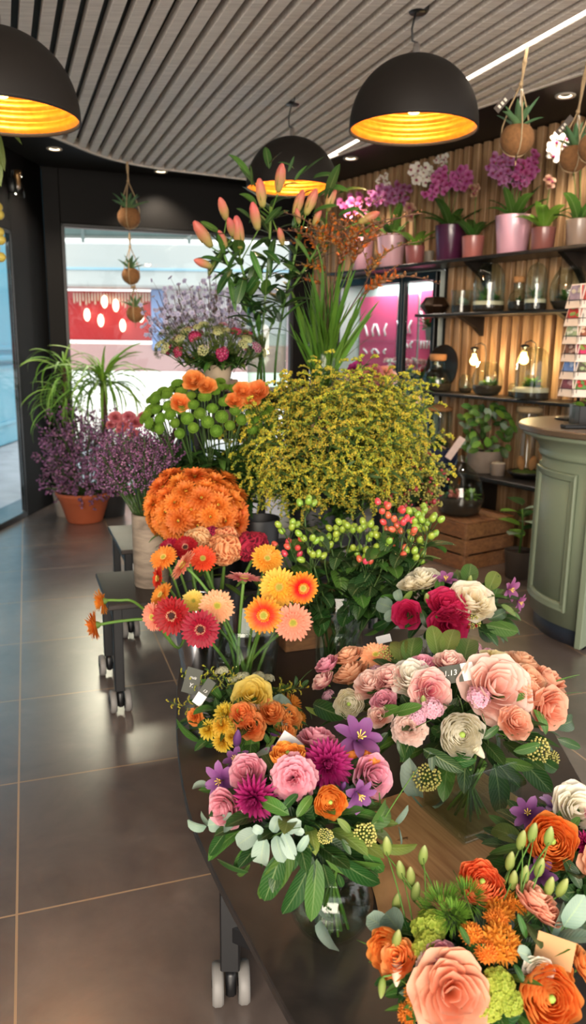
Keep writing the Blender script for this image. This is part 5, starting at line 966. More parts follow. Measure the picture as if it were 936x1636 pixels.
head('bud', 'greenwhite', [(0, '#7d9a44'), (.6, '#a9b768'), (1, '#d3d59a')], bud_geo, 'calyx', 1); head('bud', 'white', [(0, '#c8cf9a'), (.5, '#ece6cf'), (1, '#f3ecd8')], bud_geo, 'calyx', 1); head('bud', 'purple', [(0, '#55603a'), (.4, '#6d3f78'), (1, '#83548f')], bud_geo, 'calyx', 1); head('bud', 'red', [(0, '#6d5a2c'), (.3, '#b3323a'), (1, '#c8434a')], bud_geo, 'calyx', 1); head('lilybud', 'pink', [(0, '#87963f'), (.3, '#ab9a5c'), (.62, '#c4705f'), (1, '#c25f60')], lambda: Geo().add(lathe([(.001, 0), (.055, .02), (.09, .12), (.125, .35), (.13, .55), (.11, .75), (.07, .9), (.03, .98), (.001, 1.)], 12)).add(tube([(.128, 0, .3), (.133, 0, .5), (.1, .0, .8), (.03, 0, .98)], .012, 4)).add(tube([(-.064, .11, .3), (-.066, .115, .5), (-.05, .087, .8), (-.015, .03, .98)], .012, 4)), 'calyx', 1, .4, .1)
def hd(key): return rng.choice(HEAD[key])
# leaves (unit length)
LEAF = {}
def leafkind(key, mats, **kw):
    for m in mats: LEAF[(key, m)] = [Geo().add(blade(1, bend=b, fold=f, wav=.04, ph=p, **kw)).mesh(key+'_'+m, [M_[m]]) for b, f, p in ((-.5, .22, 0), (-.9, .3, 2), (-.2, .16, 4))]
leafkind('laurel', ('leaf_mid', 'leaf_dark', 'leaf_olive', 'leaf_deep', 'leaf_light'), W=.36, el=.15, a=.6, b=.65, ny=10, nx=5); leafkind('euca', ('leaf_grey', 'leaf_pale'), W=.86, el=.1, a=.42, b=.42, ny=8, nx=5); leafkind('lance', ('leaf_mid', 'leaf_dark', 'leaf_deep', 'leaf_olive', 'leaf_light'), W=.2, el=.15, a=.5, b=.75, ny=9, nx=5); leafkind('ovate', ('leaf_deep', 'leaf_dark', 'leaf_mid'), W=.62, el=.1, a=.45, b=.75, ny=8, nx=5)
def lf(kind, m): return rng.choice(LEAF[(kind, m)])
# ================================================================ loose stems
def stem_thing(name, label, cat, base, headp, hdir, r, group=None, mat='stem', n=10, sag=.5):
    t = thing(name, label, cat, base, 0, group); L = (headp-base).length; d = Vector(hdir).normalized(); c1 = base+Vector((0, 0, L*.4)); c2 = headp-d*L*sag*.5
    pts = [base*(1-q)**3+c1*3*q*(1-q)**2+c2*3*q*q*(1-q)+headp*q**3 for q in (i/(n-1) for i in range(n))]
    part('stem', Geo().add(tube(pts, r, 7)), M_[mat], t); return t, pts
def near(p, r): a = R_(0, 2*PI); q = math.sqrt(R_(0, 1))*r; return p+Vector((math.cos(a)*q, math.sin(a)*q, 0))
# gerberas: (u, v, diameter px, depth, facing, colour, dark eye, label, vase)
GV, GP = 'gerb', 'pail'
GERB = [
 (274, 984, 60, 1.98, (-.1, -1, .25), 'crimson', True, 'left one of the two dark red gerberas facing the camera', GP), (320, 1006, 60, 1.94, (.05, -1, .2), 'crimson', True, 'right, lower one of the two dark red gerberas with black eyes', GV),
 (309, 960, 36, 2.1, (.1, -.9, .5), 'yellow', False, 'small yellow gerbera behind the two dark red ones', GV), (347, 968, 55, 2.04, (.25, -1, .7), 'peach', False, 'pale peach gerbera tilted upwards, right of the dark red pair', GV),
 (390, 922, 56, 2.06, (.12, .12, 1), 'rosy', False, 'rosy pink gerbera seen from the side on a straight tall stem', GV), (421, 983, 60, 1.98, (-.1, -1, .15), 'flame', False, 'red gerbera with yellow petal tips, left of the coral one', GV),
 (468, 995, 60, 1.98, (.05, -1, .12), 'coral', False, 'coral pink gerbera lowest on the right of the vase', GV), (446, 938, 62, 2.08, (.0, -1, .4), 'sunset', False, 'orange and yellow gerbera at the top, above the flame red one', GV),
 (484, 940, 52, 2.06, (.35, -1, .1), 'flame', False, 'rightmost red gerbera with golden edge, touching the hypericum', GV), (427, 892, 50, 2.22, (.2, -.8, .7), 'sunset', False, 'golden gerbera with a dark red heart, highest on the right', GV),
 (261, 890, 44, 2.24, (-.3, -.7, .8), 'orange', False, 'orange gerbera with a pale heart, upper left of the bunch', GP), (291, 902, 54, 2.12, (-.75, -.2, .62), 'coral', False, 'pale coral gerbera half turned left, below the cockscombs', GV),
 (324, 892, 42, 2.26, (.1, -.8, .5), 'redorange', False, 'fiery red gerbera directly below the apricot cockscomb', GV), (251, 924, 40, 2.2, (-1, -.5, .2), 'redorange', False, 'orange red gerbera seen from the side at the left of the bunch', GP),
 (256, 950, 44, 2.12, (-.7, -.5, .7), 'orange', False, 'amber gerbera with drooping petals above the left dark red one', GP), (243, 986, 46, 2.05, (-.7, -.9, .1), 'coral', False, 'coral gerbera half hidden behind the left dark red one', GP),
 (152, 999, 46, 2.1, (-1, -.25, -.12), 'orange', False, 'lower of two orange gerberas hanging out over the floor', GP), (164, 961, 42, 2.2, (-1, -.15, -.25), 'orange', False, 'upper of two orange gerberas hanging out over the floor', GP),
 (270, 873, 34, 2.34, (-.2, -.7, .8), 'crimson', True, 'small crimson gerbera left of the cockscombs', GP), (296, 874, 40, 2.32, (-.1, -.8, .7), 'crimson', True, 'crimson gerbera just left of the peach cockscomb', GP)]
for (u, v, px, y, fc, c_, dk, lb, vz) in GERB:
    P = at(u, v, y); d = Vector(fc).normalized(); s = wpx(P, px)*1.04; B = vs[vz]; b0 = near(B+Vector((0, 0, .02)), .03); hb = P-d*s*.06
    if u < 200:                                                          # the two that hang out to the left
        mid = at(232 if v > 980 else 215, 990 if v > 980 else 962, y); t = thing('gerbera', lb, 'flower', b0, 0, 'gerberas in the vase and pail'); ctl = [b0, B+Vector((-.02, 0, .16)), at(285, 1035, 2.13), at(255, 1003 if v > 980 else 998, 2.1), mid, (mid+hb)/2+Vector((0, 0, .004)), hb-d*s*.12, hb]
        pts = []
        for i in range(len(ctl)-1):
            a, b, c, e = ctl[max(i-1, 0)], ctl[i], ctl[i+1], ctl[min(i+2, len(ctl)-1)]
            for j in range(5): q = j/5; pts.append(.5*((2*b)+(c-a)*q+(2*a-5*b+4*c-e)*q*q+(3*b-a-3*c+e)*q**3))
        part('stem', Geo().add(tube(pts+[hb], .0045, 7)), M_['stem'], t)
    else: t, _ = stem_thing('gerbera', lb, 'flower', b0, hb, d if d.z > .25 else Vector((d.x*.6, d.y*.6, .5)), .0045, 'gerberas in the vase and pail', sag=.35)
    Mh = tr(hb) @ basis(d, R_(0, 6)) @ sc(s); part('petals', hd('gerbera_'+c_), [], t, Mh @ sc(1, 1, 2.3 if u < 200 else 1)); part('disc', GD[dk], [], t, Mh @ sc(1.55 if dk else 1.15, 1.55 if dk else 1.15, 1.1), label='dark flower centre' if dk else None); part('calyx', GCALM, [], t, Mh)
# cockscombs
for (u, v, px, c_, lb) in ((317, 862, 46, 'apricot', 'apricot cockscomb, leftmost pale one of the group'), (359, 877, 58, 'peach', 'largest peach cockscomb in front'), (363, 858, 42, 'peach', 'smaller peach cockscomb behind the largest one'), (404, 872, 56, 'crimson', 'broad crimson cockscomb on the right'), (338, 853, 30, 'crimson', 'small crimson cockscomb between the pale ones')):
    P = at(u, v, 2.42+(870-v)*.004); s = wpx(P, px); t, _ = stem_thing('cockscomb', lb, 'flower', near(vs['celo']+Vector((0, 0, .02)), .03), P-Vector((0, 0, s*.25)), (.1, -.2, 1), .005, 'cockscombs behind the gerberas', 'stem')
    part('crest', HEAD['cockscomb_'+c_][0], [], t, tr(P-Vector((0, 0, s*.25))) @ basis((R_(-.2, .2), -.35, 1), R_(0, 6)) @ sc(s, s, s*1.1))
    for k_ in range(3): part('leaf', lf('lance', 'leaf_mid'), [], t, tr(P-Vector((0, 0, s*(.5+.5*k_)))) @ rz(R_(0, 6)) @ rx(-.3) @ sc(.11))
# generic spray stems: heads grouped onto stems
def sprays(name, label, cat, group, vase, R, heads, headkey, per, partn='blossom', leafk=None, nleaf=6, mat='stem_dark', r=.003, hs=None, leafL=.08, stemr=.02, hb=.25, nodes=.72, q0=.35):
    """heads: (point, direction, size). Consecutive heads share one branching stem."""
    out = []
    for i in range(0, len(heads), per):
        H_ = heads[i:i+per]; cen = sum((h[0] for h in H_), Vector())/len(H_); base = near(vase+Vector((0, 0, .02)), stemr); node = base*(1-nodes)+cen*nodes-Vector((0, 0, .02))
        lb = label if isinstance(label, str) else label(i//per, cen); t = thing(name, lb, cat, base, 0, group); g = Geo(); pts = bez(base, base*.6+cen*.4+Vector((0, 0, .06)), node, 8); g.add(tube(pts, r*1.25, 6))
        for (p, d, s) in H_: g.add(tube(bez(node, (node+p)/2+Vector((0, 0, .02)), p-d*s*.1, 5), r*.7, 5))
        part('stem', g, M_[mat], t)
        for (p, d, s) in H_: k_ = headkey() if callable(headkey) else headkey; part(partn, hd(k_), [], t, tr(p-d*s*hb) @ basis(d, R_(0, 6)) @ sc(s))
        if leafk:
            for j in range(nleaf): q = R_(q0, 1.0); pp = pts[min(7, int(q*7))]; part('leaf', lf(*leafk[j % len(leafk)]), [], t, tr(pp) @ rz(R_(0, 2*PI)) @ rx(R_(-.2, .7)) @ sc(leafL*R_(.7, 1.25)))
        out.append(t)
    return out
def dome_heads(C, RX, RY, RZ, n, size, up=.45, zmin=-.35, ymax=.75, jit=.06, seed=1, order=True):
    H_ = []; N = int(n*2.2)
    for i in range(N):
        z = 1-2*(i+.5)/N; a = i*2.39996; r = math.sqrt(1-z*z); d = Vector((r*math.cos(a), r*math.sin(a), z))
        if z < zmin or d.y > ymax: continue
        k_ = 1+R_(-jit, jit); p = Vector((C.x+d.x*RX*k_, C.y+d.y*RY*k_, C.z+d.z*RZ*k_)); n_ = Vector((d.x/RX, d.y/RY, d.z/RZ)).normalized(); H_.append((p, (n_+Vector((0, -.15, up))).normalized(), size*R_(.85, 1.15)))
    if order:                                                            # neighbours next to each other, so one stem carries a clump
        out = []; rest = H_[:]
        while rest:
            s0 = min(rest, key=lambda h: h[0].x*2+h[0].y*.3); rest.remove(s0); out.append(s0); rest.sort(key=lambda h: (h[0]-s0[0]).length)
            for _ in range(min(4, len(rest))): out.append(rest.pop(0))
        return out
    return H_
# orange chrysanthemums
C = at(312, 812, 2.78); rxw, rzw = wpx(C, 84), wpx(C, 62); H_ = dome_heads(C, rxw, .15, rzw, 42, wpx(C, 45), .25, -.75, .5, .12)
sprays('chrysanthemum_stem', 'stem of shaggy orange chrysanthemums in the black bucket behind the cockscombs', 'flower', 'orange chrysanthemums', vs['mum'], .1, H_, 'daisy_orange', 5, 'blossom', [('lance', 'leaf_dark'), ('lance', 'leaf_mid')], 6, leafL=.09)
# green button chrysanthemums with orange spray roses
C = at(334, 668, 3.0); rxw, rzw = wpx(C, 98), wpx(C, 58); H_ = dome_heads(C, rxw, .17, rzw, 84, wpx(C, 19), .55, -.3, .55, .1)
sprays('chrysanthemum_stem', 'stem of small green button chrysanthemums above the orange ones', 'flower', 'green button chrysanthemums', vs['santini'], .1, H_, 'santini_green', 5, 'blossom', [('lance', 'leaf_dark'), ('lance', 'leaf_mid'), ('laurel', 'leaf_dark')], 26, leafL=.13, q0=.6)
for i, (u, v, px, lb) in enumerate(((309, 607, 29, 'large orange spray rose at the top of the green buttons'), (288, 643, 26, 'small orange spray rose on the left of the green buttons'), (330, 616, 25, 'orange spray rose partly behind a green button'), (388, 624, 26, 'left one of the orange roses next to the goldenrod'), (411, 625, 31, 'biggest orange rose next to the goldenrod, facing the camera'), (402, 640, 24, 'lowest orange rose next to the goldenrod'), (375, 640, 24, 'half-hidden orange rose among the green buttons'))):
    P = at(u, v, 2.86); s = wpx(P, px); d = Vector((R_(-.3, .3), -.8, .6)).normalized(); t, pts = stem_thing('spray_rose', lb, 'flower', near(vs['santini']+Vector((0, 0, .02)), .03), P-d*s*.3, d, .003, 'orange roses among the green buttons', 'stem_dark'); part('bloom', hd('rose_orange'), [], t, tr(P-d*s*.3) @ basis(d, R_(0, 6)) @ sc(s*1.05))
# goldenrod
M_['gold_fl'] = plain('goldenrod_yellow', '#c0ad2c', .7, 0, .18, 60, .2); M_['gold_gr'] = plain('goldenrod_green', '#828f2e', .7, 0, .1, 60, .2)
def plume(n_br=14, per=34, L=.26, seed=0):
    g = Geo()
    spine = bez((0, 0, 0), (0, 0, L*.6), (.07+R_(-.02, .03), R_(-.02, .02), L), 10); g.add(tube(spine, [.0022]*6+[.0018]*3+[.001], 5, False), None, 2)
    for b in range(n_br):
        f = .12+.88*b/(n_br-1); p0 = spine[min(9, int(f*9))]; a = b*2.4; l = L*.46*(1.05-f*.72); tip = p0+Vector((math.cos(a)*l, math.sin(a)*l, l*.25)); br = bez(p0, p0*.4+tip*.6+Vector((0, 0, l*.42)), tip, 7); g.add(tube(br, .0009, 4, False), None, 2)
        for k_ in range(per):
            q = .18+.82*(k_/per); i0 = min(5, int(q*6)); pt = br[i0].lerp(br[i0+1], q*6-i0)+Vector((R_(-.005, .005), R_(-.005, .005), R_(.0, .008))); g.add(BALL[0], tr(pt) @ sc(R_(.0024, .0042)), 0 if R_(0, 1) < .52 else 1)
        if b % 3 == 0: g.add(blade(.05, .01, -.5, .5, .2, .4, .8, 5, 3), tr(p0) @ rz(a+.6), 2)
    return g
PL_ = [plume().mesh('goldenrod_plume', [M_['gold_fl'], M_['gold_gr'], M_['stem_dark']]) for _ in range(5)]
def golden(C, RX, RY, RZ, n, vase, label, group, size=1., zmin=-.3, stemr=.05, nl=10, droop=.35):
    H_ = dome_heads(C, RX, RY, RZ, n, 1, .5, zmin, .85, .1, 1, False)
    for (p, d, s) in H_:
        base = near(vase+Vector((0, 0, .02)), stemr); dv = ((p-base).normalized()*.7+Vector((d.x, d.y, d.z*.5))*.7).normalized(); st = p-dv*.17*size; t, pts = stem_thing('goldenrod_stem', label, 'flower', base, st, dv, .0022, group, 'stem_dark', 10)
        ax = (-math.atan2(dv.y, dv.x)); part('plume', rng.choice(PL_), [], t, tr(st) @ basis(dv, R_(-1, 1)) @ sc(size*R_(.85, 1.15)))
        for j in range(nl): q = R_(.3, 1.0); part('leaf', lf('lance', 'leaf_dark' if j % 2 else 'leaf_mid'), [], t, tr(pts[min(9, int(q*9))]) @ rz(R_(0, 2*PI)) @ rx(R_(-.1, .8)) @ sc(R_(.065, .105)))
C = at(526, 722, 2.98); golden(C, wpx(C, 122), .27, wpx(C, 100), 74, vs['gold'], 'feathery yellow goldenrod stem in the large bunch at the centre of the display', 'goldenrod stems', 1., -.62, .05, 16)
C = at(620, 700, 3.05); golden(C, wpx(C, 48), .16, wpx(C, 72), 22, vs['gold'], 'feathery yellow goldenrod stem in the large bunch at the centre of the display', 'goldenrod stems', .95, -.6, .05, 8)
P = at(483, 592, 3.02); 
t, pts = stem_thing('goldenrod_stem', 'single goldenrod stem standing up in front of the crocosmia leaves', 'flower', vs['gold']+Vector((0, 0, .02)), P-Vector((0, 0, .13)), (0, 0, 1), .0025, None, 'stem_dark'); part('plume', PL_[0], [], t, tr(P-Vector((0, 0, .15))) @ sc(.8))
# red-budded sprays to the right of the goldenrod
C = at(640, 775, 3.0); H_ = dome_heads(C, wpx(C, 56), .12, wpx(C, 44), 22, .1, .4, -.6, .6, .12, 1, False); M_['redbud'] = plain('red_bud', '#8e2a2f', .5); g0 = Geo()
for i in range(46): g0.add(BALL[1], tr(R_(-.028, .028), R_(-.028, .028), R_(-.02, .05)) @ sc(R_(.0035, .006)), 0 if i % 9 else 1)
for i in range(12): g0.add(tube([(0, 0, -.03), (R_(-.02, .02), R_(-.02, .02), .03)], .001, 4, False), None, 2)
RB = g0.mesh('red_bud_spray', [plain('olive_bud', '#8a8338', .6), M_['redbud'], M_['stem_dark']]); rbud = Geo().add(ball(1, 2, 1.3)).mesh('rose_hip', [M_['redbud']])
for i, (p, d, s) in enumerate(H_):
    t, pts = stem_thing('berry_stem', 'olive green budded stem with red tips, right below the goldenrod', 'flower', near(vs['redbud']+Vector((0, 0, .02)), .03), p, d, .002, 'red-budded stems', 'stem_dark'); part('bud_spray', RB, [], t, tr(p) @ basis(d, R_(0, 6)) @ sc(R_(.9, 1.3)))
    if i % 3 == 0: part('red_bud', rbud, [], t, tr(p+d*.03+Vector((R_(-.02, .02), -.01, 0))) @ sc(.009))
    for j in range(4): part('leaf', lf('lance', 'leaf_dark'), [], t, tr(pts[5+j % 4]) @ rz(R_(0, 6)) @ rx(.5) @ sc(.06))
# hypericum
M_['berry_g'] = plain('green_berry', '#8ba53a', .32, 0, .1, 60, .1, 0, .5, .2); M_['berry_r'] = plain('coral_berry', '#cf4f45', .32, 0, .1, 60, .1, 0, .5, .2)
def berry(m): 
    g = Geo().add(lathe([(.001, 0), (.35, .06), (.5, .35), (.49, .6), (.34, .9), (.12, 1.02), (.001, 1.06)], 12))
    for j in range(5): g.add(blade(.55, .28, .6, -.15, .2, .4, .7, 4, 3), rz(j*1.257), 1)
    return g.mesh('berry', [M_[m], M_['calyx']])
BG, BR = berry('berry_g'), berry('berry_r')
HY = [(487, 810, 'g', 4), (462, 848, 'g', 5), (474, 872, 'r', 3), (452, 872, 'r', 2), (470, 892, 'r', 2), (497, 862, 'g', 5), (502, 890, 'g', 5), (520, 872, 'g', 4), (530, 862, 'g', 5), (545, 850, 'g', 5), (560, 845, 'g', 5), (574, 850, 'g', 5), (586, 848, 'g', 4), (567, 880, 'g', 4), (578, 892, 'g', 3), (598, 868, 'g', 4), (584, 902, 'r', 3), (612, 816, 'r', 3), (632, 816, 'r', 3), (628, 838, 'r', 6), (644, 842, 'r', 5), (626, 858, 'r', 4), (652, 852, 'r', 3), (638, 878, 'r', 3), (661, 832, 'g', 5), (672, 820, 'g', 5), (684, 838, 'g', 6), (676, 846, 'g', 5), (668, 868, 'g', 4), (682, 858, 'g', 4), (656, 892, 'g', 4), (668, 896, 'g', 3), (648, 902, 'r', 2), (612, 870, 'g', 3)]
for i, (u, v, c_, n) in enumerate(HY):
    P = at(u, v, R_(2.18, 2.34)); t, pts = stem_thing('hypericum_stem', 'leafy stem of green hypericum berries in the glass cylinder' if c_ == 'g' else 'leafy stem of coral red hypericum berries in the glass cylinder', 'flower', near(vs['hyper']+Vector((0, 0, .02)), .05), P-Vector((0, 0, .03)), (R_(-.3, .3), -.2, 1), .0024, 'green hypericum stems' if c_ == 'g' else 'red hypericum stems', 'stem_dark', 10); g = Geo(); s = .0245 if c_ == 'g' else .023
    for k_ in range(n):
        a = k_*2.4+R_(-.4, .4); r = .024*math.sqrt((k_+.3)/n)*1.3; q = P+Vector((math.cos(a)*r, math.sin(a)*r, R_(-.012, .016))); d = (q-P+Vector((0, -.004, .022))).normalized(); part('berry', BG if c_ == 'g' else BR, [], t, tr(q) @ basis(d, R_(0, 6)) @ sc(s*.82, s*.82, s)); g.add(tube([P-Vector((0, 0, .035)), q-d*.006, q], .0012, 4, False))
    part('twig', g, M_['stem_dark'], t)
    for j in range(9): q = R_(.45, .98); pp = pts[min(9, int(q*9))]; part('leaf', lf('ovate', ('leaf_deep', 'leaf_dark', 'leaf_mid')[j % 3 if j % 2 else 0]), [], t, tr(pp) @ rz(R_(0, 2*PI)) @ rx(R_(-.5, .6)) @ sc(R_(.06, .10)))
# lilies: buds given by picture points at their base and tip
LB = [(362, 352, 352, 318, 0), (338, 395, 312, 356, 0), (384, 398, 378, 348, 1), (412, 368, 404, 326, 1), (444, 308, 450, 264, 2), (420, 332, 414, 288, 2), (470, 346, 483, 306, 3), (488, 344, 504, 304, 3), (522, 338, 534, 296, 4), (500, 360, 512, 336, 4), (478, 358, 474, 334, 3), (372, 378, 366, 350, 0), (362, 396, 350, 370, 1), (338, 426, 312, 416, 0), (572, 356, 604, 340, 4), (452, 392, 446, 366, 2)]
lst = []
for k_, (hu, hv, nm) in enumerate(((352, 392, 'leftmost lily stem, leaning over the larkspur'), (382, 410, 'second lily stem from the left with closed pink buds'), (432, 330, 'tallest lily stem, leaf tips in front of the far pendant lamp'), (478, 372, 'lily stem in the middle, buds just left of the crocosmia'), (520, 366, 'rightmost lily stem, buds standing above the crocosmia'))):
    P = at(hu, hv, 3.22+.03*k_); t, pts = stem_thing('lily_stem', nm, 'flower', near(vs['lily']+Vector((0, 0, .02)), .05), P, ((hu-440)*.004, -.1, 1), .0052, None, 'stem', 12); lst.append((t, pts, P))
for (u0, v0, u1_, v1_, k_) in LB:
    t, pts, P = lst[k_]; a, b = at(u0, v0, 3.19+.02*k_), at(u1_, v1_, 3.13+.03*k_); L = (b-a).length; part('lily_bud', HEAD['lilybud_pink'][0], [], t, tr(a) @ basis(b-a, R_(0, 6)) @ sc(L*1.5, L*1.5, L*1.08)); part('bud_stalk', Geo().add(tube(bez(P-Vector((0, 0, .03)), (P+a)/2-Vector((0, 0, .015)), a, 6), .0026, 6)), M_['stem'], t)
LL = [(400, 285, 366, 232, 2), (402, 300, 398, 262, 2), (430, 270, 424, 232, 2), (430, 262, 452, 244, 2), (460, 275, 470, 250, 2), (470, 290, 490, 262, 3), (480, 280, 520, 252, 3), (500, 285, 540, 272, 4), (520, 300, 556, 302, 4), (540, 310, 590, 290, 4), (520, 320, 545, 262, 4), (380, 420, 338, 452, 1), (372, 430, 344, 470, 0), (366, 440, 376, 500, 0), (356, 420, 322, 408, 0), (400, 400, 430, 380, 1), (410, 420, 396, 460, 1), (420, 400, 448, 420, 1), (390, 380, 356, 398, 1), (430, 360, 400, 330, 2), (440, 350, 460, 330, 2), (384, 400, 352, 440, 0), (376, 440, 398, 500, 1), (390, 440, 378, 486, 0), (400, 400, 420, 450, 1), (440, 380, 424, 440, 2), (470, 380, 500, 420, 3), (360, 400, 330, 440, 0), (420, 330, 392, 352, 2), (450, 330, 424, 360, 2), (490, 330, 466, 362, 3), (500, 320, 528, 300, 4), (470, 270, 446, 252, 2), (410, 300, 380, 268, 2), (440, 390, 468, 400, 3), (410, 330, 384, 300, 2), (470, 320, 500, 300, 3), (420, 430, 394, 470, 1), (366, 380, 336, 366, 0), (350, 372, 320, 355, 0), (430, 410, 410, 446, 2), (450, 420, 480, 440, 3), (500, 340, 540, 325, 4), (560, 330, 590, 350, 4), (540, 345, 575, 330, 4), (400, 350, 378, 330, 1), (450, 300, 478, 285, 2)]
for (u0, v0, u1_, v1_, k_) in LL:
    t, pts, P = lst[k_]; a = at(u0, v0, 3.2+.02*k_+R_(-.03, .04)); b = at(u1_, v1_, a.y+R_(-.07, .04)); part('leaf', lf('lance' if R_(0, 1) < .5 else 'laurel', rng.choice(('leaf_mid', 'leaf_dark', 'leaf_deep'))), [], t, along(a, b, (R_(-.3, .3), -.6, .7), .9))
for (t, pts, P) in lst:
    for j in range(28): q = pts[4+j % 8]; part('leaf', lf(('lance', 'laurel')[j % 2], ('leaf_mid', 'leaf_dark', 'leaf_deep')[j % 3]), [], t, tr(q) @ rz(R_(0, 6)) @ rx(R_(.0, .8)) @ sc(R_(.09, .15)))
# crocosmia: strap leaves and zigzag spikes
M_['strap'] = grad('strap_leaf', [(0, '#6d9436'), (.6, '#58822c'), (1, '#4a7226')], .45, .12, .2, .01, .0, .35); M_['cro_st'] = plain('crocosmia_stem', '#4b2c22', .6); M_['cro_or'] = grad('crocosmia_flower', [(0, '#a8651f'), (.5, '#c96a22'), (1, '#db8a34')], .5, .12, .25); M_['cro_bud'] = plain('crocosmia_bud', '#6d4a24', .6, 0, .1)
B0 = vs['croco']; STR = [Geo().add(blade(1, .052, b_, PI/2, .25, .12, .5, 12, 3, 0, 0, 0, tw_)).mesh('strap_leaf', [M_['strap']]) for b_, tw_ in ((-.15, .3), (-.3, -.5), (-.5, .6))]
for i in range(14):
    fu = i/13; tu = 470+112*fu+R_(-8, 8); tv = 430+R_(-30, 60)+ (30 if fu > .8 else 0); top = at(tu, tv, 3.32+R_(-.12, .12)); t = thing('crocosmia_fan', 'fan of long green strap leaves standing beside the lily vase', 'plant leaves', B0, 0, 'crocosmia leaf fans')
    for j in range(5): e_ = top+Vector((R_(-.03, .03), R_(-.05, .05), R_(-.14, .03))); b0 = near(B0+Vector((0, 0, .015)), .035); L = (e_-b0).length; d = (e_-b0).normalized(); a_ = R_(0, 6); part('blade', STR[(i+j) % 3], [], t, tr(b0) @ basis(d, a_) @ rx(.0) @ Matrix.Rotation(-PI/2, 4, 'X') @ rx(PI/2) @ sc(L*1.02) if False else tr(b0) @ basis(d, a_) @ sc(L*1.05))
def cro_spike():
    g = Geo(); n = 16; sp = bez((0, 0, 0), (0, 0, .09), (.11, 0, .13), n)
    g.add(tube(sp, [.0022-.0012*i/n for i in range(n)], 5, False))
    for i in range(2, n):
        f = i/n; side = 1 if i % 2 else -1; p = sp[i]
        if f < .5:
            for k_ in range(3): g.add(blade(.034-.014*f, .007, -.4, .7, .1, .5, .5, 5, 3), tr(p) @ rz(side*1.3+k_*.5) @ rx(.2), 1)
        g.add(ball(.0052*(1.25-f), 1, 1.8), tr(p) @ rz(side*PI/2) @ rx(-.7) @ tr(0, 0, .006), 2)
    return g
CS = [cro_spike().mesh('crocosmia_spike', [M_['cro_st'], M_['cro_or'], M_['cro_bud']]) for _ in range(3)]
CRS = [(505, 392, 480, 352, 'left'), (520, 400, 512, 338, 'left'), (548, 398, 520, 345, 'left'), (540, 420, 560, 340, 'right'), (565, 420, 590, 330, 'right'), (556, 395, 578, 345, 'right'), (532, 380, 500, 372, 'left'), (590, 440, 612, 376, 'right'), (580, 470, 640, 408, 'right'), (520, 430, 485, 410, 'left'), (575, 400, 600, 360, 'right'), (510, 450, 488, 438, 'left'), (550, 380, 545, 330, 'right'), (528, 372, 540, 334, 'left'), (495, 400, 470, 372, 'left'), (566, 385, 560, 330, 'right')]
for i, (u0, v0, u1_, v1_, sd) in enumerate(CRS):
    a, b = at(u0, v0, 3.24+.012*i), at(u1_, v1_, 3.18+.012*i); d = (b-a).normalized(); t, pts = stem_thing('crocosmia_flower', 'dark crocosmia stem with orange florets arching to the '+sd, 'flower', near(B0+Vector((0, 0, .02)), .03), a, d, .0026, 'crocosmia spikes arching '+sd, 'stem_brown' if i % 2 else 'stem', 10, .3); L = (b-a).length
    zax = d; xax = Vector((1 if sd == 'right' else -1, 0, .0)); ya = zax.cross(xax).normalized(); xa = ya.cross(zax); Mx = Matrix(((xa.x, ya.x, zax.x, a.x), (xa.y, ya.y, zax.y, a.y), (xa.z, ya.z, zax.z, a.z), (0, 0, 0, 1))); part('flower_spike', CS[i % 3], [], t, Mx @ sc(L/.145*1.25)); part('floret_cluster', CS[(i+1) % 3], [], t, tr(pts[8]) @ basis(d, R_(0, 6)) @ sc(L/.15))
# sweet william
M_['dian_p'] = grad('dianthus_pink', [(0, '#f0d8d8'), (.4, '#b32358'), (1, '#c23c6e')], .55, .15, .2); 
head('dianthus', 'crimson', [(0, '#e8b9c0'), (.35, '#a81e50'), (1, '#bf3a68')], lambda: floret_head(22, .38, .16, .5)); head('dianthus', 'cream', [(0, '#a9b36a'), (1, '#d9d3a4')], lambda: floret_head(34, .40, .09, .5)); head('dianthus', 'mauve', [(0, '#5a2440'), (.5, '#a05a78'), (1, '#e2c8c8')], lambda: floret_head(22, .38, .16, .5)); head('dianthus', 'bud', [(0, '#3d5426'), (1, '#6d7a3d')], lambda: fuzz_geo())
C = at(338, 556, 3.16); H_ = dome_heads(C, wpx(C, 80), .16, wpx(C, 38), 62, wpx(C, 21), .5, -.2, .7, .12); cyc = iter(range(10000)); ks = ['dianthus_cream', 'dianthus_bud', 'dianthus_bud', 'dianthus_crimson', 'dianthus_bud', 'dianthus_cream', 'dianthus_bud', 'dianthus_cream', 'dianthus_mauve', 'dianthus_bud']
sprays('sweet_william_stem', 'sweet william stem with small pink and cream heads in the clay pot', 'flower', 'sweet william stems', vs['dianthus'], .1, H_, lambda: ks[next(cyc) % 10], 4, 'blossom', [('lance', 'leaf_mid'), ('lance', 'leaf_dark'), ('lance', 'leaf_olive')], 16, leafL=.085, hb=.3, nodes=.6)
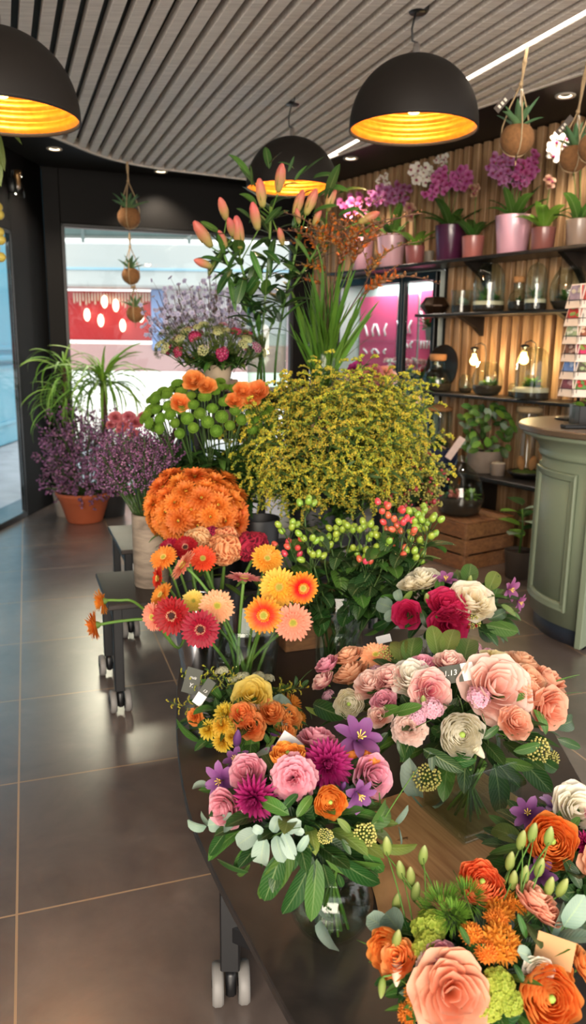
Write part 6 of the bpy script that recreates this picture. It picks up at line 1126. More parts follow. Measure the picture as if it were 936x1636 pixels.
# larkspur
head('larkspur', 'blue', [(0, '#8a8db8'), (.5, '#b3b3d4'), (1, '#c9c6dc')], lambda: Geo().add(TF[0], sc(.5)).add(TF[1], tr(0, 0, .05) @ rz(.6) @ sc(.35)), 'calyx', 2, .6, .35)
C = at(318, 505, 3.9); rxw, rzw = wpx(C, 78), wpx(C, 52); H_ = dome_heads(C, rxw, .2, rzw, 30, 1, .8, -.5, .9, .25, 1, False)
for (p, d, s) in H_:
    t, pts = stem_thing('larkspur_stem', 'airy pale blue larkspur stem behind the sweet william', 'flower', near(vs['delph']+Vector((0, 0, .02)), .04), p, (d.x*.4, d.y*.4, 1), .0018, 'larkspur stems', 'stem_brown', 10); g = Geo()
    for j in range(16):
        q = pts[5].lerp(p, R_(.0, 1.1))+Vector((R_(-.035, .035), R_(-.035, .035), R_(-.02, .03))); part('blossom', hd('larkspur_blue'), [], t, tr(q) @ basis((R_(-.6, .6), R_(-1, -.1), R_(-.2, .7)), R_(0, 6)) @ sc(R_(.020, .034))); g.add(tube([pts[5].lerp(p, R_(.2, .9)), q], .0008, 3, False))
    part('twig', g, M_['stem_brown'], t)
# wrapped carnations
C = at(600, 603, 3.42); CA = [(566, 585, 26, 'magenta'), (590, 596, 34, 'peach'), (578, 592, 20, 'peach'), (580, 604, 30, 'magenta'), (605, 600, 30, 'peach'), (617, 604, 28, 'peach'), (606, 618, 22, 'magenta'), (612, 610, 24, 'peach'), (560, 600, 24, 'blush'), (556, 612, 22, 'blush'), (572, 580, 18, 'magenta'), (626, 598, 26, 'blush'), (600, 588, 24, 'rose'), (618, 590, 24, 'peach')]
for i, (u, v, px, c_) in enumerate(CA):
    P = at(u, v, 3.36+.03*(i % 3)); s = wpx(P, px)*1.05; d = Vector(((u-595)*.008, -.7, .8)).normalized(); t, pts = stem_thing('carnation_stem', {'magenta': 'magenta carnation in the wrapped bunch on the stool', 'peach': 'peach carnation with pink edges in the wrapped bunch', 'blush': 'pale blush carnation in the wrapped bunch', 'rose': 'rose pink carnation at the back of the wrapped bunch'}[c_], 'flower', near(vs['carn']+Vector((0, 0, .015)), .02), P-d*s*.3, d, .0022, c_+' carnations in the wrapped bunch', 'stem', 8); part('bloom', hd('carnation_'+c_), [], t, tr(P-d*s*.3) @ basis(d, R_(0, 6)) @ sc(s))
    for j in range(3): part('leaf', lf('lance', 'leaf_mid'), [], t, tr(pts[4+j]) @ rz(R_(0, 6)) @ rx(.6) @ sc(.06))
V = []; n = 30                                                            # kraft paper cone round the back and sides of the carnations
for j in range(6):
    f = j/5
    for i in range(n): a = math.radians(-40+i/(n-1)*190); r = .05+.075*f+.01*math.sin(i*1.9)*f; V.append((vs['carn'].x+.0+r*math.cos(a)+.01*f, vs['carn'].y+r*math.sin(a), ZK+.005+f*(.19+.02*math.sin(i*.9)*f)))
V = A(V); kp = solo('paper_wrap', (V, V[:, :2].copy(), grid_faces(n, 6), NT), M_['kraftwrap'], 'pale brown paper sheet wrapped round the carnations', 'paper'); md = kp.modifiers.new('thickness', 'SOLIDIFY'); md.thickness = .0008
# ---------------------------------------------------------------- purple statice, heather, pink carnations, dark grass, palms
M_['heather'] = plain('heather_purple', '#6d4266', .8, 0, .15, 80, .25); M_['heather2'] = plain('heather_pink', '#95688a', .8, 0, .15, 80, .25)
def sprig(n=70, L=.16, sp=.045): 
    g = Geo(); g.add(tube([(0, 0, 0), (.004, 0, L*.5), (0, 0, L)], .0014, 4, False), None, 2)
    for b in range(9):
        a = b*2.4; p0 = Vector((0, 0, L*(.15+.09*b))); e_ = p0+Vector((math.cos(a)*sp*(1.2-.08*b), math.sin(a)*sp*(1.2-.08*b), .04)); g.add(tube([p0, e_], .0008, 3, False), None, 2)
        for k_ in range(n//9): q = p0.lerp(e_, R_(.4, 1.1)); g.add(BALL[0], tr(q+Vector((R_(-.008, .008), R_(-.008, .008), R_(-.006, .01)))) @ sc(R_(.003, .0055)), 0 if R_(0, 1) < .65 else 1)
    return g
SPG = [sprig().mesh('statice_sprig', [M_['heather'], M_['heather2'], M_['stem_dark']]) for _ in range(4)]
def sprig_bunch(C, RX, RY, RZ, n, base, name, label, cat, group, size, sr, zmin=-.5, parent=None, ymax=1.):
    for (p, d, s) in dome_heads(C, RX, RY, RZ, n, 1, .7, zmin, ymax, .15, 1, False):
        b0 = near(base, sr); dv = ((p-b0).normalized()+d*.5).normalized(); st = p-dv*.12*size
        if parent is None: t, pts = stem_thing(name, label, cat, b0, st, dv, .0016, group, 'stem_dark', 8)
        else: t = parent; part('stem', Geo().add(tube(bez(b0, (b0+st)/2+Vector((0, 0, .03)), st, 6), .0016, 4)), M_['stem_dark'], t)
        part('flower_sprig', rng.choice(SPG), [], t, tr(st) @ basis(dv, R_(0, 6)) @ sc(size*R_(.8, 1.2)))
C = at(222, 742, 2.95); sprig_bunch(C, wpx(C, 58), .15, wpx(C, 36), 40, vs['statice']+Vector((0, 0, .03)), 'statice_stem', 'dusky purple statice stem in the stoneware vase', 'flower', 'purple statice stems', .95, .035, -.6)
hp_ = bpy.data.objects.get('potted_heather'); C = at(146, 738, 5.8); sprig_bunch(C, wpx(C, 62), .3, wpx(C, 62), 44, pt+Vector((0, 0, .2)), '', '', '', '', 2.0, .1, -.7, hp_)
for (u, v, px) in ((186, 664, 24), (198, 676, 24), (206, 662, 22), (218, 672, 24), (192, 684, 18), (176, 676, 18), (228, 662, 18), (212, 690, 20)):
    P = at(u, v, 3.7); s = wpx(P, px); d = Vector((R_(-.4, .4), -.7, .7)).normalized(); t, pts = stem_thing('carnation_stem', 'dusky pink carnation in the grey bucket, seen through the window light', 'flower', near(vs['pinkc']+Vector((0, 0, .02)), .03), P-d*s*.3, d, .0025, 'pink carnations by the window', 'stem', 8); part('bloom', hd('carnation_rose'), [], t, tr(P-d*s*.3) @ basis(d) @ sc(s))
pg = Vector((-.82, 4.62, 0)); t = thing('potted_grass', 'dark maroon fountain grass mound behind the green buttons', 'potted plant', pg); part('pot', Geo().add(lathe(pot_prof(.12, .16, .62), 28)), M_['bucket'], t, tr(pg)); part('soil', Geo().add(disc(.15, .58)), M_['soil'], t, tr(pg))
M_['maroon'] = grad('maroon_blade', [(0, '#2a1418'), (1, '#4a2430')], .6, .2, .1); MB_ = [Geo().add(blade(1, .05, b_, 1.2, .2, .2, .8, 10, 3)).mesh('grass_blade', [M_['maroon']]) for b_ in (-1.6, -2.2, -1.2)]
c = at(262, 640, 4.62)
for i in range(99): a = i*2.4; part('blade', MB_[i % 3], [], t, tr(pg.x+.07*math.cos(a), pg.y+.07*math.sin(a), .58) @ rz(a) @ rx(R_(-.1, .35)) @ sc(R_(.32, .52), R_(.32, .5), R_(.32, .5)))
def arch_plant(p, label, hz, n, L, mat, trunk_r, pot_r, pot_h, el0, el1, bend, potm, W=.035, lean=0.):
    t = thing('potted_palm', label, 'potted plant', p); part('pot', Geo().add(lathe(pot_prof(pot_r*.8, pot_r, pot_h), 28)), potm, t, tr(p)); part('soil', Geo().add(disc(pot_r*.95, pot_h*.9)), M_['soil'], t, tr(p)); top = p+Vector((lean, 0, hz)); part('trunk', Geo().add(tube([p+Vector((0, 0, pot_h*.8)), p+Vector((lean*.3, 0, hz*.6)), top], [trunk_r*1.3, trunk_r, trunk_r*.9], 10)), M_['stem_brown'], t); ms = [Geo().add(blade(1, W, b_, 0, .3, .25, .7, 12, 3, 0, 0, 0, tw_)).mesh('frond', [M_[mat]]) for b_, tw_ in ((bend, .3), (bend*1.3, -.6), (bend*.7, .8))]
    for i in range(n): f = (i+.5)/n; el = el0+(el1-el0)*f+R_(-.15, .15); zz = R_(-.06, .02) if hz > 1.0 and n < 90 else R_(-.42, .03); part('frond', ms[i % 3], [], t, tr(top+Vector((0, 0, zz))) @ rz(i*2.4) @ rx(el) @ sc(L*R_(.7, 1.2)))
    return t
q = at(160, 600, 6.0); arch_plant(Vector((q.x+.02, 6.0, 0)), 'palm-like plant with one slim trunk and arching leaves, in front of the shop window', 1.05, 88, .48, 'leaf_light', .028, .16, .24, .0, 1.5, -1.7, M_['bucket'], .05)
q = at(104, 600, 6.0); arch_plant(Vector((q.x+.0, 5.98, 0)), 'weeping grassy plant beside the black pillar at the shop window', 1.17, 99, .40, 'leaf_light', .02, .14, .22, .1, 1.3, -2.3, M_['stoneware'], .04)
# ================================================================ tied bouquets
def dome_pt(C, R, u, v, k=1.):
    o = CAM-C; d = ray(u, v).normalized(); S = Vector((1/(R[0]*k), 1/(R[1]*k), 1/(R[2]*k))); oo = Vector((o.x*S.x, o.y*S.y, o.z*S.z)); dd = Vector((d.x*S.x, d.y*S.y, d.z*S.z))
    a, b, c = dd.dot(dd), oo.dot(dd), oo.dot(oo)-1; D = b*b-a*c
    t = (-b-math.sqrt(D))/a if D > 0 else -b/a
    p = CAM+d*t; n = Vector(((p.x-C.x)/R[0]**2, (p.y-C.y)/R[1]**2, (p.z-C.z)/R[2]**2)).normalized(); return p, n
PN = {'ranunculus': 'ranunculus', 'mum': 'chrysanthemum', 'clematis': 'clematis', 'statice': 'statice', 'viburnum': 'guelder_rose', 'asclepias': 'milkweed', 'trick': 'green_trick_carnation', 'skimmia': 'skimmia', 'bud': 'bud', 'gerbera': 'gerbera', 'astrantia': 'astrantia', 'rose': 'rose', 'carnation': 'carnation'}
def bouquet(name, label, C, R, vase, neckr, flowers, leaves, fill, nfill, nstem=14, stemr=.03, zlow=-.55, sprigs=()):
    t = thing(name, label, 'bouquet', vase+Vector((0, 0, .006))); neck = Vector((vase.x, vase.y, C.z-R[2]*.55))
    g = Geo()                                                            # inner greenery that closes the bunch: nobody could count it
    for i in range(150):
        z = 1-1.5*(i+.5)/150; a = i*2.4; r = math.sqrt(max(0, 1-z*z)); d = Vector((r*math.cos(a), r*math.sin(a), z)); q = Vector((C.x+d.x*R[0]*R_(.1, .55), C.y+d.y*R[1]*R_(.1, .55), C.z+d.z*R[2]*R_(.0, .5))); g.add(blade(R_(.05, .085), .03, -.6, .2, .2, .55, .65, 6, 3), tr(q) @ basis((d+Vector((0, 0, .5))).normalized(), R_(0, 6)) @ rx(R_(.2, 1.2)), i % 2)
    part('inner_foliage', g, [M_['leaf_deep'], M_['leaf_dark']], t, kind='stuff')
    for i in range(nstem):
        a = i*2.4; b0 = vase+Vector((math.cos(a)*neckr*.75*math.sqrt((i+1)/nstem), math.sin(a)*neckr*.75*math.sqrt((i+1)/nstem), .014)); e_ = neck+Vector((-math.cos(a)*stemr, -math.sin(a)*stemr, R[2]*.3)); part('stem', Geo().add(tube([b0, (b0+e_)/2, e_], R_(.0022, .0036), 6)), M_['stem' if i % 3 else 'stem_dark'], t)
    for f in flowers:
        key, u, v, px = f[:4]; kw = f[4] if len(f) > 4 else {}
        p, n = dome_pt(C, R, u, v, kw.get('k', 1.)); s = wpx(p, px); kd = key.split('_')[0]; d = (n*.8+Vector((0, -.22, .38))).normalized()
        if 'd' in kw: d = Vector(kw['d']).normalized()
        q = p-d*s*kw.get('h', {'rose': .38, 'ranunculus': .38, 'carnation': .3, 'mum': .3, 'clematis': .15, 'statice': .3, 'viburnum': .45, 'asclepias': .35, 'trick': .3, 'skimmia': .3, 'bud': .5, 'gerbera': .05, 'astrantia': .2}.get(kd, .3)); sz = s*{'rose': 1.12, 'ranunculus': 1.12, 'mum': 1.05, 'viburnum': 1.0}.get(kd, 1.)
        if kd == 'bud': Mx = tr(q) @ basis(d) @ sc(sz*1.3, sz*1.3, sz)
        else: Mx = tr(q) @ basis(d, R_(0, 6)) @ sc(sz)
        o = part(PN[kd], hd(key), [], t, Mx)
        if kd == 'gerbera': part('disc', GD[False], [], o, Mx)
        if kd in ('bud', 'astrantia', 'skimmia', 'statice'): part('flower_stalk', Geo().add(tube(bez(C.lerp(q, .45), C.lerp(q, .75)+Vector((0, 0, .01)), q, 6), .0014, 5)), M_['stem'], t)
    for (kd, m, u0, v0, u1, v1, *w_) in leaves:
        a, n0 = dome_pt(C, R, u0, v0, .95); b, n1 = dome_pt(C, R, u1, v1, 1.04); part('leaf', lf(kd, m), [], t, along(a, b, (n0+n1+Vector((0, -.3, .2))), w_[0] if w_ else 1.))
    for i in range(nfill):
        z = .75-(.75-zlow)*((i+.5)/nfill); a = i*2.39996+.3; r = math.sqrt(max(0, 1-z*z)); d = Vector((r*math.cos(a), r*math.sin(a), z)); q = Vector((C.x+d.x*R[0]*.62, C.y+d.y*R[1]*.62, C.z+d.z*R[2]*.62)); out = (Vector((d.x*R[0], d.y*R[1], d.z*R[2]*.8)).normalized()+Vector((R_(-.35, .35), R_(-.35, .35), R_(-.25, .25)))).normalized(); kd, m, L = fill[i % len(fill)]; part('leaf', lf(kd, m), [], t, along(q, q+out*L*R_(.8, 1.2), (0, -.15, 1)))
    for (key, u0, v0, u1, v1) in sprigs:                                 # goldenrod or grass tips, twigs
        a, _ = dome_pt(C, R, u0, v0, .9); b, _ = dome_pt(C, R, u1, v1, 1.08)
        if key == 'gold': part('goldenrod', rng.choice(PL_), [], t, tr(a) @ basis(b-a, R_(0, 6)) @ sc((b-a).length/.30))
        else: part('twig', Geo().add(tube(bez(a, (a+b)/2+Vector((0, -.01, .015)), b, 7), [.0014, .0014, .0013, .0012, .001, .0008, .0006], 5)), M_['stem_dark' if key == 'twig' else 'stem'], t)
    return t
def chalk_tag(label, M, w, h, text, white=None, chalk='#4d4f47'):
    m = M_.get('chalk') or plain('chalk_grey', chalk, .7); M_['chalk'] = m; wm = M_.get('tagwhite') or plain('tag_white', '#e9e6e2', .5); M_['tagwhite'] = wm
    o = solo('price_tag', Geo().add(box(w, h, .0015, .0004), M), m, label, 'price tag', smooth=False)
    if white: part('label_strip', Geo().add(box(w*white[0], h*white[1], .0012, .0003), M @ tr(w*white[2], h*white[3], .0008)), wm, o, smooth=False)
    for (txt, size, x, y) in text:
        cu = bpy.data.curves.new('lettering', 'FONT'); cu.body = txt; cu.size = size; cu.align_x = 'CENTER'; cu.align_y = 'CENTER'; cu.extrude = .0002; cu.shear = .25; tmp = bpy.data.objects.new('lettering_outline', cu); COL.objects.link(tmp); bpy.context.view_layer.update(); me = bpy.data.meshes.new_from_object(tmp.evaluated_get(bpy.context.evaluated_depsgraph_get())); bpy.data.objects.remove(tmp); me.materials.clear(); me.materials.append(wm); part('lettering', me, [], o, M @ tr(x, y, .0010))
    return o
# --- white, blush and peach bouquet over the square vase
c0 = at(716, 1142, 1.62); R0 = (.262, .20, .145)
B_ = [('rose_peach', 560, 1073, 48), ('rose_peach', 556, 1046, 38), ('rose_pink', 522, 1060, 32), ('rose_pinkheart', 515, 1086, 32), ('gerbera_peach', 600, 1046, 54, {'d': (-.1, -.5, 1)}), ('ranunculus_white', 558, 1124, 46, {'d': (-.25, -1, .35)}), ('rose_blush', 592, 1092, 44), ('rose_pinkheart', 622, 1084, 46), ('rose_white', 660, 1082, 58), ('rose_pinkheart', 688, 1103, 54, {'d': (.05, -1, .5)}), ('rose_pinkheart', 718, 1058, 42), ('rose_pink', 676, 1060, 32), ('statice_pink', 752, 1030, 44), ('statice_pink', 782, 1042, 40), ('statice_pink', 766, 1108, 44), ('statice_pink', 690, 1128, 42), ('rose_blush', 792, 1098, 86, {'d': (.12, -.9, .75)}), ('rose_butter', 792, 1058, 48), ('rose_peach', 834, 1058, 48), ('rose_peach', 842, 1082, 46), ('rose_salmon', 876, 1088, 52), ('rose_peach', 840, 1102, 44), ('rose_salmon', 880, 1132, 54, {'d': (.5, -1, .25)}), ('rose_salmon', 824, 1154, 42), ('carnation_blush', 652, 1160, 60), ('rose_pink', 612, 1120, 32), ('rose_blush', 606, 1144, 30), ('ranunculus_white', 736, 1172, 70, {'d': (.05, -1, .3)}), ('bud_white', 768, 1204, 46, {'d': (.6, -.7, -.6), 'h': .8}), ('skimmia_green', 864, 1202, 52, {'d': (.4, -.8, .1)}), ('skimmia_green', 884, 1218, 36, {'d': (.5, -.8, -.1)}), ('skimmia_green', 682, 1246, 52, {'d': (-.1, -1, .1), 'k': 1.02}), ('skimmia_green', 618, 1040, 44), ('skimmia_green', 646, 1032, 34), ('statice_pink', 668, 1142, 32), ('statice_pink', 600, 1070, 30), ('bud_greenwhite', 676, 1118, 26), ('statice_pink', 520, 1110, 26)]
Lv = [('laurel', 'leaf_olive', 640, 1058, 634, 1004), ('laurel', 'leaf_mid', 655, 1062, 662, 1010), ('laurel', 'leaf_olive', 700, 1050, 690, 1002), ('laurel', 'leaf_olive', 712, 1050, 726, 998), ('laurel', 'leaf_dark', 690, 1062, 664, 1042), ('laurel', 'leaf_mid', 740, 1060, 752, 1012), ('laurel', 'leaf_dark', 500, 1125, 548, 1146), ('laurel', 'leaf_mid', 596, 1144, 640, 1130), ('laurel', 'leaf_dark', 596, 1120, 612, 1096), ('laurel', 'leaf_mid', 626, 1140, 676, 1128), ('laurel', 'leaf_olive', 824, 1090, 846, 1066), ('laurel', 'leaf_mid', 812, 1120, 842, 1110), ('laurel', 'leaf_mid', 872, 1174, 862, 1132), ('laurel', 'leaf_dark', 884, 1160, 934, 1150), ('laurel', 'leaf_dark', 890, 1180, 930, 1196), ('laurel', 'leaf_dark', 700, 1220, 762, 1212), ('laurel', 'leaf_deep', 690, 1196, 690, 1232), ('laurel', 'leaf_dark', 794, 1218, 846, 1280), ('laurel', 'leaf_mid', 800, 1214, 852, 1226), ('laurel', 'leaf_dark', 790, 1220, 802, 1306), ('laurel', 'leaf_dark', 830, 1210, 880, 1264), ('laurel', 'leaf_mid', 820, 1200, 866, 1190), ('laurel', 'leaf_dark', 638, 1176, 644, 1214), ('laurel', 'leaf_deep', 620, 1170, 596, 1196), ('laurel', 'leaf_dark', 860, 1210, 900, 1240), ('laurel', 'leaf_deep', 676, 1196, 742, 1232), ('laurel', 'leaf_dark', 770, 1180, 800, 1160), ('euca', 'leaf_grey', 676, 1290, 652, 1260, .9), ('euca', 'leaf_grey', 690, 1288, 726, 1270, .9), ('euca', 'leaf_pale', 668, 1272, 648, 1230, .5), ('laurel', 'leaf_olive', 528, 1142, 486, 1132), ('laurel', 'leaf_dark', 540, 1150, 500, 1166)]
tw = [('twig', 640, 1180, 690, 1150), ('twig', 860, 1100, 920, 1082), ('twig', 850, 1120, 930, 1106), ('twig', 780, 1190, 770, 1140), ('twig', 800, 1180, 860, 1170), ('twig', 560, 1160, 520, 1110), ('tip', 860, 1100, 926, 1078), ('twig', 700, 1050, 690, 1090), ('twig', 740, 1140, 730, 1110)]
bouquet('rose_bouquet', 'large white, blush and peach rose bouquet above the square glass vase', c0, R0, vs['cube'], .06, B_, Lv, [('laurel', 'leaf_dark', .10), ('laurel', 'leaf_deep', .09), ('laurel', 'leaf_mid', .09), ('lance', 'leaf_dark', .1)], 64, 18, .03, -.5, tw)
q, _ = dome_pt(c0, R0, 728, 1076, 1.03); chalk_tag('grey price tag with a handwritten number among the blush roses', tr(q) @ basis((-.15, -.7, .75)) @ rz(.28), wpx(q, 58), wpx(q, 30), [('1.13', .017, -.012, .002)], (.34, 1.0, .34, 0))
# --- purple, pink and orange bouquet over the fishbowl
c0 = at(478, 1298, 1.20); R0 = (.158, .135, .105)
B_ = [('rose_pink', 507, 1178, 48), ('clematis_purple', 574, 1178, 84, {'d': (.25, -.6, .8)}), ('mum_magenta', 525, 1222, 80, {'d': (.1, -.9, .6)}), ('ranunculus_orange', 460, 1208, 52), ('carnation_pink', 468, 1244, 78, {'d': (-.05, -1, .5)}), ('ranunculus_orange', 527, 1280, 50, {'d': (.1, -1, .3)}), ('rose_pink', 596, 1240, 54, {'d': (.5, -.8, .5)}), ('ranunculus_orange', 592, 1210, 36), ('ranunculus_orange', 560, 1202, 28), ('clematis_purple', 352, 1248, 62, {'d': (-.5, -1, .4)}), ('clematis_purple', 376, 1213, 48, {'d': (-.4, -.5, .8)}), ('rose_pink', 394, 1234, 46, {'d': (-.3, -.7, .7)}), ('mum_magenta', 401, 1281, 68, {'d': (-.3, -1, .25)}), ('rose_pink', 358, 1292, 48, {'d': (-.6, -.8, .2)}), ('clematis_purple', 574, 1270, 62, {'d': (.5, -1, -.1)}), ('clematis_mauve', 437, 1200, 28), ('skimmia_green', 585, 1338, 48, {'d': (.3, -1, .2)}), ('skimmia_green', 520, 1338, 30, {'d': (0, -1, .1)}), ('bud_purple', 379, 1180, 36, {'d': (.1, -.2, 1)}), ('bud_purple', 548, 1256, 24)]
Lv = [('laurel', 'leaf_mid', 462, 1302, 408, 1270), ('laurel', 'leaf_mid', 474, 1306, 500, 1266), ('laurel', 'leaf_dark', 450, 1296, 476, 1264), ('laurel', 'leaf_mid', 590, 1322, 640, 1276, .9), ('laurel', 'leaf_dark', 360, 1330, 336, 1366), ('laurel', 'leaf_dark', 450, 1360, 420, 1448, .9), ('laurel', 'leaf_mid', 470, 1350, 412, 1446, .8), ('laurel', 'leaf_dark', 500, 1368, 452, 1470, .8), ('laurel', 'leaf_mid', 506, 1372, 496, 1470, .85), ('laurel', 'leaf_dark', 516, 1380, 528, 1424), ('laurel', 'leaf_mid', 520, 1374, 622, 1394, .7), ('laurel', 'leaf_dark', 530, 1366, 612, 1420, .7), ('laurel', 'leaf_olive', 600, 1350, 676, 1364, .7), ('laurel', 'leaf_mid', 580, 1360, 616, 1396), ('laurel', 'leaf_dark', 546, 1340, 560, 1366), ('laurel', 'leaf_olive', 560, 1330, 540, 1308), ('laurel', 'leaf_dark', 346, 1372, 400, 1390, .6), ('laurel', 'leaf_deep', 480, 1352, 440, 1410), ('laurel', 'leaf_mid', 400, 1380, 372, 1410, .5), ('laurel', 'leaf_dark', 540, 1396, 548, 1420), ('euca', 'leaf_pale', 332, 1256, 306, 1252, 1), ('euca', 'leaf_pale', 400, 1212, 428, 1204, .7), ('euca', 'leaf_pale', 386, 1240, 410, 1214, .6), ('euca', 'leaf_grey', 330, 1320, 296, 1320, .9), ('euca', 'leaf_grey', 338, 1318, 318, 1298, .9), ('euca', 'leaf_grey', 352, 1316, 332, 1318, 1.1), ('euca', 'leaf_grey', 356, 1320, 368, 1308, .9), ('euca', 'leaf_pale', 412, 1328, 376, 1352, .8), ('euca', 'leaf_pale', 420, 1330, 404, 1322, .9), ('euca', 'leaf_pale', 424, 1336, 410, 1392, .6), ('euca', 'leaf_grey', 440, 1334, 452, 1380, .6), ('euca', 'leaf_pale', 452, 1330, 470, 1374, .6), ('euca', 'leaf_grey', 436, 1330, 444, 1304, .8), ('euca', 'leaf_pale', 456, 1328, 480, 1312, .8), ('euca', 'leaf_pale', 470, 1326, 484, 1330, .8), ('euca', 'leaf_grey', 476, 1360, 492, 1336, .5), ('euca', 'leaf_grey', 506, 1440, 528, 1478, .8), ('euca', 'leaf_pale', 512, 1470, 536, 1526, .85), ('euca', 'leaf_grey', 630, 1316, 652, 1286, .9), ('euca', 'leaf_grey', 636, 1320, 640, 1350, .9)]
bouquet('mixed_bouquet', 'pink, purple, magenta and orange bouquet above the round fishbowl vase', c0, R0, vs['bowl'], .045, B_, Lv, [('laurel', 'leaf_dark', .08), ('laurel', 'leaf_deep', .07), ('laurel', 'leaf_mid', .075), ('laurel', 'leaf_olive', .075)], 54, 16, .02, -.5, [('tip', 600, 1330, 668, 1226), ('tip', 610, 1330, 600, 1212), ('twig', 430, 1340, 480, 1322)])
q, _ = dome_pt(c0, R0, 462, 1190, 1.0); solo('price_tag', Geo().add(box(wpx(q, 38), wpx(q, 30), .0012, .0004), tr(q) @ basis((-.1, -.8, .6)) @ rz(-.5)), M_['tagwhite'], 'blank white card tucked behind the orange ranunculus of the purple bouquet', 'price tag', smooth=False)
# --- yellow and orange bouquet
c0 = at(388, 1148, 1.88); R0 = (.150, .13, .092)
B_ = [('rose_yellow', 402, 1112, 50, {'d': (-.05, -.7, .8)}), ('carnation_orange', 307, 1146, 32, {'d': (-.6, -.8, .3)}), ('mum_yellow', 360, 1136, 40), ('mum_yellow', 330, 1164, 32), ('mum_yellow', 353, 1156, 34), ('mum_yellow', 354, 1188, 34, {'d': (-.2, -1, .1)}), ('mum_yellow', 370, 1176, 26), ('rose_orange', 388, 1140, 32), ('rose_orange', 400, 1160, 36), ('rose_orange', 433, 1137, 34), ('mum_amber', 470, 1120, 38), ('mum_amber', 482, 1146, 30), ('rose_orange', 462, 1144, 34), ('rose_orange', 456, 1164, 32), ('astrantia_white', 354, 1070, 26), ('astrantia_white', 388, 1078, 24), ('astrantia_white', 414, 1078, 26), ('astrantia_white', 372, 1084, 20), ('astrantia_white', 430, 1082, 22), ('bud_red', 428, 1104, 24), ('bud_purple', 440, 1172, 24, {'d': (.8, -.6, .3)})]
Lv = [('laurel', 'leaf_mid', 320, 1184, 276, 1150, .8), ('laurel', 'leaf_dark', 344, 1190, 306, 1180), ('laurel', 'leaf_dark', 330, 1200, 290, 1196), ('laurel', 'leaf_mid', 350, 1200, 300, 1212, .7), ('laurel', 'leaf_dark', 360, 1204, 326, 1230), ('laurel', 'leaf_mid', 400, 1212, 404, 1168), ('laurel', 'leaf_dark', 372, 1128, 390, 1112), ('euca', 'leaf_grey', 436, 1142, 462, 1118, .95), ('euca', 'leaf_grey', 450, 1144, 456, 1166, .6), ('laurel', 'leaf_olive', 424, 1200, 446, 1146, .6), ('laurel', 'leaf_dark', 480, 1100, 494, 1084), ('laurel', 'leaf_dark', 470, 1096, 476, 1078), ('laurel', 'leaf_mid', 420, 1170, 432, 1190), ('laurel', 'leaf_dark', 490, 1130, 500, 1150)]
Sp = [('gold', 340, 1098, 280, 1084), ('gold', 366, 1102, 330, 1072), ('gold', 320, 1128, 268, 1132), ('gold', 390, 1130, 346, 1118), ('gold', 400, 1140, 338, 1146), ('gold', 430, 1106, 486, 1098), ('gold', 440, 1112, 470, 1090), ('gold', 410, 1136, 430, 1112), ('gold', 380, 1100, 360, 1078), ('twig', 470, 1100, 498, 1070)]
bouquet('yellow_bouquet', 'yellow and orange rose bouquet with goldenrod in front of the gerbera vase', c0, R0, vs['yellow'], .04, B_, Lv, [('laurel', 'leaf_dark', .08), ('laurel', 'leaf_mid', .075), ('lance', 'leaf_dark', .08)], 50, 12, .02, -.5, Sp)
q = at(307, 1088, 1.93); chalk_tag('grey slate sign with white chalk letters in front of the chrome pail', tr(q) @ basis((-.05, -1, .18)) @ rz(-.25), wpx(q, 26), wpx(q, 42), [('Y.', .016, 0, -.012), ('nuit', .012, .0, .010)], None, '#5d6664')
q, _ = dome_pt(c0, R0, 326, 1106, 1.1); chalk_tag('hanging grey tag with white lower end at the left of the yellow bouquet', tr(q) @ basis((-.1, -1, .3)) @ rz(-.55), wpx(q, 16), wpx(q, 46), [('13', .011, 0, .004)], (1., .42, 0, -.29), '#6d6a55')
# --- cream and crimson bouquet at the back right
c0 = at(718, 972, 2.18); R0 = (.215, .17, .105)
B_ = [('rose_cream', 676, 924, 44), ('rose_cream', 656, 932, 30), ('rose_hotpink', 650, 982, 38, {'d': (-.3, -1, .2)}), ('rose_hotpink', 712, 966, 48), ('rose_hotpink', 716, 998, 50, {'d': (0, -1, .3)}), ('rose_hotpink', 730, 978, 34), ('clematis_mauve', 712, 926, 40), ('clematis_mauve', 815, 942, 42, {'d': (.6, -.7, .1)}), ('clematis_mauve', 830, 962, 34, {'d': (.7, -.7, -.2)}), ('rose_cream', 752, 958, 56), ('rose_cream', 770, 968, 34), ('rose_hotpink', 766, 944, 22), ('skimmia_green', 756, 990, 32), ('bud_greenwhite', 682, 956, 26), ('bud_greenwhite', 750, 928, 22), ('bud_red', 760, 1000, 14), ('bud_red', 748, 1002, 14), ('bud_white', 748, 978, 14)]
Lv = [('laurel', 'leaf_dark', 684, 1004, 672, 974, 1.1), ('laurel', 'leaf_mid', 690, 1010, 696, 980), ('laurel', 'leaf_mid', 740, 930, 738, 906), ('laurel', 'leaf_mid', 746, 936, 752, 904), ('laurel', 'leaf_olive', 780, 944, 792, 916), ('laurel', 'leaf_mid', 790, 950, 800, 926), ('laurel', 'leaf_dark', 780, 990, 818, 974), ('laurel', 'leaf_mid', 776, 998, 826, 1008), ('laurel', 'leaf_dark', 764, 1006, 810, 1026), ('laurel', 'leaf_mid', 700, 950, 704, 922), ('euca', 'leaf_grey', 628, 972, 602, 962, .8), ('euca', 'leaf_grey', 632, 978, 614, 990, .9), ('euca', 'leaf_grey', 640, 962, 632, 940, .6), ('laurel', 'leaf_olive', 640, 970, 660, 944), ('laurel', 'leaf_dark', 624, 990, 590, 1010), ('laurel', 'leaf_mid', 610, 1000, 582, 1018), ('laurel', 'leaf_olive', 800, 966, 826, 984), ('laurel', 'leaf_mid', 700, 920, 676, 906)]
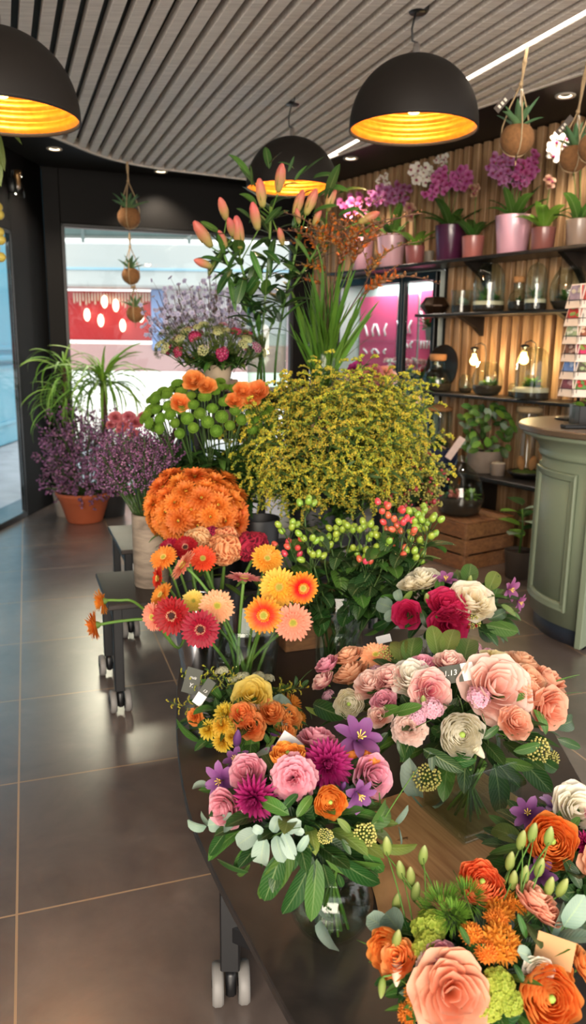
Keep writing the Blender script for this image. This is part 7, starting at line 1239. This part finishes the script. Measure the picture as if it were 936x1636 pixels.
bouquet('crimson_bouquet', 'cream and crimson rose bouquet behind the white one, beside the green counter', c0, R0, vs['crim'], .045, B_, Lv, [('laurel', 'leaf_dark', .09), ('laurel', 'leaf_deep', .08), ('laurel', 'leaf_mid', .08)], 56, 12, .02, -.55, [('tip', 780, 990, 822, 1010)])
q, _ = dome_pt(c0, R0, 614, 1020, 1.0); solo('price_tag', Geo().add(box(wpx(q, 22), wpx(q, 12), .0012, .0003), tr(at(613, 1021, 2.0)) @ basis((-.1, -.8, .6)) @ rz(.3)), M_['tagwhite'], 'small white tag between the hypericum vase and the crimson bouquet', 'price tag', smooth=False)
# --- orange, peach and lime bouquet in the lower right corner
c0 = at(752, 1560, .965); R0 = (.135, .12, .105)
B_ = [('ranunculus_scarlet', 769, 1412, 70, {'d': (0, -.5, .9)}), ('rose_salmon', 723, 1586, 98, {'d': (-.05, -.8, .6)}), ('ranunculus_orange', 876, 1592, 92, {'d': (.1, -.9, .5)}), ('ranunculus_orange', 892, 1560, 50, {'d': (.3, -.6, .7), 'k': .97}), ('ranunculus_orange', 622, 1520, 70, {'d': (-.8, -.8, .3)}), ('rose_orange', 636, 1530, 46, {'k': 1.02}), ('viburnum_lime', 682, 1470, 60), ('viburnum_lime', 680, 1504, 52), ('viburnum_lime', 800, 1570, 56), ('viburnum_lime', 784, 1606, 50), ('viburnum_lime', 820, 1600, 44), ('trick_green', 706, 1446, 84), ('trick_green', 744, 1432, 74), ('trick_green', 724, 1462, 64), ('asclepias_orange', 800, 1440, 60), ('asclepias_orange', 826, 1434, 48), ('asclepias_orange', 804, 1496, 76), ('asclepias_orange', 754, 1486, 44), ('asclepias_orange', 796, 1462, 44), ('asclepias_orange', 778, 1516, 42), ('asclepias_orange', 662, 1590, 46), ('asclepias_orange', 646, 1622, 38), ('rose_salmon', 856, 1436, 56), ('rose_salmon', 872, 1456, 44), ('carnation_blush', 688, 1540, 54), ('rose_pink', 702, 1528, 40, {'k': .97}), ('bud_white', 634, 1540, 46, {'d': (-.1, -.8, -.6), 'h': .3}), ('rose_white', 861, 1550, 36, {'d': (-.2, -.9, .3)}), ('viburnum_lime', 918, 1610, 40), ('rose_orange', 934, 1540, 40)]
BD = [(634, 1441, .1), (656, 1400, -.1), (676, 1366, .05), (640, 1390, -.2), (634, 1500, .1), (664, 1424, .1), (815, 1376, .05), (838, 1398, .05), (898, 1418, .3), (877, 1336, .05), (833, 1342, .1), (851, 1330, .1), (862, 1386, .15), (878, 1416, .1), (820, 1406, 0), (610, 1578, -.1), (618, 1352, -.1)]
B_ += [('bud_greenwhite', u, v, 40 if v != 1578 else 34, {'d': (dx, -.15, 1) if v < 1570 else (-.1, -.3, -1), 'k': 1.12}) for u, v, dx in BD]
Lv = [('euca', 'leaf_grey', 624, 1490, 586, 1462, .9), ('euca', 'leaf_grey', 640, 1490, 616, 1458, .9), ('euca', 'leaf_grey', 900, 1480, 934, 1430, 1.), ('euca', 'leaf_grey', 888, 1500, 950, 1500, 1.), ('euca', 'leaf_grey', 880, 1490, 846, 1450, .5), ('euca', 'leaf_grey', 880, 1500, 900, 1440, .5), ('euca', 'leaf_grey', 850, 1530, 826, 1520, .8), ('laurel', 'leaf_mid', 840, 1500, 826, 1460), ('laurel', 'leaf_dark', 836, 1470, 862, 1520), ('laurel', 'leaf_mid', 750, 1510, 734, 1480), ('laurel', 'leaf_dark', 690, 1520, 672, 1560), ('laurel', 'leaf_mid', 666, 1600, 640, 1650), ('laurel', 'leaf_olive', 690, 1560, 676, 1524, .5), ('laurel', 'leaf_mid', 844, 1470, 820, 1446), ('laurel', 'leaf_dark', 820, 1540, 840, 1570)]
bouquet('peach_bouquet', 'orange, peach and lime green bouquet in the lower right corner', c0, R0, vs['peach'], .04, B_, Lv, [('laurel', 'leaf_dark', .06), ('laurel', 'leaf_mid', .06), ('lance', 'leaf_mid', .07)], 46, 12, .02, -.6, [('tip', 660, 1580, 594, 1540), ('tip', 640, 1540, 570, 1502), ('tip', 650, 1480, 616, 1358), ('tip', 660, 1480, 640, 1390), ('tip', 680, 1470, 676, 1366), ('tip', 760, 1480, 724, 1390), ('tip', 830, 1440, 834, 1350), ('tip', 830, 1440, 852, 1340), ('tip', 840, 1450, 878, 1342)])
q, _ = dome_pt(c0, R0, 886, 1520, 1.06); solo('price_tag', Geo().add(box(wpx(q, 62), wpx(q, 44), .0014, .0004), tr(q) @ basis((.0, -.9, .5)) @ rz(-.3)), M_['kraft'], 'brown kraft card hanging at the right of the peach bouquet', 'price tag', smooth=False)
# --- bouquet cut by the right picture edge
c0 = at(905, 1380, 1.20); R0 = (.145, .12, .095)
B_ = [('clematis_purple', 843, 1300, 60, {'d': (-.3, -.6, .8)}), ('clematis_lilac', 884, 1286, 50), ('rose_white', 920, 1294, 66, {'d': (.1, -.8, .6)}), ('ranunculus_orange', 880, 1344, 80, {'d': (-.1, -.8, .6)}), ('mum_magenta', 938, 1342, 40), ('clematis_purple', 862, 1396, 50), ('rose_pink', 970, 1310, 60), ('clematis_purple', 990, 1360, 50), ('rose_peach', 960, 1380, 50)]
Lv = [('laurel', 'leaf_olive', 836, 1346, 780, 1318, .9), ('laurel', 'leaf_mid', 846, 1350, 782, 1366, .6), ('laurel', 'leaf_mid', 906, 1330, 926, 1306), ('laurel', 'leaf_dark', 900, 1370, 932, 1420), ('laurel', 'leaf_mid', 890, 1320, 860, 1326), ('laurel', 'leaf_dark', 870, 1400, 910, 1440), ('laurel', 'leaf_dark', 840, 1370, 850, 1420), ('laurel', 'leaf_mid', 926, 1300, 934, 1276)]
bouquet('edge_bouquet', 'purple, white and orange bouquet cut by the right picture edge', c0, R0, vs['edge'], .04, B_, Lv, [('laurel', 'leaf_dark', .08), ('laurel', 'leaf_deep', .07), ('laurel', 'leaf_mid', .075)], 46, 10, .02, -.6)
# crumpled brown paper on the table between the vases
g = Geo(); nx, ny = 14, 10; X, Y_ = np.meshgrid(np.linspace(0, 1, nx), np.linspace(0, 1, ny)); px = .17+.2*X-.02*Y_; py = 1.14+.22*Y_+.10*X; pz = ZF1+.006+.018*np.abs(np.sin(X*7+Y_*5))*np.abs(np.sin(Y_*6+1+X*2)); V = np.stack([px, py, pz], -1).reshape(-1, 3)
o = solo('kraft_sheet', (V, V[:, :2].copy(), grid_faces(nx, ny), NT), M_['kraft'], 'crumpled brown kraft paper on the table between the fishbowl and the square vase', 'paper'); md = o.modifiers.new('thickness', 'SOLIDIFY'); md.thickness = .0008; md.offset = 1
# ================================================================ camera, light, render look
cam = bpy.data.cameras.new('camera'); co = bpy.data.objects.new('camera', cam); COL.objects.link(co); SC.camera = co
cam.sensor_fit = 'VERTICAL'; cam.sensor_height = 36; cam.lens = F_PX/1636*36; cam.clip_start = .05; cam.clip_end = 100
co.matrix_basis = Matrix(((AX_R.x, AX_U.x, -AX_F.x, 0), (AX_R.y, AX_U.y, -AX_F.y, 0), (AX_R.z, AX_U.z, -AX_F.z, CAM_H), (0, 0, 0, 1)))
cam.dof.use_dof = True; cam.dof.focus_distance = 1.6; cam.dof.aperture_fstop = 4.6
w = bpy.data.worlds.new('sky'); SC.world = w; w.use_nodes = True; nt = w.node_tree; nt.nodes.clear()
out = nt.nodes.new('ShaderNodeOutputWorld'); bg = nt.nodes.new('ShaderNodeBackground'); nt.links.new(bg.outputs[0], out.inputs[0])
tc = nt.nodes.new('ShaderNodeTexCoord'); sx = nt.nodes.new('ShaderNodeSeparateXYZ'); nt.links.new(tc.outputs['Generated'], sx.inputs[0])
rp = nt.nodes.new('ShaderNodeValToRGB'); nt.links.new(sx.outputs[2], rp.inputs[0]); e = rp.color_ramp.elements
e[0].position = .45; e[0].color = (.74, .72, .69, 1); e[1].position = .9; e[1].color = (.80, .83, .88, 1); nt.links.new(rp.outputs[0], bg.inputs[0])
bg.inputs[1].default_value = 2.3
def area(name, loc, target, sx, sy, energy, col):
    l = bpy.data.lights.new(name, 'AREA'); l.shape = 'RECTANGLE'; l.size = sx; l.size_y = sy; l.energy = energy; l.color = col
    o = bpy.data.objects.new(name, l); COL.objects.link(o); d = (Vector(target)-Vector(loc)).normalized()
    o.matrix_basis = tr(loc) @ basis(-d); return o
# daylight through the street front behind the photographer
area('front_daylight', (-.3, -3.4, 2.0), (.1, 3.0, 1.9), 4.0, 2.2, 330, (1, .86, .70))
sl = bpy.data.lights.new('low_sun', 'SUN'); sl.energy = 2.8; sl.color = (1, .86, .62); sl.angle = .38; so = bpy.data.objects.new('low_sun', sl); COL.objects.link(so); so.matrix_basis = basis(Vector((-.16, 1, .50)))
SC.view_settings.view_transform = 'Standard'; SC.view_settings.look = 'None'; SC.view_settings.gamma = 1; SC.view_settings.use_curve_mapping = False
SC.view_settings.exposure = 0.6
SC.cycles.use_denoising = True
SC.cycles.max_bounces = 10; SC.cycles.diffuse_bounces = 4; SC.cycles.glossy_bounces = 4; SC.cycles.transparent_max_bounces = 24; SC.cycles.sample_clamp_indirect = 6
SC.cycles.caustics_reflective = False; SC.cycles.caustics_refractive = False
